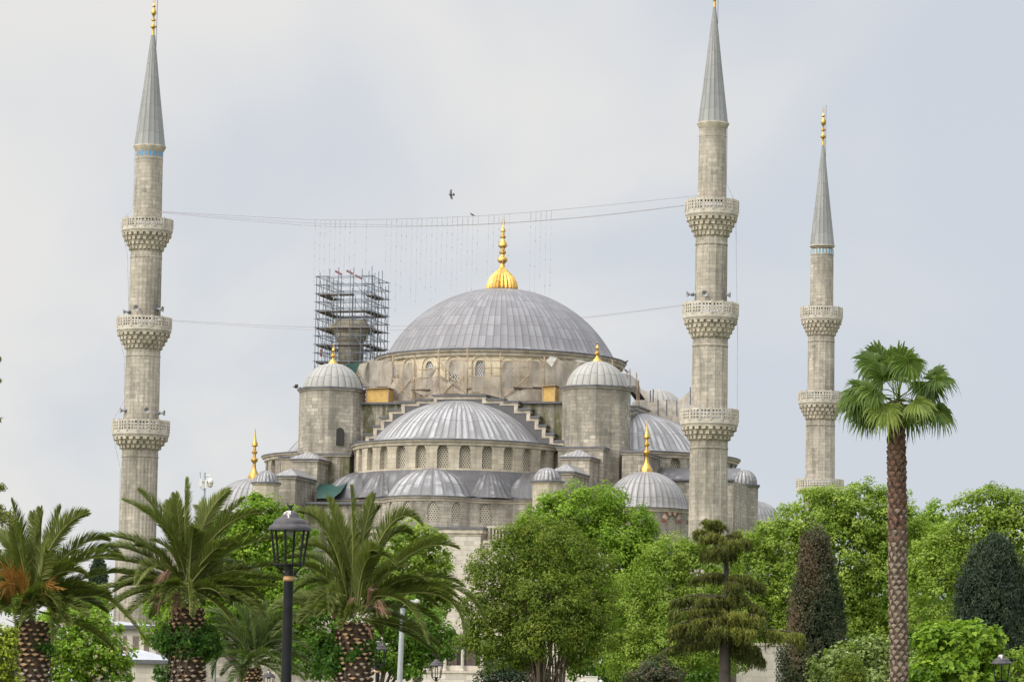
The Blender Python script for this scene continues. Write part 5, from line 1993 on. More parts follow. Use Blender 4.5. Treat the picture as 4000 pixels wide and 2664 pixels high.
# ---- columnar conifers
def column_conifer(name, label, Y, outline, mat, leaf, seed, brown=None, dens=1.0):
    """outline: (py, px_left, px_right) rows from the top down"""
    rng = np.random.default_rng(seed)
    xm = np.mean([(a + b) / 2 for _, a, b in outline])
    b0 = at(xm, 2600, Y)
    loc = np.array([b0.x, Y, 0])
    root = empty(name, tuple(loc), 0, label, 'tree')
    Ps, Ns, As, Ls, Ts = [], [], [], [], []
    rows = []
    for (y, a, b) in outline:
        c = at((a + b) / 2, y, Y)
        rows.append((c.x - loc[0], c.z, (b - a) / 2 * scale_at(c)))
    rows.append((0, 0.2, rows[-1][2]))
    zs = np.array([r[1] for r in rows])[::-1]
    xs_ = np.array([r[0] for r in rows])[::-1]
    rs = np.array([r[2] for r in rows])[::-1]
    H = zs.max()
    n = int(dens * 900 * H / 6)
    z = rng.uniform(0.3, H, n)
    a = rng.uniform(0, 2 * pi, n)
    R = np.interp(z, zs, rs)
    rad = R * (1 - 0.25 * rng.random(n) ** 2 + 0.10 * (rng.random(n) - 0.4)) * (1 + 0.07 * np.sin(a * 5 + z * 1.3) + 0.06 * np.sin(a * 3 - z * 3.1))
    c = np.stack([np.interp(z, zs, xs_) + rad * np.cos(a), rad * np.sin(a) * 0.95, z], 1)
    d = np.stack([np.cos(a), np.sin(a), np.zeros(n)], 1)
    tint = rng.normal(0.42, 0.12, n) + 0.13 * np.sin(a * 3 + z * 2.0)
    if brown is not None:
        for (bx, by, br, amt) in brown:
            q = at(bx, by, Y - 0.5)
            tint += amt * np.exp(-(((c[:, 0] + loc[0] - q.x) / (br * Y / FPX)) ** 2 + ((c[:, 2] - q.z) / (br * 1.8 * Y / FPX)) ** 2)) * (c[:, 1] < 0.3)
    m = 34
    k = rng.random((n, m)) ** 0.6
    u = nrm(rng.normal(size=(n, m, 3)))
    cs = 0.17 * rng.uniform(0.5, 1.7, n)
    p = c[:, None] + u * (k * cs[:, None])[..., None] * np.array([1, 1, 1.7])
    axis = np.array([0, 0, 1.0]) + d[:, None] * 0.45 + rng.normal(size=(n, m, 3)) * 0.4
    nn = nrm(d[:, None] * 0.7 + rng.normal(size=(n, m, 3)) * 0.7)
    P, N, A = p.reshape(-1, 3), nn.reshape(-1, 3), axis.reshape(-1, 3)
    L = (leaf * rng.uniform(0.7, 1.4, (n, m))).ravel()
    T = (tint[:, None] + rng.normal(0, 0.09, (n, m))).ravel()
    ni = 5000
    z = rng.uniform(0.3, H * 0.97, ni)
    a = rng.uniform(0, 2 * pi, ni)
    R = np.interp(z, zs, rs) * 0.82 * np.sqrt(rng.random(ni))
    P = np.concatenate([P, np.stack([np.interp(z, zs, xs_) + R * np.cos(a), R * np.sin(a), z], 1)])
    N = np.concatenate([N, unit(rng, ni)])
    A = np.concatenate([A, unit(rng, ni) + np.array([0, 0, 1])])
    L = np.concatenate([L, np.full(ni, leaf * 3)])
    T = np.concatenate([T, rng.normal(0.25, 0.08, ni)])
    V, F = leaves(P, N, A, L, L * 0.5, 0.1)
    np_mesh('crown', V, F, G[mat], root, T)
    t = MB()
    t.tube([(0, 0, 0), (0, 0, H * 0.5), (0, 0, H * 0.93)], [0.16, 0.11, 0.02], 8)
    t.build('trunk', BARK, root)
    return root


column_conifer('cypress_tree', 'narrow dark columnar cypress with brown dead patches left of the fan palm trunk', 118,
               [(2085, 3165, 3205), (2100, 3142, 3228), (2180, 3128, 3240), (2260, 3118, 3262), (2300, 3100, 3275), (2400, 3085, 3290), (2480, 3078, 3300), (2560, 3062, 3300), (2664, 3050, 3295)],
               'thuja', 0.085, 41, brown=[(3175, 2170, 55, 0.5), (3110, 2420, 42, 0.5), (3150, 2330, 60, 0.25), (3100, 2560, 32, 0.35), (3200, 2515, 20, 0.35), (3240, 2450, 70, -0.2), (3230, 2330, 50, -0.15)], dens=1.25)
column_conifer('cypress_tree', 'broad dark blue-green cypress at the right edge behind the round tree', 128,
               [(2105, 3880, 3910), (2130, 3835, 3945), (2185, 3790, 3970), (2260, 3755, 3990), (2360, 3735, 4005), (2480, 3735, 4015), (2664, 3750, 4020)],
               'cypress', 0.10, 42, dens=1.6)
column_conifer('cypress_tree', 'small far dark cypress just left of the near left minaret foot', 200,
               [(2190, 375, 390), (2215, 362, 405), (2260, 352, 412), (2320, 348, 415), (2420, 345, 416)], 'cypress', 0.14, 43, dens=1.0)


# ---- cedar with layered drooping branches
def cedar():
    Y = 104
    rng = np.random.default_rng(51)

    def q(x, y):
        return 2500 + x / 1.926, 1850 + y / 1.926
    b = at(*q(645, 1568), Y)
    root = empty('cedar_tree', (b.x, Y, 0), 0, 'layered conifer with drooping yellow-green branch tiers and a bare upper trunk', 'tree')
    loc = Vector((b.x, Y, 0))
    t = MB()
    tr = [at(*q(*p), Y) - loc for p in ((640, 1568), (640, 1250), (645, 950), (650, 700), (640, 600), (600, 480), (560, 390))]
    tr[0].z = 0.0
    t.tube([tr[0]] + tr, [0.24, 0.22, 0.165, 0.10, 0.075, 0.06, 0.045, 0.02], 10)
    Ps, Ns, As, Ls, Ts = [], [], [], [], []
    # branch tiers: start on trunk, end, half depth offset of the tip, thickness, hang length, brightness
    br = [((570, 420), (500, 360), 0.2, 44, 46, .5), ((580, 430), (560, 360), -0.3, 46, 46, .5), ((600, 470), (420, 440), -0.2, 48, 60, .45), ((600, 480), (470, 480), -0.7, 44, 60, .6),
          ((620, 500), (740, 450), 0.1, 48, 60, .42), ((620, 510), (820, 510), -0.2, 48, 66, .45), ((630, 540), (720, 520), -0.8, 44, 60, .55), ((635, 590), (450, 600), 0.1, 40, 66, .38), ((640, 590), (530, 590), -0.7, 40, 70, .45), ((640, 580), (640, 570), -0.9, 40, 60, .4), ((645, 600), (700, 620), 0.3, 36, 60, .35),
          ((650, 790), (850, 790), -0.3, 38, 60, .55), ((650, 810), (940, 850), 0.2, 42, 62, .42), ((650, 770), (400, 790), 0.3, 32, 60, .4), ((650, 830), (740, 850), -0.7, 36, 60, .45),
          ((650, 940), (240, 960), 0.1, 36, 80, .38), ((650, 950), (420, 960), -0.5, 40, 86, .42), ((650, 930), (780, 930), -0.5, 46, 80, .55), ((650, 940), (950, 1040), -0.2, 50, 86, .45),
          ((645, 1030), (220, 1060), -0.1, 40, 86, .42), ((645, 1040), (400, 1030), -0.6, 40, 80, .5),
          ((640, 1090), (230, 1170), -0.3, 40, 100, .52), ((640, 1080), (420, 1110), -0.8, 42, 96, .56), ((640, 1075), (780, 1060), -0.9, 48, 86, .72), ((640, 1085), (920, 1090), -0.7, 48, 90, .68),
          ((640, 1190), (840, 1190), -1.0, 46, 80, .75), ((640, 1190), (1000, 1200), -0.3, 52, 96, .45), ((900, 1195), (1230, 1230), -0.4, 52, 86, .62), ((640, 1190), (380, 1200), 0.4, 44, 120, .35),
          ((640, 1280), (900, 1330), -0.2, 60, 110, .38), ((640, 1300), (800, 1320), 0.6, 60, 110, .35), ((640, 1200), (760, 1260), 0.8, 70, 110, .35), ((640, 1310), (930, 1400), 0.2, 40, 70, .38),
          ((640, 1240), (330, 1310), -0.2, 30, 60, .4), ((400, 1270), (100, 1390), -0.2, 28, 40, .35), ((640, 1150), (560, 1180), -1.0, 40, 100, .45), ((640, 1120), (300, 1180), 0.6, 50, 110, .38)]
    for (s, e, dy, th, hang, br_) in br:
        s3, e3 = at(*q(*s), Y) - loc, at(*q(*e), Y + dy * 1.1) - loc
        k = Y / FPX / 1.926
        L = (e3 - s3).length
        mid = s3.lerp(e3, 0.5) + Vector((0, 0, 0.10 * L))
        pts = [s3, s3.lerp(mid, .5) + Vector((0, 0, 0.05)), mid, mid.lerp(e3, .5) + Vector((0, 0, .05)), e3]
        t.tube(pts, [0.05, 0.042, 0.032, 0.024, 0.01], 6)
        n = int(70 + 130 * L)
        nodes = rng.uniform(0.12, 1.0, int(6 + 4 * L))
        f = np.clip(rng.choice(nodes, n) + rng.normal(0, 0.06, n), 0.04, 1.05)
        ff = np.clip(f, 0, 1)
        base = np.array(s3)[None] * ((1 - ff) ** 2)[:, None] + 2 * np.array(mid)[None] * (ff * (1 - ff))[:, None] + np.array(e3)[None] * (ff ** 2)[:, None]
        side = nrm(np.cross(np.array(e3 - s3), [0, 0, 1.0])[None])
        wd = th * k * 1.15 * (0.5 + 0.9 * np.sin(pi * np.clip(ff * 0.85 + 0.1, 0, 1)))
        sv = rng.normal(0, 0.55, n)
        p0 = base + side * (wd * sv)[:, None] * 1.0 + np.array([0, 0, 1.0]) * (th * k * rng.uniform(-0.25, 0.28, n))[:, None]
        # each tuft is a hanging spray of needles
        mm = 9
        h = hang * k * rng.uniform(0.3, 1.2, n) * (0.5 + 0.9 * rng.random(n))
        tt = rng.random((n, mm))
        outv = side * sv[:, None] * 0.5 + np.array((e3 - s3).normalized())[None] * 0.35
        p = p0[:, None] + np.array([0, 0, -1.0]) * (tt ** 1.2 * h[:, None])[..., None] + outv[:, None] * (tt * 0.12)[..., None] + rng.normal(size=(n, mm, 3)) * 0.022
        ax = np.array([0, 0, -1.0]) + outv[:, None] * 0.5 + rng.normal(size=(n, mm, 3)) * 0.22
        nn = unit(rng, n * mm) + np.array([0, 0, 0.4])
        Ps.append(p.reshape(-1, 3))
        Ns.append(nrm(nn))
        As.append(ax.reshape(-1, 3))
        Ls.append(0.15 * rng.uniform(0.6, 1.3, n * mm))
        Ts.append((br_ + rng.normal(0, 0.08, (n, 1)) + rng.normal(0, 0.08, (n, mm)) + 0.30 * (0.45 - tt)).ravel())  # lit tops and dark undersides of the tufts painted into the tint
    P, N, A, L, T = [np.concatenate(x) for x in (Ps, Ns, As, Ls, Ts)]
    V, F = leaves(P, N, A, L, L * 0.17, 0.05)
    np_mesh('crown', V, F, G['cedar'], root, T)
    t.build('trunk', plain_mat('cedar_bark', (0.055, 0.043, 0.034), 0.9, 0, 0.35, 4), root, smooth=True)


cedar()


# ---- conifer branches reaching in at the left edge
def edge_conifer():
    Y = 62
    rng = np.random.default_rng(61)
    b = at(-190, 2600, Y)
    root = empty('conifer_tree', (b.x, Y, 0), 0, 'conifer mostly out of the picture, its branch tips entering at the left edge', 'tree')
    loc = Vector((b.x, Y, 0))
    t = MB()
    top = at(-195, 1250, Y) - loc
    t.tube([(0, 0, 0), top], [0.22, 0.03], 8)
    Ps, As, Ts = [], [], []
    for (tip, s, th) in (((58, 2020), (-190, 1960), 26), ((40, 2040), (-190, 2000), 30), ((16, 1905), (-190, 1850), 16), ((10, 1990), (-190, 1900), 26), ((-6, 2110), (-190, 2060), 30), ((1, 1406), (-190, 1380), 10), ((1, 1486), (-190, 1450), 10), ((0, 1640), (-190, 1600), 12), ((0, 2150), (-190, 2130), 16),
                         ((-330, 1980), (-190, 1900), 26), ((-380, 2100), (-190, 2030), 30), ((-300, 1750), (-190, 1700), 20), ((-120, 1800), (-190, 1750), 20)):
        s3, e3 = at(*s, Y) - loc, at(*tip, Y + rng.normal() * 0.3) - loc
        t.tube([s3, s3.lerp(e3, .5) + Vector((0, 0, .06)), e3], [.03, .02, .008], 5)
        n = 700
        f = rng.uniform(0.1, 1, n)
        k = Y / FPX
        p = np.array(s3) * (1 - f)[:, None] + np.array(e3) * f[:, None] + rng.normal(size=(n, 3)) * th * k * 0.55 * np.array([0.6, 1, .8])
        Ps.append(p)
        As.append(np.array((e3 - s3).normalized()) * 0.6 + np.array([0, 0, -0.25]) + rng.normal(size=(n, 3)) * 0.5)
        Ts.append(rng.normal(0.6, 0.15, n))
    P, A, T = [np.concatenate(x) for x in (Ps, As, Ts)]
    n = len(P)
    V, F = leaves(P, nrm(unit(rng, n) + np.array([0, 0, .5])), A, 0.09 * rng.uniform(0.6, 1.3, n), np.full(n, 0.022), 0.05)
    np_mesh('crown', V, F, G['cedar'], root, T)
    t.build('trunk', BARK, root)


edge_conifer()


# ================================================================ palms
def frond_arrays(rng, B, Cc, T, leafL, n, wd, roll=0.0, vlift=0.35, droop=0.25, tint=0.5):
    """feather frond on a quadratic curve B-Cc-T"""
    B, Cc, T = [np.array(x) for x in (B, Cc, T)]
    t = np.linspace(0.10, 1.0, n)
    p = B * ((1 - t) ** 2)[:, None] + 2 * Cc * (t * (1 - t))[:, None] + T * (t ** 2)[:, None]
    tg = nrm(2 * (Cc - B) * (1 - t)[:, None] + 2 * (T - Cc) * t[:, None])
    pl = np.cross(tg, np.array([0, 0, 1.0]))
    bad = np.linalg.norm(pl, axis=1) < 0.15
    if bad.all():
        pl = np.tile(np.array([1.0, 0, 0]), (n, 1))
    pl = nrm(pl)
    for i in range(1, n):
        if np.dot(pl[i], pl[i - 1]) < 0:
            pl[i] = -pl[i]
    up = nrm(np.cross(pl, tg))
    up = np.where(up[:, 2:3] < -0.2, -up, up)
    side = pl * cos(roll) + up * sin(roll)
    nor = np.cross(side, tg)
    nor = np.where((nor[:, 2:3] < 0), -nor, nor)
    Vs, Fs, Ts = [], [], []
    cnt = 0
    prof = leafL * np.clip(np.sin(pi * (0.10 + 0.86 * t)) ** 0.65, 0.12, 1) * np.where(t < 0.2, 0.35 + 3.2 * (t - 0.0), 1.0).clip(0, 1)
    for sg in (-1, 1):
        L = prof * rng.uniform(0.88, 1.08, n)
        k = 0.78 - 0.42 * t                                   # how far leaflets stand out from the rachis
        d = nrm(side * sg * k[:, None] + tg * (0.62 + 0.40 * t)[:, None] + nor * (vlift + rng.normal(0, 0.09, n))[:, None] + rng.normal(0, 0.04, (n, 3)))
        wv = nrm(np.cross(d, nor + rng.normal(0, 0.4, (n, 3))))
        w = wd * rng.uniform(0.8, 1.2, n)[:, None]
        m1 = p + d * (L * 0.55)[:, None]
        dd = nrm(d + np.array([0, 0, -1.0]) * (droop * rng.uniform(0.5, 1.5, n))[:, None])
        e = m1 + dd * (L * 0.45)[:, None]
        V = np.empty((n, 5, 3))
        V[:, 0] = p - wv * w * 0.3
        V[:, 1] = p + wv * w * 0.3
        V[:, 2] = m1 + wv * w * 0.5
        V[:, 3] = m1 - wv * w * 0.5
        V[:, 4] = e
        Vs.append(V.reshape(-1, 3))
        base = (np.arange(n) * 5)[:, None] + cnt
        q = base + np.array([0, 1, 2, 3])
        tr = base + np.array([3, 2, 4])
        Fs.extend([tuple(x) for x in q])
        Fs.extend([tuple(x) for x in tr])
        tn = tint + rng.normal(0, 0.1, n)
        Ts.extend(list(tn) + list(tn))
        cnt += n * 5
    return np.concatenate(Vs), Fs, Ts, p, tg


RACHIS = plain_mat('frond_midrib', (0.25, 0.25, 0.10), 0.6, 0, 0.2, 3)


def build_frond(root, rng, B, Cc, T, leafL, mat='palm', n=86, wd=0.026, roll=0.0, tint=0.5, name='frond', **kw):
    V, F, Tn, p, tg = frond_arrays(rng, B, Cc, T, leafL, n, wd, roll, tint=tint, **kw)
    nv = len(V)
    # midrib as a tapering tube in the same mesh
    r = np.linspace(0.026, 0.005, 12)
    t = np.linspace(0, 1, 12)
    B, Cc, T = [np.array(x) for x in (B, Cc, T)]
    c = B * ((1 - t) ** 2)[:, None] + 2 * Cc * (t * (1 - t))[:, None] + T * (t ** 2)[:, None]
    g = nrm(np.gradient(c, axis=0))
    a = nrm(np.cross(g, np.array([0.3, 0.9, 0.1])))
    b = np.cross(g, a)
    ring = np.stack([c + (a * cos(q) + b * sin(q)) * r[:, None] for q in np.arange(5) * 2 * pi / 5], 1)
    V = np.concatenate([V, ring.reshape(-1, 3)])
    for i in range(11):
        for j in range(5):
            F.append((nv + i * 5 + j, nv + i * 5 + (j + 1) % 5, nv + (i + 1) * 5 + (j + 1) % 5, nv + (i + 1) * 5 + j))
            Tn.append(0.95)
    return np_mesh(name, V.tolist(), F, G[mat], root, Tn)


BOOT_D = plain_mat('palm_trunk_fibre', (0.10, 0.066, 0.046), 0.95, 0, 0.4, 8)
BOOT_L = plain_mat('cut_leaf_base', (0.50, 0.31, 0.17), 0.85, 0, 0.3, 9)
BOOT_G = plain_mat('weathered_leaf_base', (0.38, 0.29, 0.22), 0.9, 0, 0.35, 9)


def boot_trunk(root, z_top, rfun, pitch_z, n_round, boot, out, name='trunk', z0=0.0, mats=None, rng=None, hang=0.3, lean=None, tone=None):
    """palm trunk: core plus a spiral of cut leaf bases"""
    m = MB()
    lean = lean or (lambda z: (0, 0))
    zz = [z0 + (z_top - z0) * i / 10 for i in range(11)]
    m.mi = 0
    m.tube([(*lean(z), z) for z in zz], [rfun(z) * 0.93 for z in zz], 20)
    z, row = z0 + 0.05, 0
    while z < z_top:
        for k in range(n_round):
            a = 2 * pi * (k + 0.5 * (row % 2)) / n_round + row * 0.08
            rad = Vector((cos(a), sin(a), 0))
            tan_ = Vector((-sin(a), cos(a), 0))
            j = rng.uniform(0.6, 1.25)
            a += rng.uniform(-0.07, 0.07)
            rad = Vector((cos(a), sin(a), 0))
            tan_ = Vector((-sin(a), cos(a), 0))
            w, h, o = boot[0] * j, boot[1] * rng.uniform(0.8, 1.2), out * rng.uniform(0.6, 1.3)
            zc = z + rng.uniform(-0.25, 0.25) * pitch_z
            R = rfun(zc)
            lx, ly = lean(zc)
            c = Vector((lx, ly, zc)) + rad * (R * 0.9)
            tip = c + rad * (o + R * 0.1) + Vector((0, 0, h * 0.35))
            base = [c - tan_ * w + Vector((0, 0, -h * 0.1)), c + Vector((0, 0, -h)), c + tan_ * w + Vector((0, 0, -h * 0.1)), c + Vector((0, 0, h * 0.4))]
            cut = [tip - tan_ * w * 0.95, tip + Vector((0, 0, -h * 0.62)) - rad * o * 0.1, tip + tan_ * w * 0.95, tip + Vector((0, 0, h * 0.3)) - rad * o * 0.2]
            m.mi = 1 if mats is None else (1 if rng.random() < mats(zc) else 2)
            m.add(cut)
            m.mi = 0
            for i in range(4):
                i2 = (i + 1) % 4
                m.add([base[i], base[i2], cut[i2], cut[i]])
        z += pitch_z
        row += 1
    return m.build(name, tone or [BOOT_D, BOOT_L, BOOT_G], root)


def date_palm(label, Y, hub, trunk_w, trunk_top, fronds, seed, qf, n_extra=26, reach=260, leafL=0.46, mat='palm', group='canary date palms', trunk_low=None, n=190, wd=0.023):
    """fronds: (ctrl px, tip px, depth at tip in m, roll, tint)"""
    rng = np.random.default_rng(seed)
    rr = random.Random(seed)
    hx, hy = qf(*hub)
    h3 = at(hx, hy, Y)
    s = scale_at(h3)
    loc = Vector((h3.x, Y, 0))
    root = empty('date_palm', loc, 0, label, 'palm tree', group)
    zt = at(hx, qf(*trunk_top)[1], Y).z
    R = trunk_w / 2 * s
    lx0 = (at(*qf(*trunk_low), Y).x - h3.x) if trunk_low else 0.0
    zl = at(*qf(*trunk_low), Y).z if trunk_low else 0

    def lean(z):
        return (lx0 * (zt - z) / (zt - zl) if trunk_low else 0.0, 0)
    tr = boot_trunk(root, zt, lambda z: R * (0.80 + 0.16 * min(1, max(0, (zt - z) / 0.5))), 0.118, 13, (0.082, 0.075), 0.085, mats=lambda z: 0.85 if z > zt - 1.1 else 0.12, rng=rr, lean=lean)
    H = h3 - loc
    # short upright heart of young leaves
    for (c, t, dy, roll, tint) in fronds:
        cx, cy = qf(*c)
        tx, ty = qf(*t)
        C3 = at(cx, cy, Y + dy * 0.5) - loc
        T3 = at(tx, ty, Y + dy) - loc
        b = H + Vector((rr.uniform(-0.15, 0.15), rr.uniform(-0.15, 0.15), rr.uniform(-0.1, 0.15)))
        # control point so that the curve passes the given mid pixel
        C3 = C3 * 2 - (b + T3) * 0.5
        build_frond(root, rng, b, C3, T3, leafL * rr.uniform(0.9, 1.1), mat, n=n, wd=wd, roll=roll, tint=tint)
    for i in range(n_extra):
        az = 2 * pi * i * 0.381966 + rr.uniform(-0.2, 0.2)
        el = radians(rr.choice([70, 55, 40, 25, 10, -5]) + rr.uniform(-8, 8))
        dirh = Vector((cos(az), sin(az), 0))
        if dirh.y < -0.5 and el > radians(20):
            el = radians(rr.uniform(60, 80)) if rr.random() < 0.3 else radians(rr.uniform(-5, 25))
        L = reach * s * rr.uniform(0.85, 1.1)
        b = H + dirh * R * 0.4 + Vector((0, 0, rr.uniform(-0.2, 0.1)))
        d = dirh * cos(el) + Vector((0, 0, sin(el)))
        C3 = b + d * L * 0.6
        T3 = b + dirh * L * (0.55 + 0.45 * cos(el)) * 0.95 + Vector((0, 0, sin(el) * L * 0.75 - L * 0.32 * cos(el)))
        build_frond(root, rng, b, C3, T3, leafL * rr.uniform(0.85, 1.05), mat, n=int(n * 0.85), wd=wd, roll=rr.uniform(-0.6, 0.6), tint=rr.uniform(0.25, 0.55))
    return root, H, R, zt, rr, rng, loc, s


def q7(x, y):
    return 1100 + x / 2.0525, 1900 + y / 2.0525


def q6(x, y):
    return 500 + x / 1.926, 1850 + y / 1.926


def q5(x, y):
    return x / 1.926, 1850 + y / 1.926


# centre palm
PALM_C = date_palm('date palm right of the black lamp post, ivy and cut leaf bases on its trunk', 84, (590, 1000), 138, (590, 1090), [
    ((570, 480), (552, 5), -0.3, 1.25, .62), ((520, 500), (378, 90), 0.2, 0.9, .6), ((650, 430), (738, 70), -0.1, 0.9, .5), ((690, 420), (788, 175), 0.3, 0.6, .42),
    ((380, 400), (125, 205), -0.4, 0.55, .55), ((420, 440), (220, 190), 0.5, 0.7, .5), ((390, 560), (140, 500), 0.3, 0.3, .55), ((360, 640), (60, 560), 0.8, 0.2, .5),
    ((850, 330), (1115, 300), -0.4, 0.75, .52), ((820, 480), (1030, 380), 0.6, 0.4, .36), ((1020, 550), (1405, 495), -0.3, 0.5, .5), ((1010, 560), (1300, 430), 0.5, 0.4, .42),
    ((1080, 740), (1455, 800), 0.4, 0.25, .42), ((1080, 790), (1450, 930), -0.5, 0.2, .45), ((1280, 790), (1630, 1090), -0.2, 0.15, .42), ((1220, 860), (1465, 1190), -0.8, 0.2, .48),
    ((930, 900), (1165, 1240), -1.2, 0.3, .62), ((720, 580), (920, 640), -1.4, 0.5, .42), ((660, 600), (760, 520), -1.2, 0.8, .5), ((420, 840), (375, 1020), -1.8, 0.9, .78),
    ((340, 770), (90, 860), -0.2, 0.2, .45), ((380, 860), (180, 1080), -0.6, 0.3, .45), ((500, 520), (470, 300), 0.8, 0.9, .5), ((780, 700), (1000, 640), 0.8, 0.4, .35), ((900, 830), (1250, 960), 0.9, 0.2, .33)],
    71, q7, 22, 320, trunk_low=(575, 1568))
# second palm from the left
PALM_L = date_palm('tall date palm left of the black lamp post, an ivy collar on its trunk', 86, (455, 850), 128, (455, 1010), [
    ((430, 420), (432, 45), -0.3, 1.2, .58), ((390, 420), (360, 160), 0.2, 1.0, .52), ((360, 470), (315, 215), 0.5, 0.9, .5), ((310, 430), (85, 130), -0.5, 0.8, .55), ((300, 440), (-30, 200), 0.2, 0.5, .5), ((340, 480), (60, 240), -0.8, 0.6, .45),
    ((560, 400), (755, 130), -0.3, 1.25, .62), ((620, 480), (870, 190), 0.2, 0.7, .55), ((690, 430), (1010, 290), -0.3, 0.6, .5), ((560, 380), (540, 260), 0.9, 0.9, .5),
    ((640, 630), (790, 520), -0.9, 0.5, .4), ((700, 620), (900, 450), 0.6, 0.5, .42), ((820, 560), (1210, 490), 0.4, 0.3, .45), ((830, 800), (1180, 800), -0.3, 0.25, .45), ((880, 720), (1190, 700), 0.7, 0.2, .38), ((770, 840), (1100, 850), -0.8, 0.3, .5),
    ((760, 850), (1010, 1010), -0.5, 0.2, .38), ((700, 930), (830, 960), -1.0, 0.3, .5),
    ((150, 560), (-180, 470), -0.4, 0.35, .5), ((100, 600), (-190, 560), 0.4, 0.3, .42), ((150, 690), (-260, 640), 0.3, 0.3, .5), ((210, 700), (60, 830), -1.3, 0.6, .66), ((120, 780), (-120, 740), 0.5, 0.2, .42), ((90, 830), (-260, 880), -0.3, 0.25, .5), ((60, 900), (-100, 1000), -0.2, 0.2, .4),
    ((460, 900), (465, 1060), -2.0, 1.25, .8), ((600, 620), (680, 560), -1.2, 0.7, .45), ((480, 560), (530, 430), -0.9, 0.9, .5)],
    72, q6, 22, 320, trunk_low=(450, 1568))
# leftmost palm
PALM_E = date_palm('leftmost date palm with orange flower stalks, cut off by the left edge', 80, (240, 970), 134, (240, 1110), [
    ((180, 560), (85, 205), -0.3, 0.8, .5), ((160, 640), (90, 350), 0.3, 0.8, .45), ((300, 560), (305, 265), 0.2, 1.2, .55), ((270, 600), (250, 300), 0.5, 1.0, .5), ((410, 500), (650, 300), -0.3, 0.85, .6), ((390, 480), (455, 270), 0.4, 0.9, .5),
    ((330, 640), (335, 590), -1.5, 1.1, .62), ((540, 580), (810, 500), 0.3, 0.6, .42), ((560, 680), (920, 640), -0.3, 0.4, .55), ((620, 620), (900, 620), 0.5, 0.4, .4), ((600, 800), (990, 740), 0.5, 0.3, .42), ((560, 900), (840, 960), 0.1, 0.3, .4), ((700, 880), (1115, 1290), -0.5, 0.35, .42), ((600, 930), (800, 900), -0.6, 0.3, .5),
    ((350, 960), (390, 1260), -1.4, 0.6, .6), ((330, 900), (440, 1010), -1.6, 0.6, .58), ((60, 800), (-120, 900), -0.5, 0.3, .4), ((60, 700), (-150, 640), 0.2, 0.3, .45), ((80, 860), (-60, 960), -1.0, 0.3, .55), ((120, 620), (0, 450), 0.8, 0.6, .45), ((420, 760), (640, 760), -0.9, 0.5, .45), ((480, 980), (650, 1010), -0.9, 0.2, .35)],
    73, q5, 22, 290, trunk_low=(225, 1568))
# smaller palm behind the lamp post
PALM_S = date_palm('smaller paler date palm behind the black lamp post, low between two larger palms', 122, (940, 1390), 70, (940, 1460), [
    ((900, 1150), (790, 960), -0.3, 0.8, .55), ((950, 1150), (890, 950), 0.2, 1.1, .5), ((990, 1150), (1060, 970), 0.3, 0.9, .5), ((1030, 1180), (1160, 1050), -0.2, 0.7, .5), ((920, 1100), (920, 1080), -1.5, 1.2, .6),
    ((800, 1130), (590, 1040), -0.2, 0.5, .5), ((780, 1230), (620, 1150), 0.4, 0.4, .45), ((790, 1290), (640, 1360), -0.4, 0.3, .5), ((740, 1330), (640, 1520), 0.2, 0.3, .45), ((860, 1400), (850, 1560), -1.4, 0.9, .75),
    ((1150, 1120), (1420, 1200), -0.2, 0.4, .5), ((1170, 1240), (1440, 1400), -0.5, 0.4, .55), ((1130, 1320), (1390, 1470), 0.3, 0.3, .5), ((1080, 1360), (1330, 1500), -0.6, 0.3, .45), ((1060, 1260), (1170, 1140), 0.6, 0.6, .42)],
    74, q6, 20, 240, leafL=0.55, mat='palm_far', n=100, wd=0.036)


# ---- orange flower stalks, dry fronds, ivy
def stalks(palm, pts, mat, name, seed, qf, Y, spread=60, n=46):
    root, loc = palm[0], palm[6]
    rng = random.Random(seed)
    m = MB()
    for (bx, by, tx, ty) in pts:
        for _ in range(n):
            b = at(*qf(bx + rng.uniform(-10, 10), by + rng.uniform(-10, 10)), Y - 0.6) - loc
            t = at(*qf(tx + rng.gauss(0, spread), ty + rng.gauss(0, spread * 0.8)), Y - 1.1 + rng.uniform(-0.3, 0.3)) - loc
            mid = b.lerp(t, 0.5) + Vector((0, 0, 0.22))
            m.tube([b, mid, t], [0.009, 0.007, 0.004], 4, cap=False)
    m.build(name, mat, root)


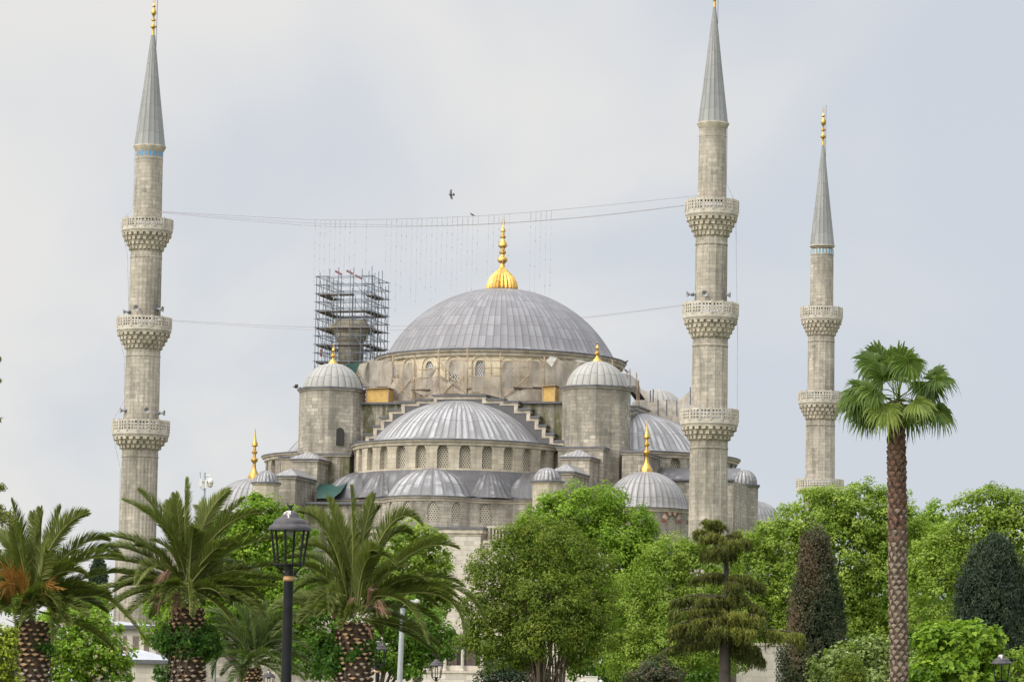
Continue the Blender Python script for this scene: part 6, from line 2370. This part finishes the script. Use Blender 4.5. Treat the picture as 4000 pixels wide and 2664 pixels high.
ORANGE = plain_mat('orange_stalks', (0.34, 0.17, 0.035), 0.7, 0, 0.3, 5)
DRY = plain_mat('dry_brown_spathe', (0.20, 0.115, 0.07), 0.85, 0, 0.3, 5)
stalks(PALM_E, [(190, 960, 130, 740), (330, 980, 410, 850), (120, 980, 20, 700), (60, 960, -20, 860)], ORANGE, 'flower_stalk', 5, q5, 80, 45, 60)
stalks(PALM_L, [(330, 800, 240, 830), (380, 880, 340, 1040)], DRY, 'dry_stalk', 6, q6, 86, 30, 30)
stalks(PALM_C, [(560, 1020, 560, 940), (690, 960, 720, 820), (740, 960, 820, 1030)], DRY, 'dry_stalk', 7, q7, 84, 24, 20)
for palm, qf, Y, parts_ in ((PALM_L, q6, 86, [((400, 900), (250, 905), (140, 980), 26), ((390, 930), (270, 960), (170, 1020), 14), ((350, 960), (330, 1030), (335, 1110), 22), ((400, 910), (240, 960), (220, 1080), 22)]),
                           (PALM_C, q7, 84, [((520, 1000), (450, 1000), (400, 1070), 28), ((650, 1105), (700, 1140), (730, 1240), 20), ((740, 960), (800, 980), (820, 1040), 22)])):
    for (a, b, c, w) in parts_:
        m = MB()
        pts = [at(*qf(*p), Y - 1.0) - palm[6] for p in (a, b, c)]
        k = Y / FPX / 2 * w * 0.5
        m.tube([pts[0], pts[0].lerp(pts[1], .6), pts[1], pts[1].lerp(pts[2], .6), pts[2]], [k * 0.3, k * 0.5, k, k * 0.9, k * 0.15], 7)
        m.build('dry_spathe', DRY, palm[0], smooth=True)


def ivy(label, Y, lobes, seed, leaf=0.085, dens=1.6):
    rng = np.random.default_rng(seed)
    Lb = []
    for (px, py, rx, ry) in lobes:
        c = at(px, py, Y)
        s = scale_at(c)
        Lb.append((np.array(c), np.array([rx * s, rx * s * 0.95, ry * s])))
    P, N, A, L, T = crown_arrays(rng, Lb, leaf, 0.16, dens, droop=0.9, upb=0.3, fill=0.4)
    c0 = Lb[0][0]
    root = empty('ivy', (c0[0], Y, 0), 0, label, 'climbing plant', 'ivy on the palm trunks')
    loc = np.array([c0[0], Y, 0])
    V, F = leaves(P - loc, N, A, L, L * 0.8)
    np_mesh('foliage', V, F, G['ivy'], root, T)
    m = MB()
    rr = random.Random(seed)
    for i in range(4):
        a = rr.uniform(0, 2 * pi)
        rad = Lb[0][1][0] * 0.72
        m.tube([(rad * cos(a + k * 0.25), rad * sin(a + k * 0.25), Lb[0][0][2] * k / 6) for k in range(7)], 0.014, 5)
    m.build('vine_stem', BARK, root)


ivy('thick ivy collar round the trunk of the palm left of the lamp post', 86, [(*q6(455, 1250), 118, 62), (*q6(330, 1260), 70, 55), (*q6(560, 1290), 75, 65), (*q6(440, 1360), 75, 42), (*q6(270, 1520), 28, 34)], 81)
ivy('ivy climbing the lower trunk of the centre date palm', 84, [(*q7(560, 1340), 88, 42), (*q7(400, 1400), 60, 62), (*q7(480, 1450), 50, 48), (*q7(660, 1280), 40, 42), (*q7(340, 1310), 42, 42)], 82)
ivy('thin ivy band across the trunk of the leftmost date palm', 80, [(*q5(300, 1310), 62, 20), (*q5(150, 1300), 45, 34)], 83, 0.075, 1.0)


# ---- fan palm
def fan_palm():
    Y = 80
    rng = np.random.default_rng(91)
    rr = random.Random(91)

    def q(x, y):
        return 3150 + x / 1.109, 1250 + y / 1.109
    hub = at(*q(388, 345), Y)
    loc = Vector((hub.x, Y, 0))
    root = empty('fan_palm', loc, 0, 'tall slender fan palm with a ragged crown on the right', 'palm tree')
    H = hub - loc
    low = at(*q(402, 1568), Y) - loc
    s = scale_at(hub)

    def lean(z):
        k = (H.z - z) / (H.z - low.z)
        return (low.x * k, 0)
    zt = H.z - 0.1
    R0 = 32 * s

    def rf(z):
        return R0 * (0.97 if z < zt - 1.2 else 0.97 - 0.25 * (z - zt + 1.2) / 1.2)
    boot_trunk(root, zt, rf, 0.125, 8, (0.07, 0.13), 0.045, mats=lambda z: 1.0 if z > zt - 2.2 else (0.5 if z > zt - 3.2 else 0.0), rng=rr, lean=lean,
               tone=[plain_mat('fan_palm_fibre', (0.13, 0.092, 0.068), 0.95, 0, 0.4, 8), plain_mat('dark_leaf_base', (0.13, 0.07, 0.045), 0.9, 0, 0.4, 9), plain_mat('grey_leaf_base', (0.20, 0.155, 0.115), 0.9, 0, 0.3, 9)])
    # shaggy dark fibre at the top of the trunk
    P = []
    n = 5200
    z = zt - rng.random(n) ** 1.2 * 2.9
    a = rng.uniform(0, 2 * pi, n)
    R = np.array([rf(v) for v in z])
    P = np.stack([R * np.cos(a) * 1.02 + np.array([lean(v)[0] for v in z]), R * np.sin(a) * 1.02, z], 1)
    V, F = leaves(P, np.stack([np.cos(a), np.sin(a), 0 * a], 1), rng.normal(size=(n, 3)) * 0.5 + np.stack([np.cos(a) * .9, np.sin(a) * .9, 0.3 + 0 * a], 1), rng.uniform(.06, .15, n), np.full(n, .03))
    np_mesh('fibre', V, F, plain_mat('dark_palm_fibre', (0.085, 0.045, 0.03), 0.95, 0, 0.5, 8), root)

    def fan(centre, direction, radius, face, tint, spread=230, nseg=34, droop=0.5):
        """one costapalmate leaf: segments radiating from centre in the plane with normal face"""
        c = np.array(centre)
        d = np.array(Vector(direction).normalized())
        f = np.array(face, float)
        f = f - d * f.dot(d)
        f = f / np.linalg.norm(f)
        e = np.cross(f, d)
        Vs, Fs, Ts = [], [], []
        th = np.radians(np.linspace(-spread / 2, spread / 2, nseg))
        cnt = 0
        step = np.radians(spread) / nseg
        for i, a in enumerate(th):
            L = radius * (0.72 + 0.28 * cos(a * 0.75)) * rng.uniform(0.9, 1.1)
            dr = d * cos(a) + e * sin(a)
            wdir = -d * sin(a) + e * cos(a)
            fold = f * (0.035 * radius) * (1 if i % 2 else -1)
            t_ = np.array([0.0, 0.35, 0.62, 0.82, 1.0])
            hang = np.array([0, 0.0, 0.05, 0.24, 0.62]) * droop * rng.uniform(0.4, 1.7)
            w = np.array([0.01, 0.36, 0.40, 0.20, 0.02]) * L * step * 0.95
            pts = c[None] + dr[None] * (L * (t_ - hang * 0.35))[:, None] + np.array([0, 0, -1.0])[None] * (L * hang)[:, None] + f[None] * (-0.10 * L * t_ ** 2)[:, None] * 1.0
            pts = pts + rng.normal(0, 0.012, (5, 3)) * t_[:, None]
            for k in range(5):
                Vs.append(pts[k] - wdir * w[k] + fold * (t_[k] < 0.7))
                Vs.append(pts[k] + wdir * w[k] - fold * (t_[k] < 0.7))
            tn = tint + rng.normal(0, 0.09)
            for k in range(4):
                b = cnt + k * 2
                Fs.append((b, b + 1, b + 3, b + 2))
                Ts.append(tn - 0.05 * k)
            cnt += 10
        # petiole
        p0 = np.array(H) + rng.normal(0, 0.05, 3)
        mid = (p0 + c) / 2 + np.array([0, 0, 0.06])
        side = np.cross(c - p0, [0, 0, 1.0])
        side = side / max(np.linalg.norm(side), 1e-6) * 0.016
        up_ = np.array([0, 0, 0.012])
        for sgn in (side, up_):
            Vs += [p0 - sgn, p0 + sgn, mid - sgn, mid + sgn, c - sgn, c + sgn]
            Fs += [(cnt, cnt + 1, cnt + 3, cnt + 2), (cnt + 2, cnt + 3, cnt + 5, cnt + 4)]
            Ts += [0.6, 0.6]
            cnt += 6
        np_mesh('fan_leaf', [tuple(v) for v in Vs], Fs, G['fan'], root, Ts)

    # (hasta centre px, tip px, depth, tint, facing)
    L = [((320, 180), (235, 110), 0.1, .42, (0, -1, .3)), ((300, 185), (190, 165), -0.3, .45, (0.2, -1, .6)), ((400, 190), (420, 80), -0.2, .42, (0, -1, .2)), ((420, 200), (480, 110), 0.3, .5, (0.2, -1, .4)), ((365, 200), (350, 100), 0.4, .45, (0, -1, .5)),
         ((255, 290), (150, 250), -0.2, .45, (0, -.6, 1)), ((240, 310), (120, 350), -0.4, .6, (-.3, -.7, .8)), ((260, 330), (160, 410), 0.3, .5, (-.4, -.5, .8)), ((215, 330), (110, 390), -0.1, .62, (-.5, -.5, .8)),
         ((330, 245), (290, 215), -0.9, .5, (0, -1, .5)), ((300, 300), (230, 300), -0.8, .5, (0, -.8, .7)), ((300, 360), (225, 470), -0.3, .4, (-.5, -.7, .5)), ((340, 370), (310, 460), -0.9, .82, (0, -1, .2)), ((280, 380), (260, 440), 0.4, .35, (-.3, -.7, .5)),
         ((430, 380), (450, 450), 0.1, .36, (.2, -.9, .4)), ((470, 350), (540, 380), -0.7, .78, (.2, -.7, .8)), ((480, 370), (510, 430), -0.3, .5, (.3, -.9, .4)), ((560, 255), (640, 265), -0.1, .45, (.2, -.6, 1)), ((540, 260), (590, 215), 0.3, .5, (0, -.8, .9)), ((520, 270), (545, 320), 0.0, .38, (.3, -.8, .4)),
         ((560, 375), (625, 420), 0.1, .48, (.4, -.5, .9)), ((560, 380), (600, 440), -0.3, .42, (.4, -.8, .4)), ((440, 170), (430, 230), -0.9, .45, (0, -1, .4)), ((235, 350), (130, 430), -0.3, .5, (-.4, -.6, .7)), ((270, 400), (190, 490), -0.2, .42, (-.4, -.7, .5)), ((390, 240), (385, 170), -0.6, .5, (0, -1, .3))]
    for (c, t, dy, tint, face) in L:
        c3, t3 = at(*q(*c), Y + dy * 1.2) - loc, at(*q(*t), Y + dy * 1.2 - 0.15) - loc
        R = 0.60 + 0.12 * rng.random()
        fan(c3, t3 - c3, R, face, tint + 0.05 * rng.normal(), spread=rng.uniform(200, 260))
    for i in range(3):
        az = i * 2.4
        c3 = H + Vector((cos(az) * 0.8, abs(sin(az)) * 1.0 + 0.2, rr.uniform(0.2, 0.9)))
        fan(c3, c3 - H, 0.55, (cos(az) * .3, .4, 1), 0.35)


fan_palm()

# ================================================================ street lamps
BLACK = plain_mat('black_enamel', (0.012, 0.012, 0.013), 0.6, 0, 0.3, 10, 0.15)
GOLDP = plain_mat('gold_painted_collar', (0.38, 0.21, 0.10), 0.5, 0.2, 0.2, 8)


def lamp_roof_mat(name, amount):
    """dark grey enamel with whitish bird droppings running down from the crown"""
    t = NT(name)
    uv, ob = t.coords()
    sx = t.n('ShaderNodeSeparateXYZ')
    t.l(ob, sx.inputs[0])
    base = t.ramp(t.noise(ob, 14, 4), [(0.3, (0.040, 0.036, 0.040)), (0.7, (0.075, 0.067, 0.072))])
    stk = t.noise(t.mapping(ob, (26, 26, 5), (0.4, 0, 0)), 1.0, 4, 0.6, 0.4)
    hgt = t.n('ShaderNodeMapRange')
    hgt.inputs['From Min'].default_value = 0.06
    hgt.inputs['From Max'].default_value = 0.26
    hgt.inputs['To Min'].default_value = -0.18
    hgt.inputs['To Max'].default_value = 0.16
    t.l(sx.outputs[2], hgt.inputs['Value'])
    off = t.math('MULTIPLY', t.math('ABSOLUTE', t.math('ADD', sx.outputs[0], 0.03)), -3.0)
    f = t.math('ADD', t.math('ADD', stk, hgt.outputs['Result']), off)
    mask = t.ramp(f, [(0.56 - amount, W(0)), (0.62 - amount, W(1))])
    return t.set(t.mix(mask, base, (0.55, 0.51, 0.45)), 0.5, spec=0.25)


def street_lamp(px_top, py_top, px_low, py_low, Y, label, mat_amount=0.0, s=1.0, src=None):
    """lantern apex at (px_top, py_top)"""
    top = at(px_top, py_top, Y)
    rt = empty('street_lamp', (at(px_low, py_low, Y).x, Y, 0), 0, label, 'street lamp', 'lantern street lamps')
    lx = top.x - rt.location.x
    H = top.z
    k = 0.00173 * s
    C = (lx, 0.0)

    def zz(y):
        return H - (y - 280) * k
    # roof: object origin at its rim so that the dropping stains sit on the crown
    r = MB()
    prof = [(18, 280), (34, 284), (50, 294), (64, 312), (72, 333), (78, 337), (98, 341), (116, 354), (127, 370), (130, 383), (140, 388), (156, 402), (163, 418), (161, 430), (150, 432)]
    r.lathe([(a * k, zz(b) - zz(432)) for a, b in prof], 36)
    r.lathe([(150 * k, 0), (140 * k, 0.01), (20 * k, 0.012)], 36)
    roof = r.build('lantern_roof', lamp_roof_mat('lamp_roof', mat_amount), rt, smooth=True, angle=45)
    roof.location = (lx, 0, zz(432))
    f = MB()
    f.lathe([(17 * k, 0), (13 * k, 16 * k), (8 * k, 30 * k), (9 * k, 40 * k), (1 * k, 42 * k)], 14)
    pts = [(22 * k * cos(a), 0, 52 * k + 22 * k * sin(a)) for a in [radians(x) for x in range(-215, 36, 12)]]
    f.tube(pts, [max(0.8, 6.5 * sin(pi * (i + 0.6) / (len(pts) + 0.2))) * k for i in range(len(pts))], 6)
    fo = f.build('finial', BLACK, roof, smooth=True)
    fo.location = (0, 0, zz(280) - zz(432))
    # lantern cage
    c = MB()
    nb = 6
    for i in range(nb):
        a = 2 * pi * i / nb + 0.35
        c.tube([(lx + 146 * k * cos(a), 146 * k * sin(a), zz(430)), (lx + 108 * k * cos(a), 108 * k * sin(a), zz(686))], 8.5 * k, 6)
    ring = [(lx + 112 * k * cos(2 * pi * i / nb + 0.35), 112 * k * sin(2 * pi * i / nb + 0.35), zz(688)) for i in range(nb)]
    for i in range(nb):
        c.tube([ring[i], ring[(i + 1) % nb]], 7 * k, 6)
        c.tube([ring[i], (lx, 0, zz(690))], 5 * k, 5)
    c.build('lantern_cage', BLACK, rt)
    b = MB()
    b.lathe([(26 * k, zz(432)), (30 * k, zz(440)), (24 * k, zz(462)), (5 * k, zz(470))], 14, c=C)
    b.build('bulb_holder', M['horn'], rt, smooth=True)
    d = MB()
    for i in range(4):
        a = 2 * pi * i / 4 + 0.35
        pts = [(lx + q * k * cos(a), q * k * sin(a), zz(y)) for q, y in ((98, 688), (84, 712), (56, 738), (40, 758))]
        d.tube(pts, 7 * k, 6)
    d.lathe([(38 * k, zz(684)), (36 * k, zz(700)), (30 * k, zz(720)), (34 * k, zz(762)), (40 * k, zz(770))], 18, c=C)
    d.build('bracket', BLACK, rt, smooth=True, angle=40)
    g = MB()
    g.lathe([(34 * k, zz(768)), (38 * k, zz(772)), (37 * k, zz(782)), (42 * k, zz(788)), (42 * k, zz(802)), (38 * k, zz(808)), (35 * k, zz(810))], 24, c=C)
    g.build('collar', GOLDP, rt, smooth=True, angle=40)
    p = MB()
    z1 = zz(808)
    P = [(0, 0, 0.0), (0, 0, 0.5), (0, 0, 0.55), (lx * 0.5, 0, z1 * 0.6), (lx, 0, z1)]
    p.tube(P, [0.13, 0.13, 0.088, 40 * k, 35 * k], 20)
    p.build('post', BLACK, rt, smooth=True, angle=40)
    return rt


street_lamp(*q6(1222, 278), *q6(1192, 1568), 45, 'large near black lamp post with crescent-topped lantern streaked with bird droppings', 0.03)
street_lamp(*q7(775, 1238), *q7(770, 1568), 101, 'far lamp in front of the centre palm trunk, beside the grey pole', -0.01)
street_lamp(*q7(1243, 1384), *q7(1240, 1568), 137, 'far small lamp between the grey pole and the columned gallery', -0.08)
street_lamp(*q6(1060, 1484), *q6(1060, 1568), 146, 'far lamp whose top just shows left of the black lamp post', 0.02)
street_lamp(3150 + 845 / 1.109, 1250 + 1448 / 1.109, 3150 + 845 / 1.109, 2664, 94, 'pale topped lamp at the right edge below the dark cypress', 0.07)

# ================================================================ poles, cameras
PALEP = plain_mat('pale_grey_paint', (0.34, 0.35, 0.36), 0.5, 0.2, 0.12, 6)
WHITEP = plain_mat('off_white_plastic', (0.62, 0.59, 0.52), 0.5, 0, 0.1, 8)
GREYP = plain_mat('grey_galvanised_pole', (0.26, 0.28, 0.31), 0.5, 0.3, 0.2, 6)


def q3(x, y):
    return 600 + x / 3.137, 1800 + y / 3.137


Yc = 153
b = at(*q3(622, 600), Yc)
loc = Vector((b.x, Yc, 0))
cp = empty('camera_pole', loc, 0, 'grey pole carrying a white dome camera and antenna boxes, left of the lead dome', 'camera pole')
k = Yc / FPX / 3.137


def pc(x, y, dy=0.0):
    return at(*q3(x, y), Yc + dy) - loc


m = MB()
m.tube([(0, 0, 0), pc(622, 600), pc(628, 145)], [0.05, 0.045, 0.04], 12)
m.build('pole', GREYP, cp, smooth=True)
for (x0, y0, x1, y1) in ((565, 218, 595, 315), (625, 232, 655, 335)):
    m = MB()
    c = pc((x0 + x1) / 2, (y0 + y1) / 2, -0.08)
    m.obox(c, ((x1 - x0) / 2 * k, 0, 0), (0, 0.06, 0), (0, 0, (y1 - y0) / 2 * k))
    bx = m.build('antenna_box', WHITEP, cp)
m = MB()
m.tube([pc(573, 215, -.08), pc(570, 130, -.08)], [0.018, 0.015], 8)
m.build('antenna', GREYP, cp)
m = MB()
m.tube([pc(578, 315, -.08), pc(585, 340, -.08), pc(615, 355)], 0.012, 6)
m.tube([pc(598, 262, -.05), pc(630, 262)], 0.03, 6)
m.build('bracket', GREYP, cp)
m = MB()
m.tube([pc(630, 180), pc(660, 180), pc(695, 184), pc(697, 215)], [0.035, 0.03, 0.03, 0.025], 8)
m.build('camera_arm', WHITEP, cp)
m = MB()
cx = pc(695, 270)
m.lathe([(0.012, 60 * k), (0.05, 56 * k), (35 * k, 40 * k), (39 * k, 15 * k), (38 * k, -6 * k), (32 * k, -10 * k), (33 * k, -28 * k), (24 * k, -48 * k), (0.004, -60 * k)], 22, c=(cx.x, cx.y))
m.v = [(x, y, z + cx.z) for x, y, z in m.v]
m.build('dome_camera', WHITEP, cp, smooth=True)

# second camera mast lower, half hidden in the tree
b = at(*q3(830, 700), 153)
loc2 = Vector((b.x, 153, 0))
c2 = empty('camera_mast', loc2, 0, 'white bullet camera and dome camera low in the tree below the left lead dome', 'camera mast')


def pd(x, y, dy=0.0):
    return at(*q3(x, y), 149.0 + dy) - loc2


m = MB()
m.tube([(0, -1.0, 0), (0, -1.0, 6), pd(838, 560)], 0.045, 10)
m.build('pole', GREYP, c2)
m = MB()
m.obox(pd(912, 580), (0.33, 0, 0.02), (0, 0.07, 0), (0, 0, 0.075))
m.tube([pd(838, 570), pd(880, 590)], 0.02, 6)
m.build('bullet_camera', WHITEP, c2)
m = MB()
cx = pd(962, 625)
m.lathe([(0.005, 0.12), (0.12, 0.1), (0.2, 0.02), (0.2, -0.04), (0.1, -0.14), (0.005, -0.16)], 18, c=(cx.x, cx.y))
m.v = [(x, y, z + cx.z) for x, y, z in m.v]
m.tube([pd(838, 600), cx], 0.02, 6)
m.build('dome_camera', WHITEP, c2, smooth=True)

# grey light pole between palm and gallery
b = at(*q7(945, 1568), 95)
loc3 = Vector((b.x, 95, 0))
gp = empty('light_pole', loc3, 0, 'plain pale grey round pole with a white globe, right of a palm trunk', 'light pole')
m = MB()
t0, t1 = at(*q7(946, 1568), 95) - loc3, at(*q7(972, 960), 95) - loc3
m.tube([(t0.x - 0.02, 0, 0), t0, t1], [0.085, 0.078, 0.066], 18)
m.build('pole', PALEP, gp, smooth=True)
m = MB()
a0, a1 = at(*q7(972, 965), 95) - loc3, at(*q7(1085, 925), 94.6) - loc3
m.tube([a0, a0.lerp(a1, 0.5) + Vector((0, 0, 0.1)), a1], 0.03, 8)
m.build('arm', PALEP, gp)
m = MB()
m.lathe([(0.004, 0.085), (0.06, 0.065), (0.085, 0.0), (0.06, -0.065), (0.004, -0.085)], 16, c=(a1.x, a1.y))
m.v = [(x, y, z + a1.z) for x, y, z in m.v]
m.build('globe', plain_mat('dull_globe', (0.42, 0.40, 0.35), 0.6), gp, smooth=True)

# white equipment cabinet on a post with two small cameras, at the bottom edge
p = at(2310, 2650, 100)
loc4 = Vector((p.x, 100, 0))
wb = empty('equipment_box', loc4, 0, 'white box with two small side cameras at the bottom edge below the trees', 'equipment box')
zt = at(2310, 2640, 100).z
m = MB()
m.box(-0.175, 0.175, -0.14, 0.14, zt - 0.75, zt - 0.03)
m.build('cabinet', WHITEP, wb)
m = MB()
m.box(-0.19, 0.19, -0.155, 0.155, zt - 0.028, zt)
m.build('lid', WHITEP, wb)
m = MB()
m.tube([(0, 0, 0), (0, 0, zt - 0.75)], 0.06, 10)
m.build('post', GREYP, wb)
for sg in (-1, 1):
    m = MB()
    m.tube([(sg * 0.17, 0, zt - 0.15), (sg * 0.25, -0.04, zt - 0.15), (sg * 0.31, -0.1, zt - 0.17)], [0.03, 0.055, 0.055], 10)
    m.build('side_camera', WHITEP, wb, smooth=True)

# ================================================================ low stone buildings behind the left palms
def q8(x, y):
    return x / 1.926, 1850 + y / 1.926


Yb = 285
loc5 = Vector((at(500, 2600, Yb).x, Yb, 0))
kb = empty('stone_pavilion', loc5, 0, 'small stone building with pale roof and tall dark slits, behind the left palms', 'building')


def pb(x, y, dy=0.0):
    return at(*q8(x, y), Yb + dy) - loc5


a, c = pb(700, 1165), pb(1180, 1165)
ztop = pb(1180, 1172).z
zlft = ztop
m = MB()
m.box(a.x, c.x, 0, 9, 0, ztop)
m.build('wall', M['stone_wall'], kb)
for (x0, x1) in ((1000, 1042), (1085, 1120), (925, 950), (850, 880)):
    m = MB()
    p0, p1 = pb(x0, 1220, -0.03), pb(x1, 1350, -0.03)
    m.box(p0.x, p1.x, -0.03, 0.1, p1.z - 0.2, p0.z)
    m.build('slit_window', plain_mat('brown_recess', (0.16, 0.125, 0.10), 0.9), kb)
m = MB()
o_ = 0.45
z = ztop
m.mi = 0
m.box(a.x - o_, c.x + o_, -o_, 9.4, z, z + 0.3)
m.mi = 1
pk = ((a.x + c.x) / 2 - 1.0, 4.5, z + 0.75)
A_, B_, C_, D_ = (a.x - o_, -o_, z + 0.31), (c.x + o_, -o_, z + 0.31), (c.x + o_, 9.4, z + 0.31), (a.x - o_, 9.4, z + 0.31)
for p, q_ in ((A_, B_), (B_, C_), (C_, D_), (D_, A_)):
    m.add([p, q_, pk])
m.build('roof', [M['lead_cap'], M['lead_pale']], kb)
Yk = 262
loc6 = Vector((at(560, 2600, Yk).x, Yk, 0))
ks = empty('stone_kiosk', loc6, 0, 'low stone kiosk with a pale metal hipped roof at the bottom left', 'building')


def pk_(x, y):
    return at(*q8(x, y), Yk) - loc6


a, c = pk_(800, 1430), pk_(1300, 1430)
zt = pk_(1000, 1425).z
m = MB()
m.box(a.x, c.x, 0, 8, 0, zt)
m.build('wall', M['stone_wall'], ks)
m = MB()
m.mi = 0
m.box(a.x - 0.4, c.x + 0.4, -0.4, 8.4, zt, zt + 0.28)
m.mi = 1
z = zt + 0.29
A_, B_, C_, D_ = (a.x - .4, -.4, z), (c.x + .4, -.4, z), (c.x + .4, 8.4, z), (a.x - .4, 8.4, z)
pt_ = pk_(1000, 1335)
ap = (pt_.x, 4, pt_.z + 0.25)
for p, q_ in ((A_, B_), (B_, C_), (C_, D_), (D_, A_)):
    m.add([p, q_, ap])
m.build('roof', [M['lead_cap'], M['lead_pale']], ks)
# pale low wall glimpsed under the cedar
Yw = 190
w0, w1 = at(2880, 2600, Yw), at(3080, 2600, Yw)
loc7 = Vector(((w0.x + w1.x) / 2, Yw, 0))
gw = empty('garden_wall', loc7, 0, 'pale stone wall with a pierced strip, glimpsed between the cedar and the brown cypress', 'wall')
hw = (w1.x - w0.x) / 2
zt = at(2980, 2520, Yw).z
m = MB()
m.box(-hw, hw, 0, 0.5, 0, zt)
m.build('wall_face', M['stone_wall'], gw)
xs0 = at(3030, 2560, Yw).x - loc7.x
m = MB()
m.box(xs0, xs0 + 0.42, -0.03, 0.02, 0.3, zt - 0.1)
m.build('pierced_panel', lattice_mat('pierced_stone', (0.5, 0.46, 0.4), (0.06, 0.055, 0.05), 0.2, 0.36), gw)
m = MB()
m.box(-hw - 0.05, hw + 0.05, -0.08, 0.58, zt, zt + 0.14)
m.build('coping', M['stone_trim'], gw)
